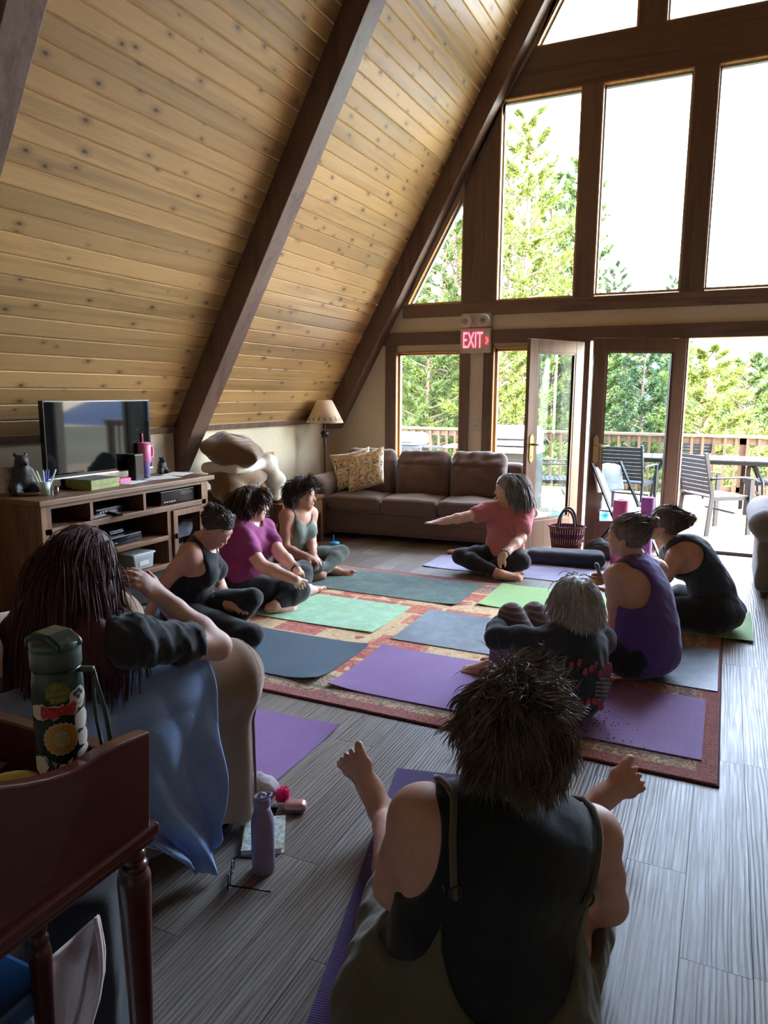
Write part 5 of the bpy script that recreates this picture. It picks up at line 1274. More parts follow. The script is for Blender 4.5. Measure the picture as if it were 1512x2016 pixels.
        F = np.stack([i+k, i+(k+1) % 3, i+3+(k+1) % 3, i+3+k], -1).reshape(-1, 4)
        return h.put(link(name, quadmesh(name, V, F), mat), parent)
def hair_mat(name, c, c2, rough=.45):
    t = NT(name); v = t.coords((1, 1, .25)); n = t.noise(v, 60, 3, .6); t.color(t.ramp(n, [(.3, c), (.7, c2)])); t.bump(n, .5, .003); MATS[name] = t.set(rough, 0, .45); return MATS[name]
def side(f): f = nrm(A_((f[0], f[1], 0))); return A_((f[1], -f[0], 0))      # right-hand side of a facing direction
def D3(px, py, d): return A_(atd(px, py, d))
def Z3(px, py, z): return A_(atz(px, py, z))
def neckcut(h, r=.075, drop=.0, fwd=.03, squash=1.0, deep=.10):
    return ell_cut(h.J['neck']+h.up*(.03-drop)+h.fr*fwd, (r, r*1.05, deep), np.stack([h.rt, h.fr, h.up], 1))
def armhole(h, S, r=.075, inn=.0, tall=.13):
    c = h.J['sh'+S]+h.rt*(.03 if S == 'R' else -.03)*(1-inn)-h.up*.02; return ell_cut(c, (r, .16, tall), np.stack([h.rt, h.fr, h.up], 1))
m_black = fabric('black_knit', srgb(36,36,40), .15, big=6); m_blackp_ = fabric('black_leggings', srgb(40,42,46), .15, big=6)
# ---------------------------------------------------------------- woman in the green tank top
def seated(pel, f, neck, head, near=None): pass
def P4():
    f = nrm((.86, -.5, 0)); r = side(f); pel = Z3(577, 1104, .125)
    J = dict(pelvis=pel, neck=D3(590, 1006, 5.95), head=D3(596, 974, 5.93), fh=nrm((.93, .30, -.08)), uh=(.05, 0, 1))
    J['mid'] = lerp(pel, J['neck'], .42)-f*.015
    J['shR'] = D3(563, 1017, 5.86); J['shL'] = D3(612, 1011, 6.05); J['elR'] = D3(561, 1080, 5.80); J['wrR'] = D3(604, 1097, 5.72); J['elL'] = D3(613, 1064, 6.02); J['wrL'] = D3(617, 1092, 5.82)
    J['hdR'] = (1, .0, -.15); J['hdL'] = (.5, -.7, -.4); J['pnL'] = (0, -.3, -1); J['curlR'] = .5; J['curlL'] = .5
    J['hipR'] = pel+r*.09+f*.03; J['hipL'] = pel-r*.09+f*.03
    J['knR'] = Z3(609, 1112, .16); J['anR'] = Z3(650, 1120, .065); J['toR'] = J['anR']+A_((.19, .03, -.03)); J['fuR'] = (0, -.75, .65)
    J['knL'] = Z3(673, 1087, .17); J['anL'] = Z3(628, 1131, .06); J['toL'] = Z3(606, 1140, .03); J['fuL'] = (0, -.6, .8)
    h = Human('woman in a sage green tank top and leggings, sitting cross-legged, head turned to the teacher', J, .95, m_skin2, .0085)
    h.brow = m_h = hair_mat('hair_dark', srgb(46,38,36), srgb(74,60,54)); h.done()
    m_t = fabric('sage_tank', srgb(112,126,118), .1, big=6); m_l = fabric('green_leggings', srgb(72,82,76), .12, big=6)
    h.cloth('tank_top', {'T', 'P'}, m_t, .009, cuts(neckcut(h, .085, .03, .045, deep=.12), armhole(h, 'R', .062, .3), armhole(h, 'L', .062, .3), plane_cut(pel-UPZ*.01, -UPZ)), .003, 40)
    h.cloth('leggings', {'P', 'TH', 'SA'}, m_l, .006, None, .002, 40)
    t_ = SDF(); h.cap(m_h, .014, -.65, .42)
    h.strands(m_h, 1500, .085, 7, lambda q, P: np.where((q[:, [1]] > .2), h.f*.35+UPZ*.25, -UPZ*.5-h.f*.3), .30, .45, .20, .0028, -.8, .42, seed=4, root_r=1.12)
    b = MB(); b.tube([h.J['wrL']+A_((.03*math.cos(a), .012*math.sin(a)-.005, .028*math.sin(a))) for a in np.linspace(0, 2*PI, 16)], .0035, 6); h.put(b.build('bracelet', m_blk, None))
    return h
h4 = P4()
tw = thing('hand_towel', tuple(Z3(640, 1118, .02)), 'small white towel held over the knee by the woman in the green tank top', 'towel')
s_ = SDF().box((-.04, -.03, .12), (.05, .04, .012), R3(.5, .3, .3), .01).cone((.0, -.05, .10), (.03, -.06, .0), .035, .03, .03); sculpt('towel_body', s_, m_paper, tw, .008, disp=lambda P: .006*wob(P, 60, 2), clip=lambda P: -P[..., 2]-.0)

# ---------------------------------------------------------------- woman in the magenta shirt
def P3():
    f = nrm((.93, -.36, 0)); r = side(f); pel = Z3(466, 1160, .135)
    J = dict(pelvis=pel, neck=D3(489, 1028, 5.15), head=D3(497, 991, 5.13), fh=nrm((.86, .5, -.06)), uh=(.05, 0, 1))
    J['mid'] = lerp(pel, J['neck'], .42)-f*.02
    J['shR'] = D3(472, 1050, 5.03); J['shL'] = D3(519, 1043, 5.27); J['elR'] = D3(515, 1114, 4.93); J['wrR'] = D3(583, 1142, 4.86); J['elL'] = D3(553, 1092, 5.12); J['wrL'] = D3(585, 1123, 4.98)
    J['hdR'] = nrm(Z3(601, 1160, .10)-J['wrR']); J['hdL'] = nrm(Z3(606, 1150, .09)-J['wrL']); J['curlR'] = .5; J['curlL'] = .35; J['pnR'] = (0, .5, -.8); J['pnL'] = (.2, -.4, -.8)
    J['hipR'] = pel+r*.10+f*.03; J['hipL'] = pel-r*.10+f*.03
    J['knR'] = Z3(590, 1163, .13); J['anR'] = Z3(540, 1193, .07); J['toR'] = Z3(578, 1195, .04); J['fuR'] = (-.1, -.8, .5)
    J['knL'] = Z3(596, 1122, .15); J['anL'] = Z3(602, 1160, .07); J['toL'] = Z3(634, 1148, .06); J['fuL'] = (-.2, -.5, .8)
    h = Human('woman with curly brown hair in a magenta t-shirt and black pants, holding her ankles', J, 1.22, m_skin3, .0085, 1.15, 1.1)
    h.brow = m_h = hair_mat('hair_brown_curly', srgb(50,36,34), srgb(92,66,58)); h.done()
    m_t = fabric('magenta_tee', srgb(140,60,112), .12, big=6); m_l = m_blackp_
    h.cloth('t_shirt', {'T', 'P', 'UA'}, m_t, .016, cuts(neckcut(h, .07, .01, .035, deep=.09), plane_cut(pel-UPZ*.055, -UPZ)), .007, 26, 3)
    h.cloth('pants', {'P', 'TH', 'SA'}, m_l, .012, None, .004, 30, 4)
    pr = MB(); c = h.rib+h.fr*.165+h.rt*.01-h.up*.10
    for i in range(5): pr.obox(c-h.up*(.0+.028*i)+h.fr*(.004*i), (.11-.014*(i % 2), .004, .014), np.stack([h.rt, h.fr, h.up], 1))
    h.put(pr.build('shirt_print', m_paper, None))
    h.cap(m_h, .018, -.75, .42)
    h.strands(m_h, 1800, .15, 9, lambda q, P: np.where(q[:, [1]] > .3, h.f*.1-UPZ*.3+np.sign(q[:, [0]])*h.r*.5, -UPZ*.6+0*q), .55, .25, .5, .003, -.8, .45, root_r=1.14, seed=6, coll=[(h.rib, A_((.17, .13, .15)), np.stack([h.rt, h.fr, h.up], 1))])
    g = MB(); q = h.q
    for k in (-1, 1): g.tube([q(k*(.033+.025*math.cos(a)), .094, -.002+.02*math.sin(a)) for a in np.linspace(0, 2*PI, 14)], .002, 5)
    g.tube([q(.058, .092, .004), q(.078, .03, .004), q(.08, -.02, .0)], .002, 5).tube([q(-.058, .092, .004), q(-.078, .03, .004), q(-.08, -.02, .0)], .002, 5); h.put(g.build('glasses', m_blk, None))
    d = nrm(J['wrL']-J['elL']); a1 = nrm(np.cross(d, UPZ)); a2 = np.cross(a1, d); b = MB(); c = lerp(J['elL'], J['wrL'], .93)
    b.tube([c+.036*(math.cos(a)*a1+math.sin(a)*a2) for a in np.linspace(0, 2*PI, 18)], .007, 6); o = h.put(b.build('watch_band', m_blk, None))
    h.put(MB().obox(c+a2*.040, (.036, .034, .010), np.stack([d, a1, a2], 1)).build('watch_face', plain('watch_glass', srgb(150,140,140), .15), None, bevel=.003), o)
    return h
h3 = P3()

# ---------------------------------------------------------------- woman in the black tank top, looking down
def P2():
    f = nrm((.985, -.17, 0)); r = side(f); pel = Z3(368, 1204, .13)
    J = dict(pelvis=pel, neck=D3(392, 1068, 4.5), head=D3(430, 1037, 4.46), fh=nrm(f*.80-UPZ*.62+r*.05), uh=nrm(f*.6+UPZ*.8))
    J['mid'] = lerp(pel, J['neck'], .42)+f*.02; J['rib'] = lerp(pel, J['neck'], .68)+f*.04
    J['shR'] = D3(372, 1090, 4.36); J['shL'] = D3(410, 1082, 4.66); J['elR'] = D3(322, 1150, 4.36); J['wrR'] = D3(296, 1202, 4.42); J['hdR'] = (-.3, .2, -.8); J['pnR'] = (-.7, 0, -.6); J['curlR'] = .1
    J['elL'] = J['shL']-UPZ*.24+f*.10; J['wrL'] = J['elL']+f*.18-UPZ*.06+r*.1; J['hdL'] = f
    J['hipR'] = pel+r*.09+f*.03; J['hipL'] = pel-r*.09+f*.03
    J['knR'] = Z3(497, 1250, .085); J['anR'] = Z3(430, 1258, .06); J['toR'] = J['anR']+A_((.05, .19, -.01)); J['fuR'] = (-.2, -.3, .9)
    J['knL'] = Z3(497, 1178, .25); J['anL'] = Z3(456, 1234, .07); J['toL'] = Z3(503, 1226, .03); J['fuL'] = (0, -.3, 1)
    h = Human('woman in a black tank top with braided updo, sitting cross-legged and looking down', J, 1.02, m_skin, .0085, 1.05)
    h.brow = m_h = hair_mat('hair_dark_brown', srgb(40,34,32), srgb(76,64,58)); h.done()
    h.cloth('tank_top', {'T', 'P'}, m_black, .009, cuts(neckcut(h, .08, .0, .05, deep=.12), armhole(h, 'R', .06, .3), armhole(h, 'L', .06, .3), plane_cut(pel-UPZ*.05, -UPZ)), .003, 36, 2)
    h.cloth('leggings', {'P', 'TH', 'SA'}, m_blackp_, .008, None, .003, 36, 5)
    # small pale leaf print down the front
    for i in range(7):
        t_ = i/6; b = MB(); c = lerp(h.rib+h.fr*.150+h.up*.05+h.rt*.045, pel+h.fr*.135+h.rt*.02+h.up*.05, t_)+h.fr*.012*math.sin(t_*3); b.ball(c, (.006, .004, .016), 8, 6, R3(0, .5*(-1)**i, 0)); h.put(b.build('printed_leaf', plain('print_grey', srgb(150,150,154), .8), None, smooth=True))
    h.cap(m_h, .012, -.6, .52)
    h.strands(m_h, 1200, .10, 7, lambda q, P: nrm_rows(h.H-h.f*.11+h.u*.02-P), .0, .22, .16, .0032, -.6, .5, seed=8, root_r=1.13)
    br = SDF()
    for i in range(9):
        a = PI*(i/8-.5)*1.15; c = h.q(.070*math.sin(a)*1.0, .012-.03*math.cos(a)*0, .075+.03*math.cos(a)); br.ell(c, (.021, .017, .016), h.RH@R3(0, .5*(-1)**i, 0), .006)
    br.ell(h.q(.02, -.105, -.01), (.035, .03, .035), h.RH, .01).ell(h.q(-.02, -.11, .0), (.03, .03, .03), h.RH, .01)
    h.put(sculpt('braid', br, m_h, None, .005, disp=lambda P: .0018*wob(P, 320, 3)))
    h.put(MB().ball(h.q(.083, -.014, -.056), .006).build('earring', m_brass, None))
    return h
def nrm_rows(v): return v/(np.linalg.norm(v, axis=1, keepdims=True)+1e-9)
h2 = P2()

# ---------------------------------------------------------------- teacher in the pink shirt
def P5():
    f = nrm((-.12, -.99, 0)); r = side(f); pel = Z3(993, 1098, .125)
    J = dict(pelvis=pel, neck=D3(997, 1000, 6.12), head=D3(999, 961, 6.10), fh=nrm((-.97, -.20, -.10)), uh=(0, 0, 1))
    J['shR'] = D3(965, 1005, 6.12); J['shL'] = D3(1034, 1008, 6.08); J['elR'] = D3(916, 1018, 6.02); J['wrR'] = D3(872, 1026, 5.95); J['hdR'] = nrm(D3(840, 1030, 5.9)-J['wrR']); J['pnR'] = (0, 0, -1); J['curlR'] = .04
    J['elL'] = D3(1026, 1060, 5.92); J['wrL'] = D3(992, 1092, 5.72); J['hdL'] = nrm(Z3(972, 1122, .09)-J['wrL']); J['pnL'] = (-.2, .6, -.6); J['curlL'] = .25
    J['hipR'] = pel+r*.09+f*.03; J['hipL'] = pel-r*.09+f*.03
    J['knR'] = Z3(906, 1096, .13); J['knL'] = Z3(1028, 1106, .13); J['anR'] = Z3(985, 1130, .06); J['toR'] = Z3(1024, 1134, .045); J['fuR'] = (-.1, -.8, .6)
    J['anL'] = Z3(955, 1118, .06); J['toL'] = Z3(915, 1112, .03); J['fuL'] = (.1, -.5, .8)
    h = Human('teacher with long grey hair in a pink t-shirt, cross-legged, one arm stretched out', J, 1.04, m_skin, .0085, .9)
    h.brow = m_h = hair_mat('hair_grey_long', srgb(84,80,78), srgb(150,146,142)); h.done()
    m_t = fabric('pink_tee', srgb(190,112,118), .08, big=6)
    h.cloth('t_shirt', {'T', 'P', 'UA'}, m_t, .015, cuts(neckcut(h, .068, .0, .035, deep=.085), plane_cut(pel-UPZ*.03, -UPZ)), .006, 28, 7, extra=SDF().cone(lerp(J['shR'], J['elR'], .1), lerp(J['shR'], J['elR'], .5), .055, .058, .03, 'UA').cone(J['shL'], lerp(J['shL'], J['elL'], .66), .06, .062, .03, 'UA'))
    h.cloth('pants', {'P', 'TH', 'SA'}, m_blackp_, .012, None, .004, 30, 4)
    h.cap(m_h, .012, -.7, .40)
    RTm = np.stack([h.rt, h.fr, h.up], 1)
    h.strands(m_h, 1700, .25, 11, lambda q, P: -h.f*(.55+.7*np.clip(q[:, [1]], 0, 1))-UPZ*.35+0*q, .55, .22, .16, .0028, -.65, .55, seed=9, filt=lambda q: q[:, 1] < .62, coll=[(lerp(h.rib, J['neck'], .5), A_((.18, .12, .12)), RTm)])
    d = nrm(J['wrL']-J['elL']); a1 = nrm(np.cross(d, UPZ)); a2 = np.cross(a1, d); b = MB(); c = lerp(J['elL'], J['wrL'], .92)
    b.tube([c+.033*(math.cos(a)*a1+math.sin(a)*a2) for a in np.linspace(0, 2*PI, 18)], .006, 6); o = h.put(b.build('watch_band', m_blk, None)); h.put(MB().obox(c+a2*.036, (.03, .028, .008), np.stack([d, a1, a2], 1)).build('watch_face', plain('watch_glass', srgb(150,140,140), .15), None), o)
    b = MB(); b.tube([h.q(.03, .092, -.07), h.q(.03, .12, -.085), h.q(.025, .145, -.115)], [.002, .0025, .0025], 6); h.put(b.build('headset_microphone', m_paper, None, smooth=True))
    return h
h5 = P5()

# ---------------------------------------------------------------- woman in the navy top, leaning forward
def P6():
    f = nrm((-.97, .25, 0)); r = side(f); pel = Z3(1418, 1205, .135)
    J = dict(pelvis=pel, neck=D3(1328, 1072, 4.78), head=D3(1308, 1030, 4.76), fh=nrm((-.97, .12, .10)), uh=(-.05, 0, 1))
    lin = lerp(pel, J['neck'], .42); J['mid'] = lin-f*.03+UPZ*.05; J['rib'] = lerp(pel, J['neck'], .70)-f*.03+UPZ*.05
    J['shL'] = D3(1333, 1098, 4.62); J['shR'] = D3(1318, 1088, 4.98); J['elL'] = D3(1290, 1160, 4.60); J['wrL'] = D3(1212, 1166, 4.72); J['hdL'] = (-1, .1, .1); J['pnL'] = (0, 0, 1); J['curlL'] = .3
    J['elR'] = D3(1300, 1140, 5.0); J['wrR'] = D3(1240, 1150, 4.95); J['hdR'] = (-1, -.2, 0); J['pnR'] = (0, 0, 1)
    J['hipR'] = pel+r*.10+f*.03; J['hipL'] = pel-r*.10+f*.03
    J['knL'] = pel+f*.33-r*.25+A_((0, 0, .0)); J['knR'] = pel+f*.33+r*.25; J['anL'] = Z3(1215, 1222, .07); J['anR'] = pel+f*.42-r*.05-UPZ*.06; J['toL'] = J['anL']+f*.15+r*.1; J['toR'] = J['anR']-r*.17
    h = Human('woman in a sleeveless navy top, hair in a bun, bent forward', J, 1.15, m_skin2, .0085, 1.0)
    h.brow = m_h = hair_mat('hair_ash_brown', srgb(66,56,50), srgb(112,96,84)); h.done()
    m_t = fabric('navy_tank', srgb(48,54,66), .12, big=6)
    h.cloth('tank_top', {'T', 'P'}, m_t, .012, cuts(neckcut(h, .07, .0, .03, deep=.08), armhole(h, 'L', .056, .2, .11), armhole(h, 'R', .056, .2, .11), plane_cut(pel-UPZ*.02-f*.03, -UPZ-f*.2)), .005, 30, 3)
    h.cloth('pants', {'P', 'TH', 'SA'}, m_blackp_, .010, None, .004, 30, 4)
    h.cap(m_h, .012, -.62, .36)
    bun = h.q(0, -.150, .055)
    h.strands(m_h, 1100, .085, 7, lambda q, P: nrm_rows(bun-P), .0, .15, .12, .0028, -.62, .36, seed=12, root_r=1.11)
    s_ = SDF()
    for k in range(8): a = k*2*PI/8; s_.ell(bun+h.RH@A_((.026*math.cos(a), -.01, .026*math.sin(a))), (.02, .018, .018), None, .008)
    o = h.put(sculpt('bun', s_.ell(bun, .024, None, .01), m_h, None, .005, disp=lambda P: .002*wob(P, 300, 2)))
    b = MB(); b.tube([bun+h.RH@A_((.03*math.cos(a), .022, .03*math.sin(a))) for a in np.linspace(0, 2*PI, 16)], .006, 6); h.put(b.build('hair_tie', m_blk, None), o)
    h.put(MB().tube([h.q(-.082, -.014, -.05), h.q(-.084, -.014, -.078)], .003, 6).build('earring', m_steel, None))
    g = MB(); q = h.q
    for k in (-1, 1): g.tube([q(k*(.033+.025*math.cos(a)), .094, -.002+.02*math.sin(a)) for a in np.linspace(0, 2*PI, 14)], .002, 5)
    g.tube([q(-.058, .092, .004), q(-.078, .03, .004), q(-.08, -.02, .0)], .002, 5); h.put(g.build('glasses', m_blk, None))
    return h
h6 = P6()
bp = h6.J['wrL']+A_((-.115, .02, .035))
sbw = thing('singing_bowl', tuple(bp), 'small bronze singing bowl with wooden striker held in an outstretched hand', 'bowl')
b = MB(); b.lathe([(.028, 0), (.05, .012), (.06, .04), (.062, .062), (.058, .062), (.055, .04), (.03, .012)], n=26); b.build('bowl_body', plain('aged_bronze', srgb(150,120,84), .35, metal=.6), sbw, smooth=True)
MB().tube([(.03, -.02, .03), (-.0, -.03, .10), (-.012, -.034, .135), (-.02, -.036, .15)], [.010, .012, .017, .010], 10).build('striker', plain('striker_wood', srgb(120,110,104), .6), sbw, smooth=True)

# ---------------------------------------------------------------- woman in the purple tank top
def P7():
    f = nrm((-.80, .60, 0)); r = side(f); pel = Z3(1272, 1290, .14)
    J = dict(pelvis=pel, neck=D3(1254, 1106, 3.98), head=D3(1233, 1055, 3.98), fh=nrm((-.97, .22, -.04)), uh=(-.06, 0, 1))
    J['mid'] = lerp(pel, J['neck'], .42)-f*.02; J['rib'] = lerp(pel, J['neck'], .70)-f*.015
    J['shL'] = D3(1213, 1135, 3.87); J['shR'] = D3(1292, 1122, 4.14); J['elL'] = D3(1215, 1238, 3.84); J['wrL'] = D3(1165, 1232, 4.05); J['hdL'] = (-.7, .7, 0); J['pnL'] = (.3, .5, -.6); J['curlL'] = .3
    J['elR'] = D3(1298, 1225, 4.25); J['wrR'] = D3(1230, 1232, 4.35); J['hdR'] = (-1, .1, 0)
    J['hipR'] = pel+r*.10+f*.03; J['hipL'] = pel-r*.10+f*.03
    J['knL'] = pel+f*.22-r*.27+UPZ*.02; J['knR'] = pel+f*.30+r*.24; J['anL'] = pel+f*.40+r*.06-UPZ*.07; J['anR'] = pel+f*.34-r*.08-UPZ*.07; J['toL'] = J['anL']+r*.17+f*.08; J['toR'] = J['anR']-r*.17+f*.08
    h = Human('woman in a purple racerback tank top with hair in a bun, seen from behind', J, 1.10, m_skin, .0085, 1.0, wl=1.2)
    h.brow = m_h = hair_mat('hair_blond_grey', srgb(86,74,66), srgb(150,134,120)); h.done()
    m_t = fabric('purple_tank', srgb(88,70,134), .1, big=6)
    RTm = np.stack([h.rt, h.fr, h.up], 1)
    def back_arm(S):
        s = 1 if S == 'R' else -1; c = J['sh'+S]+h.rt*s*.005-h.up*.075-h.fr*.09; return ell_cut(c, (.105, .12, .115), RTm)
    h.cloth('tank_top', {'T', 'P'}, m_t, .011, cuts(neckcut(h, .078, -.005, .03, deep=.075), armhole(h, 'R', .062, .2), armhole(h, 'L', .062, .2), back_arm('R'), back_arm('L'), plane_cut(pel-UPZ*.09, -UPZ)), .004, 30, 3, extra=SDF().ell(lerp(pel, h.mid, .4), (.175, .135, .17), np.stack([r, f, UPZ], 1), .05, 'T').ell(h.mid, (.175, .125, .16), RTm, .06, 'T').ell(lerp(h.mid, h.rib, .6), (.168, .118, .13), RTm, .06, 'T'))
    h.cloth('pants', {'P', 'TH', 'SA'}, m_blackp_, .010, None, .003, 30, 4)
    h.cap(m_h, .011, -.62, .36)
    bun = h.q(0, -.136, .086)
    h.strands(m_h, 1200, .085, 7, lambda q, P: nrm_rows(bun-P), .0, .15, .12, .0026, -.62, .36, seed=14, root_r=1.11)
    s_ = SDF().ell(bun-h.f*.012, (.026, .026, .026), None, .01)
    for k in range(7): a = k*2*PI/7; s_.ell(bun-h.f*.014+h.RH@A_((.02*math.cos(a), -.012, .02*math.sin(a))), .014, None, .006)
    o = h.put(sculpt('bun', s_, m_h, None, .005, disp=lambda P: .002*wob(P, 300, 2)))
    b = MB(); b.tube([bun+h.f*.012+h.RH@A_((.026*math.cos(a), .0, .026*math.sin(a))) for a in np.linspace(0, 2*PI, 16)], .007, 6); h.put(b.build('hair_tie', m_blk, None), o)
    h.put(MB().ball(h.q(-.083, -.014, -.054), .005).build('earring', m_steel, None))
    # small swirl tattoo on the right shoulder blade
    b = MB(); c = lerp(h.rib, J['shR'], .72)-h.fr*.088+h.up*.015
    b.tube([c+h.rt*(.006+.004*a)*math.cos(a)*.5+h.up*(.006+.004*a)*math.sin(a)*.5-h.fr*.002 for a in np.linspace(0, 9, 40)], .0018, 4); h.put(b.build('tattoo', plain('tattoo_ink', srgb(96,72,76), .8), None))
    return h
h7 = P7()

# ---------------------------------------------------------------- grey haired woman hugging her knees
def P8():
    f = nrm((-.76, .65, 0)); r = side(f); pel = Z3(1118, 1368, .13)
    J = dict(pelvis=pel, neck=D3(1136, 1252, 3.36), head=D3(1130, 1186, 3.36), fh=nrm((-.50, .86, -.06)), uh=(0, .05, 1))
    J['mid'] = lerp(pel, J['neck'], .42)-f*.035; J['rib'] = lerp(pel, J['neck'], .70)-f*.02
    J['shL'] = D3(1085, 1262, 3.27); J['shR'] = D3(1184, 1260, 3.46); J['elL'] = D3(976, 1256, 3.36); J['wrL'] = D3(985, 1222, 3.58); J['hdL'] = (.75, .6, .1); J['pnL'] = (.4, -.8, -.2); J['curlL'] = .4
    J['elR'] = D3(1100, 1228, 3.72); J['wrR'] = D3(1022, 1226, 3.80); J['hdR'] = (-.9, -.1, 0); J['pnR'] = (0, -1, 0); J['curlR'] = .4
    J['hipL'] = pel-r*.08+f*.03; J['hipR'] = pel+r*.08+f*.03
    J['knL'] = D3(1007, 1212, 3.52); J['knR'] = D3(1052, 1210, 3.62); J['anL'] = Z3(972, 1310, .075); J['anR'] = Z3(1010, 1292, .075); J['toL'] = J['anL']+A_((-.19, .02, -.035)); J['toR'] = J['anR']+A_((-.18, .08, -.035))
    h = Human('woman with a short grey bob in a dark floral long-sleeved shirt, hugging her knees', J, 1.0, m_skin, .008, .9)
    h.brow = m_h = hair_mat('hair_silver', srgb(150,148,142), srgb(214,212,206)); h.done()
    m_t = fabric('charcoal_tee', srgb(56,62,72), .12, big=6)
    h.cloth('shirt', {'T', 'P', 'UA', 'UB', 'FA'}, m_t, .013, cuts(neckcut(h, .074, .0, .015, deep=.075), plane_cut(pel-UPZ*.10, -UPZ)), .006, 34, 5)
    def stripe():
        t = NT('striped_leggings'); tc = t.new('ShaderNodeTexCoord'); sp = t.new('ShaderNodeSeparateXYZ'); t.link(tc.outputs['Object'], sp.inputs[0])
        n = t.noise(t.coords(), 6, 2); st = t.math('SINE', t.math('MULTIPLY_ADD', sp.outputs[2], 260, t.math('MULTIPLY', n, 14))); t.color(t.ramp(st, [(.35, srgb(112,96,100)), (.75, srgb(158,140,140))])); return t.set(.9, 0, .1, .2)
    h.cloth('leggings', {'P', 'TH', 'SA'}, stripe(), .006, None, .002, 30, 4)
    h.cap(m_h, .016, -.78, .42)
    h.strands(m_h, 2600, .095, 9, lambda q, P: -UPZ*.6+.3*((q*A_((1, 1, 0)))@h.RH.T), .40, .30, .16, .0026, -.60, .42, seed=16, lenvar=.25, root_r=1.13)
    # floral print band and lettering across the lower back
    rq = np.random.default_rng(2); RB = np.stack([h.rt, h.fr, h.up], 1)
    surf = h.s.sub({'T', 'P'})
    def on_back(x, z, off=.0155):
        o = lerp(pel, h.rib, .5)+h.rt*x+h.up*z; d = -h.fr; t = .03
        for _ in range(30):
            v = float(surf.ev((o+d*t)[None])[0])-off
            if abs(v) < .0006: break
            t += max(min(-v, .03), -.03)*.9
        return o+d*t
    for i in range(18):
        x, z = (-.13+.026*i, .055+.02*math.sin(i*2.1)) if i < 11 else (-.09+.03*(i-11), -.10+.015*math.sin(i)); c = on_back(x, z); b = MB()
        for k in range(5): a = k*2*PI/5+i; b.ball(c+RB@A_((.010*math.cos(a), 0, .010*math.sin(a))), (.0095, .003, .0095), 8, 5, RB)
        h.put(b.build('printed_flower', plain('dusty_rose_print', srgb(160,78,98), .9), None))
    for i in range(14):
        x = -.13+.02*i; c = on_back(x, .03+.012*math.sin(i*1.7)); h.put(MB().ball(c, (.004, .0025, .014), 6, 5, RB@R3(0, .6*(-1)**i, 0)).build('printed_leaf', plain('plum_print', srgb(110,66,96), .9), None))
    for i, s in enumerate(('a garden of', 'love with joy and', 'grow your way', 'where flowers', 'bloom & you', 'rest')):
        z = .02-.019*i; c = on_back(.035, z, .0165); d = on_back(.055, z, .0165)-on_back(.015, z, .0165); d = nrm(d); u_ = nrm(on_back(.035, z+.01, .0165)-on_back(.035, z-.01, .0165)); n_ = np.cross(d, u_)
        M_ = Matrix(((d[0], u_[0], n_[0], c[0]), (d[1], u_[1], n_[1], c[1]), (d[2], u_[2], n_[2], c[2]), (0, 0, 0, 1)))
        h.put(text('shirt_lettering', s, .019, plain('print_pale', srgb(170,166,172), .9), None, M_, .0006))
    return h
h8 = P8()
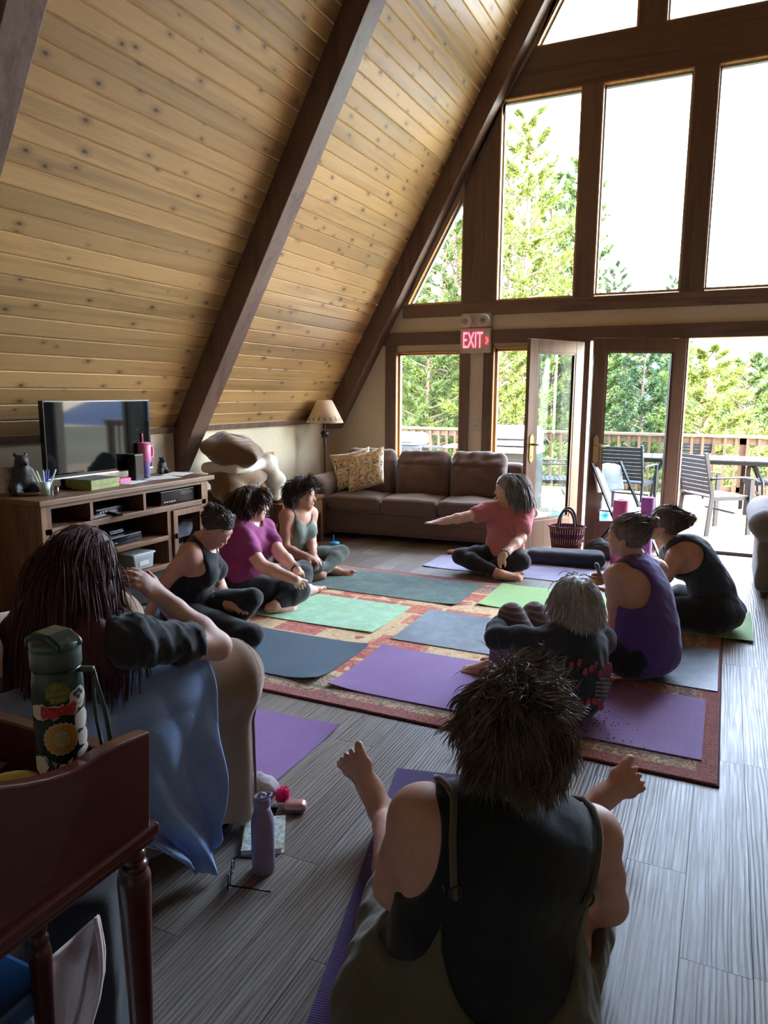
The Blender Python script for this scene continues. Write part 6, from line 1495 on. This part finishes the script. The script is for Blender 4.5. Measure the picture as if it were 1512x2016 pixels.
# ---------------------------------------------------------------- woman in front with the black top and olive overall dress
def P9():
    f = nrm((-.28, .96, 0)); r = side(f); pel = A_((-.432, 1.35, .145))
    J = dict(pelvis=pel, neck=D3(1003, 1562, 1.62), head=D3(1010, 1428, 1.60), fh=nrm((-.28, .95, -.14)), uh=(0, .05, 1))
    J['mid'] = lerp(pel, J['neck'], .42)-f*.02; J['rib'] = lerp(pel, J['neck'], .70)-f*.02
    J['shL'] = D3(828, 1612, 1.58); J['shR'] = D3(1164, 1646, 1.72); J['elL'] = D3(778, 1742, 1.62); J['elR'] = D3(1196, 1778, 1.80)
    J['wrL'] = D3(850, 1780, 1.84); J['wrR'] = D3(1120, 1800, 1.95); J['hdL'] = f; J['hdR'] = f-r*.3
    J['hipR'] = pel+r*.11+f*.04; J['hipL'] = pel-r*.11+f*.04
    J['anL'] = Z3(750, 1600, .085); J['anR'] = Z3(1150, 1600, .085); J['knL'] = Z3(792, 1765, .13); J['knR'] = Z3(1130, 1790, .13)
    J['toL'] = D3(694, 1516, (J['anL']-A_(CAMP))@A_(_fw)-.02); J['toR'] = D3(1222, 1548, (J['anR']-A_(CAMP))@A_(_fw)-.02)
    J['fuL'] = nrm((.1, -1, .2)); J['fuR'] = nrm((-.1, -1, .2))
    h = Human('woman with short tousled hair in a black top and olive overall dress, seen from behind', J, 1.32, m_skin, .0056, 1.1, hs=1.0, wl=1.62, fs=1.18)
    h.brow = m_h = hair_mat('hair_tousled_brown', srgb(70,58,48), srgb(132,114,96)); h.done()
    m_t = fabric('black_tank_front', srgb(34,38,44), .12, big=6); m_o = fabric('olive_cotton', srgb(96,92,74), .14, big=5)
    RTm = np.stack([h.rt, h.fr, h.up], 1)
    def arm9(S):
        s = 1 if S == 'R' else -1; return ell_cut(J['sh'+S]+h.rt*s*.070-h.up*.02, (.088, .2, .16), RTm)
    h.cloth('black_top', {'T', 'P'}, m_t, .010, cuts(neckcut(h, .085, -.02, .04, deep=.08), arm9('L'), arm9('R')), .003, 22, 3)
    scoop = ell_cut(lerp(h.rib, J['neck'], .10)-h.fr*.15, (.175, .22, .29), RTm)
    sideL = ell_cut(J['shL']-h.rt*.055-h.up*.14, (.10, .22, .15), RTm); sideR = ell_cut(J['shR']+h.rt*.055-h.up*.14, (.10, .22, .15), RTm)
    top = plane_cut(lerp(h.rib, J['neck'], .02), h.up)
    ext = SDF().cone(J['hipL'], lerp(J['hipL'], J['knL'], .85), .13, .095, .06, 'T').cone(J['hipR'], lerp(J['hipR'], J['knR'], .85), .13, .095, .06, 'T').ell(pel-UPZ*.02, (.255, .20, .135), np.stack([r, f, UPZ], 1), .06, 'T')
    h.cloth('overall_dress', {'T', 'P', 'TH'}, m_o, .020, cuts(top, scoop, sideL, sideR, lambda P: -P[..., 2]+.012), .006, 26, 6, extra=ext)
    surf = h.s.sub({'T', 'P'})
    def on_back(p, off):
        o = A_(p); d = -h.fr; t = 0
        for _ in range(40):
            v = float(surf.ev((o+d*t)[None])[0])-off
            if abs(v) < .0005: break
            t += max(min(-v, .04), -.04)*.9
        return o+d*t
    def proj9(p, off):
        p = A_(p)
        for _ in range(25):
            e = .002; v = surf.ev(np.stack([p, p+A_((e, 0, 0)), p+A_((0, e, 0)), p+A_((0, 0, e))])); g = nrm((v[1:]-v[0])/e); p = p-g*(v[0]-off)*.8
        return p
    for s, S in ((-1, 'L'), (1, 'R')):
        a = lerp(J['neck'], J['sh'+S], .80)+h.up*.05+h.fr*.03; m_ = lerp(J['neck'], J['sh'+S], .80)+h.up*.04-h.fr*.06; b_ = lerp(h.rib, J['neck'], -.12)+h.rt*s*.162-h.fr*.14
        pts = [proj9(lerp(a, m_, t), .0165) for t in np.linspace(0, 1, 4)]+[proj9(lerp(m_, b_, t), .0165) for t in np.linspace(.1, 1, 10)]
        b = MB(); b.tube(pts, .0075, 8); o = h.put(b.build('shoulder_strap', m_o, None, smooth=True))
        b = MB(); b.tube([pts[-2]+h.rt*.012*math.cos(q)+h.up*.014*math.sin(q)-h.fr*.004 for q in np.linspace(0, 2*PI, 14)], .003, 6); h.put(b.build('strap_ring', m_iron, None), o)
    h.cap(m_h, .010, -.95, .45, extra=SDF().ell(h.q(0, -.06, -.06), (.072, .05, .075), h.RH, .04), disp=lambda P: .005*wob(P, 70, 2))
    def comb9(q, P): return (q*A_((1, .6, .2)))@h.RH.T*.3-UPZ*.45-h.f*.15
    h.strands(m_h, 7500, .095, 10, comb9, .30, .05, .30, .0012, -.95, .42, seed=21, root_r=1.10, lenvar=.5)
    h.strands(m_h, 900, .09, 8, lambda q, P: h.r*.5+UPZ*.1-h.f*.3+0*q, .16, .2, .36, .0012, .35, .5, seed=23, root_r=1.12)
    return h
h9 = P9()
# ================================================================== FOREGROUND: ARMCHAIR, WOMAN IN IT, DESK, FLOOR ITEMS
m_tan = fabric('tan_microfibre', srgb(150,122,96), .14, big=4, bump=.3, bscale=240, sheen=.5)
m_leather = plain('brown_leather', srgb(110,72,48), .45, var=.2, scale=9, bump=.2, bscale=120)
AC = A_((-2.02, 1.66, 0)); AR = math.radians(-20); ARm = R3(0, 0, AR)
ac = thing('tan_armchair', tuple(AC), 'tan microfibre armchair with rolled arms in the foreground beside the dark desk', 'armchair', None, AR)
for s in (1, -1):
    x = .42*s
    q = SDF().box((x, .02, .29), (.085, .42, .25), None, .05).cone((x+.015*s, -.38, .545), (x+.015*s, .40, .545), .125, .125, .05).ell((x+.01*s, .43, .53), (.13, .045, .135), None, .03).box((x, .41, .28), (.10, .04, .26), None, .035, k=.03)
    arm = sculpt('arm', q, m_tan, ac, .012, disp=lambda P: .004*wob(P, 13, 3))
    b = MB(); b.tube([(x+.015*s+.118*math.sin(a), .452, .545+.118*math.cos(a)) for a in np.linspace(-2.2, 2.2, 22)]+[(x+.085, .452, .40), (x+.09, .452, .08)], .005, 6); b.build('piping', m_leather, arm, smooth=True)
sculpt('back', SDF().box((0, -.36, .52), (.36, .11, .40), R3(.08), .09).cone((-.28, -.40, .86), (.28, -.40, .86), .10, .10, .06), m_leather, ac, .016, disp=lambda P: .008*wob(P, 16, 5))
sculpt('seat_cushion', SDF().box((0, .06, .36), (.32, .37, .10), None, .07), m_tan, ac, .016)
MB().box(-.42, .42, -.36, .40, .09, .29).build('base', m_tan, ac, bevel=.02)
for x in (-.42, .42):
    for y in (-.34, .37): MB().lathe([(.022, 0), (.032, .02), (.04, .07), (.03, .10)], (x, y, 0), 16).build('foot', plain('dark_turned_foot', srgb(40,30,26), .25), ac, smooth=True)

def P1():
    f = nrm((-.10, 1, 0)); r = side(f); pel = AC+ARm@A_((.12, -.05, .52))
    J = dict(pelvis=pel, neck=D3(170, 1215, 2.10), head=D3(168, 1118, 2.16), fh=nrm((-.35, .92, -.12)), uh=(-.08, .05, 1))
    J['mid'] = lerp(pel, J['neck'], .42); 
    J['shR'] = D3(262, 1262, 2.06); J['shL'] = D3(58, 1250, 2.20); J['elR'] = D3(428, 1272, 2.30); J['wrR'] = D3(322, 1180, 2.24); J['hdR'] = nrm(D3(262, 1128, 2.17)-J['wrR']); J['pnR'] = nrm((-.8, -.2, -.3)); J['curlR'] = .45
    J['elL'] = J['shL']+A_((-.08, .18, -.22)); J['wrL'] = J['elL']+A_((.14, .2, -.02)); J['hdL'] = (.5, .8, -.1)
    J['hipR'] = pel+r*.10+f*.04; J['hipL'] = pel-r*.10+f*.04
    J['knR'] = J['hipR']+f*.42+UPZ*.01; J['knL'] = J['hipL']+f*.42+UPZ*.01; J['anR'] = J['knR']+f*.10-UPZ*.40; J['anL'] = J['knL']+f*.08-UPZ*.40
    J['toR'] = J['anR']+f*.2-UPZ*.03; J['toL'] = J['anL']+f*.2-UPZ*.03
    h = Human('woman with long dark red hair in the tan armchair, cheek resting on her hand', J, 1.12, m_skin3, .0065, 1.0)
    h.brow = m_h = hair_mat('hair_dark_red', srgb(62,30,32), srgb(104,54,54), .6); h.done()
    m_t = fabric('charcoal_shirt', srgb(58,60,64), .14, big=5)
    h.cloth('t_shirt', {'T', 'P', 'UA', 'UB'}, m_t, .014, cuts(neckcut(h, .078, .0, .03, deep=.08), plane_cut(lerp(J['shR'], J['elR'], .70), J['elR']-J['shR'])), .010, 44, 9)
    h.cloth('jeans', {'P', 'TH', 'SA'}, m_navy, .010, None, .004, 26, 4)
    RTm = np.stack([h.rt, h.fr, h.up], 1)
    ex = SDF().ell(h.q(0, -.06, -.10), (.105, .075, .12), h.RH, .05).ell(lerp(h.rib, J['neck'], .75)-h.fr*.07, (.15, .06, .12), RTm, .06).ell(lerp(h.rib, J['neck'], .15)-h.fr*.085, (.16, .05, .14), RTm, .06)
    h.cap(m_h, .018, -4.5, .45, extra=ex, disp=lambda P: .005*wob(P*np.array((1, 1, .15), np.float32), 90, 2))
    col = [(h.rib, A_((.19, .15, .17)), RTm), (lerp(h.rib, J['neck'], .8), A_((.2, .11, .10)), RTm)]
    h.strands(m_h, 5200, .36, 15, lambda q, P: -UPZ*.5-h.f*(.55+.5*np.clip(q[:, [1]], 0, 1))+np.sign(q[:, [0]])*h.r*.04, .5, .22, .13, .0017, -.7, .5, seed=31, coll=col, root_r=1.12, lenvar=.35)
    return h
h1 = P1()
# blue fleece over the arm: a sheet that runs over the roll and hangs down the outer side
m_fleece = fabric('blue_fleece', srgb(146,180,238), .08, big=5, bump=.4, bscale=260, sheen=.5)
fl = thing('blue_fleece_jacket', tuple(AC), 'light blue fleece jacket draped over the outer side of the tan armchair arm', 'jacket', None, AR)
def fleece(u, v):
    # u along the arm (0 back .. 1 front), v from inner top over the roll down to the floor side
    t = v; x0 = .435
    y = lerp_s(-.42, .27, u)
    if t < .3:
        a = -1.0+t/.3*(PI/2+1.0); x = x0+.145*math.sin(a); z = .545+.145*math.cos(a)
    else:
        k = (t-.3)/.7; x = x0+.145+.015*math.sin(k*6)+.03*k; z = .545-k*.42
    k = max(0, (t-.3)/.7)
    y = y+(.24-y)*k**1.2*.72
    fold = ((abs(math.sin(u*8+1.9*math.sin(v*3.0)+v*2))-.5)*.055+(abs(math.sin(u*15-v*6))-.5)*.022)*(0.25+.9*k)
    x += fold+.02*k; z += .05*k*k*math.sin(u*5+1)-.10*k*k*(1-abs(2*u-1)); y += .012*math.sin(v*11+u*6)
    return (x, y, max(z, .02))
def lerp_s(a, b, t): return a+(b-a)*t
b = MB(); b.grid(fleece, 90, 70); o = b.build('fleece_sheet', m_fleece, fl, smooth=True, fix=False)
md = o.modifiers.new('thick', 'SOLIDIFY'); md.thickness = .007; md.offset = 1
sm = o.modifiers.new('sub', 'SUBSURF'); sm.levels = 1; sm.render_levels = 1
b = MB(); b.tube([fleece(.02+.0*i, .08+i*.06) for i in range(9)], .006, 6); b.build('zip_edge', plain('zip_blue', srgb(70,88,130), .5), fl, smooth=True)
# knit cushion corner behind the bottle
pc = thing('cream_throw', tuple(AC+ARm@A_((.28, -.42, .0))+A_((0, 0, .66))), 'cream knitted throw corner peeking over the armchair back', 'throw'); sculpt('throw_body', SDF().ell((0, 0, .02), (.10, .07, .09)).ell((.06, -.02, -.06), (.06, .05, .08)), m_sherpa, pc, .01, disp=lambda P: .004*wob(P, 90, 3))

# ---------------------------------------------------------------- dark cherry desk with raised side
m_cherry = wood('dark_cherry', srgb(62,26,22), srgb(82,36,30), srgb(30,12,10), 'Y', .28, 9, .07, knots=False, coat=.3)
dx = -.905
dsk = thing('cherry_desk', (dx, .92, 0), 'dark cherry wood desk with a raised curved side panel and turned legs', 'desk')
def prof():
    P = []
    for (px, py) in ((297, 1440), (262, 1454), (235, 1466), (205, 1482), (175, 1502), (140, 1520), (95, 1534), (50, 1543), (0, 1549), (-60, 1560), (-140, 1580)):
        v = atx(px, py, dx); P.append((v.y-.92, v.z))
    return P
pf = prof()
poly = [(0, .715)]+pf+[(pf[-1][0], .715)]
MB().prism(poly, 0, -.030, 0).build('side_panel', m_cherry, dsk, bevel=.004)
b = MB(); y1 = pf[-1][0]
b.box(-.040, .012, y1, .012, .695, .718).box(-.036, .006, y1, .006, .680, .696).build('side_moulding', m_cherry, dsk, bevel=.005)
MB().box(-.75, -.02, y1, -.0, .755, .785).build('desk_top', m_cherry, dsk, bevel=.004)
MB().box(-.75, -.03, -.03, .0, .66, .86).build('rear_rail', m_cherry, dsk, bevel=.004)
MB().box(-.75, -.03, y1, y1+.02, .66, .755).build('front_apron', m_cherry, dsk)
def turned(x, y, zt, r, name='leg'):
    pr = [(r*.5, 0), (r*.62, zt*.3), (r*.85, zt*.7), (r*.98, zt*.88), (r*1.0, zt*.915), (r*.94, zt*.93), (r*.72, zt*.938), (r*.84, zt*.946), (r*.86, zt*.956), (r*.7, zt*.964), (r*.6, zt*.968), (r*.74, zt*.976), (r*.76, zt*.986), (r*.6, zt)]
    return MB().lathe(pr, (x, y, 0), 28).build(name, m_cherry, dsk, smooth=True)
p = atd(249, 1720, 1.22)
turned(-.012, -.035, .685, .030); turned(-.72, -.035, .66, .030); turned(-.72, y1+.05, .66, .030)
q = atx(78, 1850, dx-.01); turned(-.012, q.y-.92, .685, .0175, 'slim_leg'); turned(-.012, y1+.04, .685, .030)
TZ = .785
# bottle with stickers
bo_ = thing('green_bottle', tuple(A_((dx, .92, TZ))+A_((-.150, -.055, 0))), 'dark green sticker covered water bottle with carry strap standing on the cherry desk', 'bottle', None, math.radians(0))
BR = .044
m_bot = plain('dark_green_plastic', srgb(38,56,48), .25, var=.08); m_botl = plain('green_lid', srgb(66,80,72), .35)
MB().lathe([(BR*.92, 0), (BR, .006), (BR, .205), (BR*.98, .215), (BR*.94, .225), (BR*.94, .232)], n=40).build('bottle_body', m_bot, bo_, smooth=True)
lid = MB().lathe([(BR*.96, .232), (BR*.99, .236), (BR*.99, .262), (BR*.95, .266), (BR*.97, .268), (BR*.97, .278), (BR*.75, .286), (0, .288)], n=40).build('lid', m_botl, bo_, smooth=True)
MB().prism([(-.046, .266), (.042, .268), (.040, .282), (.012, .296), (-.024, .297), (-.047, .284)], 1, -.028, .028).build('lid_cap', m_bot, lid, bevel=.006)
MB().box(-.054, -.044, -.010, .010, .235, .285).build('latch', m_bot, lid, bevel=.003)
def on_cyl(ang, z, off=.0008): return A_(((BR+off)*math.cos(ang), (BR+off)*math.sin(ang), z))
def sticker(name, ang, z, outline, mat, off=.0008, sub=1):
    # outline: list of (arc metres, dz); wrapped on the bottle as a thin patch
    b = MB(); n = len(outline); V = [on_cyl(ang, z, off)]+[on_cyl(ang+o[0]*k/6/BR, z+o[1]*k/6, off) for k in range(1, 7) for o in outline]
    F = [(0, 1+i, 1+(i+1) % n) for i in range(n)]+[(1+k*n+i, 1+k*n+n+i, 1+k*n+n+(i+1) % n, 1+k*n+(i+1) % n) for k in range(5) for i in range(n)]
    b.add(V, F); return b.build(name, mat, bo_, smooth=True, fix=False)
def circ(r, n=28, wav=0, k=0, sx=1): return [(r*sx*(1+wav*math.cos(k*t))*math.cos(t), r*(1+wav*math.cos(k*t))*math.sin(t)) for t in np.linspace(0, 2*PI, n, endpoint=False)]
# angle on the bottle facing the camera; + is to the right in the picture
CA = math.atan2(0-(.92-.055), 0-(dx-.15))
m_stw = plain('sticker_white', srgb(206,192,180), .5); m_sty = plain('sticker_yellow', srgb(196,150,84), .5); m_str = plain('sticker_red', srgb(190,46,56), .5); m_stk = plain('sticker_black', srgb(28,28,28), .5); m_sto = plain('sticker_olive', srgb(104,106,40), .5); m_stc = plain('sticker_cream', srgb(206,190,150), .5)
def wtext(name, s, size, ang, z, mat, off=.0016, sx=1.0, rot=0):
    M_ = Matrix.Identity(4); o = text(name, s, size, mat, None, Matrix.Rotation(rot, 4, 'Z'), .0, sx=sx); me = o.data
    for v in me.vertices: a = ang+v.co.x/BR; v.co = Vector(on_cyl(a, z+v.co.y, off))
    o.parent = bo_; return o
sticker('flower_sticker', CA+.0, .110, circ(.0300, 72, .05, 20), m_stw, .0006); sticker('flower_petals', CA, .110, circ(.0275, 72, .06, 20), m_sty, .0010)
b = MB()
for k in range(20):
    a = k*2*PI/20+.15; P = [on_cyl(CA+r_*math.cos(a+d)/BR, .110+r_*math.sin(a+d), .0013) for r_, d in ((.0145, -.02), (.0145, .02), (.027, .012), (.027, -.012))]; b.add(P, [(0, 1, 2, 3)])
b.build('petal_lines', plain('petal_brown', srgb(120,78,40), .6), bo_, fix=False)
sticker('flower_centre', CA, .110, circ(.0140, 30), m_stc, .0014)
for i, s in enumerate(('grow through', 'what you', 'go through')): wtext('sticker_lettering', s, .0046, CA, .1155-.0055*i, m_stk, .0018)
o_ = [(-.032, .013), (-.026, .015), (-.020, .011), (-.004, .012), (0, .010), (.006, .013), (.028, .017), (.032, .012), (.031, -.004), (.026, -.010), (-.004, -.0095), (-.008, -.013), (-.03, -.013), (-.033, -.004)]
sticker('red_sticker', CA-.03, .160, [(a*1.06, c*1.12) for a, c in o_], m_stw, .0006); sticker('red_sticker_face', CA-.03, .160, [(a*.95, c*.9) for a, c in o_], m_str, .0010)
b = MB()
for (x0, x1, zz) in ((-.026, -.003, .002), (.004, .028, .003), (-.02, .024, -.005)): P = [on_cyl(CA-.03+x/BR, .160+zz+d, .0014) for x, d in ((x0, -.0006), (x1, .0004), (x1, .0014), (x0, .0006))]; b.add(P, [(0, 1, 2, 3)])
b.build('red_sticker_lines', m_stw, bo_, fix=False)
sticker('olive_sticker', CA-.02, .196, circ(.020, 40, .06, 7, 1.08), m_sto, .0006)
for i, s in enumerate(('give', 'yourself', 'grace')): wtext('sticker_script', s, .0135, CA-.03, .207-.0115*i, plain('olive_light', srgb(160,160,84), .5), .0012, .85)
sticker('black_letter_outline', CA-.02, .058, [(-.033, .022), (.033, .022), (.033, .012), (.028, .012), (.014, -.016), (.004, -.016), (0, -.006), (-.006, -.016), (-.016, -.016), (-.027, .012), (-.033, .012)], m_stw, .0005)
wtext('black_letter', 'W', .052, CA-.02, .060, m_stk, .0011, 1.0)
for (da, z, r_) in ((.95, .135, .019), (1.0, .10, .016), (1.02, .065, .020), (.98, .035, .016), (-.95, .16, .014), (-.98, .06, .018), (.82, .178, .02)): sticker('pale_sticker', CA+da, z, circ(r_, 20, .08, 5), m_stw, .0007)
b = MB()
for (dx_, dz_) in ((-.006, .005), (.002, .009), (.008, .004), (0, -.002)): P = [on_cyl(CA+.78+(dx_+.0042*math.cos(a))/BR, .182+dz_+.0042*math.sin(a), .0013) for a in np.linspace(0, 2*PI, 10, endpoint=False)]; b.add(P, [tuple(range(10))])
b.build('paw_print', m_stk, bo_, fix=False); wtext('sticker_word', 'Murf', .008, CA+.82, .167, m_stk, .0013)
ra_ = CA+1.15; st = on_cyl(ra_, .225, .004); rd = A_((math.cos(ra_), math.sin(ra_), 0)); tg = A_((-rd[1], rd[0], 0))
MB().obox(st+rd*.006, (.026, .012, .010), np.stack([rd, tg, UPZ], 1)).build('strap_loop', m_botl, bo_, bevel=.003)
b = MB(); b.tube([st+rd*.016, st+rd*.016-UPZ*.05, st+rd*.018-UPZ*.10, st+rd*.024-UPZ*.145, st+rd*.034-UPZ*.152, st+rd*.040-UPZ*.135, st+rd*.034-UPZ*.08, st+rd*.022-UPZ*.03, st+rd*.016], .0042, 8, flat=.5); b.build('carry_strap', m_botl, bo_, smooth=True)
# things lying on the desk behind the panel
t = thing('laptop', (dx-.40, .70, TZ), 'closed grey laptop with a sticker lying on the cherry desk', 'laptop', None, .35)
MB().box(-.16, .16, -.11, .11, .0, .018).build('shell', plain('violet_grey', srgb(130,116,110), .4), t, bevel=.006); MB().box(.04, .09, -.06, -.03, .018, .0186).build('blue_sticker', plain('sticker_blue', srgb(70,84,160), .4), t); MB().lathe([(.035, 0), (.035, .0006)], (-.05, .03, .018), 20).build('black_sticker', m_stk, t)
t = thing('banana', (dx-.175, .795, TZ), 'ripe yellow banana lying next to the bottle on the desk', 'banana')
b = MB(); b.tube([(-.085+.17*k/10, .04*math.sin(PI*k/10)-.02, .020+.004*math.sin(PI*k/10)) for k in range(11)], [.005, .012, .016, .018, .019, .019, .018, .017, .014, .009, .005], 8); b.build('peel', plain('banana_yellow', srgb(206,176,96), .5, var=.12, scale=30), t, smooth=True); MB().tube([(.085, -.02, .02), (.10, -.03, .024)], [.005, .004], 6).build('stem', plain('banana_stem', srgb(110,90,50), .6), t)

# ---------------------------------------------------------------- under the desk: pale denim, blue tub
m_denim = fabric('pale_denim', srgb(214,192,184), .12, big=7, bump=.5, bscale=300)
pj = A_(atz(140, 1985, .06)); 
jn = thing('pale_jeans', (pj[0], pj[1], 0), 'pale pink denim garment hanging down behind the desk legs', 'jeans')
def denim(u, v):
    # hangs from a point near the armchair and fans out towards the floor
    R_ = ((192, 1805), (203, 1865), (206, 1915), (197, 1970), (176, 2040)); L_ = ((190, 1806), (148, 1848), (100, 1890), (88, 1955), (70, 2040))
    def at(C_, v): i = min(int(v*4), 3); w = v*4-i; return C_[i][0]*(1-w)+C_[i+1][0]*w, C_[i][1]*(1-w)+C_[i+1][1]*w
    a, c = at(R_, v), at(L_, v); top = A_(atd(a[0]+(c[0]-a[0])*u, a[1]+(c[1]-a[1])*u, 1.42+.035*math.sin(u*8+v*5)*min(1, v*3)*u+.02*math.sin(v*9)*u))
    return tuple(top-A_((pj[0], pj[1], 0)))
b = MB(); b.grid(lambda u, v: denim(u, v), 30, 36); o = b.build('denim_sheet', m_denim, jn, smooth=True, fix=False); md = o.modifiers.new('thick', 'SOLIDIFY'); md.thickness = .006
b = MB(); b.tube([tuple(A_(denim(.02, v))+A_((0, -.004, .002))) for v in np.linspace(0, 1, 14)], .006, 6, flat=.6); b.build('hem_seam', m_denim, jn, smooth=True)
b = MB(); b.tube([tuple(A_(denim(.3, v))+A_((0, -.006, .003))) for v in np.linspace(.25, 1, 12)], .003, 6); b.build('leg_seam', plain('seam', srgb(150,134,130), .9), jn)
tt = thing('black_tote', (-1.20, .985, 0), 'black upright tote bag behind the desk legs with pale denim hanging out', 'bag', None, math.radians(38))
sculpt('tote_body', SDF().box((0, 0, .235), (.095, .09, .235), None, .03), m_black, tt, .014, disp=lambda P: .008*wob(P, 16, 4), clip=lambda P: -P[..., 2])
MB().tube([(-.07, .06, .46), (-.06, .07, .56), (.06, .07, .56), (.07, .06, .46)], .010, 8).build('tote_handle', m_black, tt, smooth=True)
pb = A_(atd(10, 1960, 1.1)); bt_ = thing('blue_tub', (pb[0]-.13, pb[1]-.06, pb[2]-.27), 'blue lidded storage tub at the lower left under the desk', 'tub'); bt_.location.z = 0
zt = pb[2]-.02
MB().box(-.16, .125, -.20, .125, .0, zt-.05).build('tub_body', plain('clear_tub', srgb(170,176,182), .35), bt_, bevel=.02); MB().box(-.175, .14, -.215, .14, zt-.05, zt).build('tub_lid', plain('blue_lid', srgb(46,92,150), .4), bt_, bevel=.012)

# ---------------------------------------------------------------- things on the floor by the armchair
vb = thing('lavender_bottle', tuple(A_((*atz(519, 1712, 0).to_2d(), 0))), 'lavender insulated water bottle standing on the floor beside the notebook', 'bottle')
m_lav = plain('lavender_powder_coat', srgb(156,140,172), .5, var=.03)
MB().lathe([(.033, 0), (.0365, .004), (.0365, .165), (.034, .185), (.026, .21), (.0245, .22)], n=36).build('bottle_body', m_lav, vb, smooth=True)
ld = MB().lathe([(.0252, .222), (.0262, .224), (.0262, .248), (.024, .254), (.020, .250), (.0, .250)], n=32).build('lid', m_lav, vb, smooth=True)
b = MB(); b.tube([(.027*math.cos(a)+.006, .027*math.sin(a)*.8, .256+.008*math.cos(a)) for a in np.linspace(0, 2*PI, 24)], .0035, 8); b.build('rim_loop', m_lav, ld, smooth=True)
MB().tube([(-.012, 0, .25), (-.004, 0, .262), (.014, 0, .262)], .006, 8).build('spout', plain('spout_grey', srgb(200,196,206), .2), ld, smooth=True)
def floral():
    t = NT('tropical_print'); v = t.coords((1, 1, 1), False); n = t.noise(v, 32, 3, .6, 2.0); n2 = t.noise(v, 18, 2, .5, 3)
    t.color(t.mix(.5, t.ramp(n, [(.35, srgb(206,222,224)), (.45, srgb(120,176,176)), (.52, srgb(236,236,226)), (.6, srgb(120,150,84)), (.68, srgb(220,214,160))]), t.ramp(n2, [(.4, srgb(224,230,232)), (.55, srgb(110,160,172)), (.62, srgb(206,110,96)), (.7, srgb(70,110,90))]))); return t.set(.4)
nb_ = thing('spiral_notebook', tuple(A_((*atz(520, 1648, 0).to_2d(), 0))), 'gold spiral notebook with tropical printed cover lying on the floor', 'notebook', None, math.radians(31))
MB().box(-.07, .07, -.095, .095, 0, .002).box(-.07, .07, -.095, .095, .016, .018).build('cover', floral(), nb_); MB().box(-.066, .062, -.092, .092, .002, .016).build('pages', m_paper, nb_)
b = MB()
for i in range(22): b.tube([(-.070+.008*math.cos(a), -.085+i*.0081, .009+.010*math.sin(a)) for a in np.linspace(0, 2*PI, 9)], .0012, 5)
b.build('wire_binding', plain('gold_wire', srgb(200,160,90), .3, metal=.8), nb_)
ph = thing('phone', tuple(A_((*atz(505, 1604, 0).to_2d(), 0))), 'black phone lying face up behind the lavender bottle', 'phone', None, math.radians(26)); MB().box(-.075, .075, -.036, .036, .0, .008).build('case', m_blk, ph, bevel=.003); MB().box(-.07, .07, -.033, .033, .0081, .0086).build('screen', m_screen, ph)
gs = thing('eyeglasses', tuple(A_((*atz(455, 1732, 0).to_2d(), 0))), 'black framed eyeglasses lying on the floor beside the lavender bottle', 'glasses', None, math.radians(-62))
b = MB()
for s in (-1, 1): b.tube([(s*.034+.027*math.cos(a), 0, .022+.020*math.sin(a)) for a in np.linspace(0, 2*PI, 20)], .0024, 6)
b.tube([(-.008, 0, .028), (0, 0, .031), (.008, 0, .028)], .0024, 6); b.build('frame', m_gloss, gs, smooth=True)
for s in (-1, 1):
    MB().tube([(s*.062, 0, .030), (s*.068, .01, .030), (s*.070, .09, .016), (s*.066, .13, .004)], [.003, .0028, .0026, .003], 6).build('temple', m_gloss, gs, smooth=True)
    MB().lathe([(.024, -.0006), (.024, .0006)], (s*.034, 0, .022), 20, R3(PI/2)).build('lens', m_clear, gs)
hb_ = thing('knit_hat', tuple(A_((*atz(508, 1580, 0).to_2d(), 0))), 'grey and white fuzzy knit hat with a hot pink pompom on the floor', 'hat')
m_fz = fabric('fuzzy_knit', srgb(150,142,146), .5, big=22, bump=1.0, bscale=140, c2=srgb(224,220,220))
sculpt('hat_body', SDF().ell((-.02, .02, .045), (.085, .065, .05), R3(0, 0, .4)).ell((-.05, -.01, .03), (.05, .045, .035)), m_fz, hb_, .008, disp=lambda P: .006*wob(P, 90, 5), clip=lambda P: -P[..., 2])
pm_ = MB(); rr = np.random.default_rng(4); dv = rr.normal(size=(900, 3)); dv /= np.linalg.norm(dv, axis=1, keepdims=True)
for d in dv: q = np.cross(d, (.3, .5, .8)); q = q/np.linalg.norm(q)*.0025; c = A_((.088, .03, .038)); pm_.add([c+d*.012+q, c+d*.012-q, c+d*rr.uniform(.030, .037)], [(0, 1, 2)])
pm_.ball((.088, .03, .038), .026); pm_.build('pompom', plain('pompom_pink', srgb(228,40,120), .8), hb_, fix=False)
sc = thing('earbud_case', tuple(A_((*atz(581, 1596, 0).to_2d(), 0))), 'small glossy rose gold case lying on the bare floor', 'case', None, .4)
sculpt('case_body', SDF().box((0, 0, .019), (.043, .029, .019), None, .018), plain('rose_gold', srgb(190,146,142), .25, metal=.4), sc, .005, clip=lambda P: -P[..., 2]); MB().box(-.040, .040, -.0295, -.0285, .017, .019).build('seam', m_blk, sc)
# pink cloth half hidden behind the teacher
ps = thing('pink_slipper', tuple(Z3(902, 1090, 0)), 'pale pink slipper lying behind the teacher by the sofa', 'slipper', None, .3); sculpt('slipper_body', SDF().ell((0, 0, .02), (.11, .04, .025)).ell((.06, 0, .035), (.05, .038, .03)), plain('pale_pink', srgb(214,160,150), .8), ps, .008, clip=lambda P: -P[..., 2]); MB().box(-.1, .1, -.035, .035, 0, .008).build('sole', m_dark, ps)
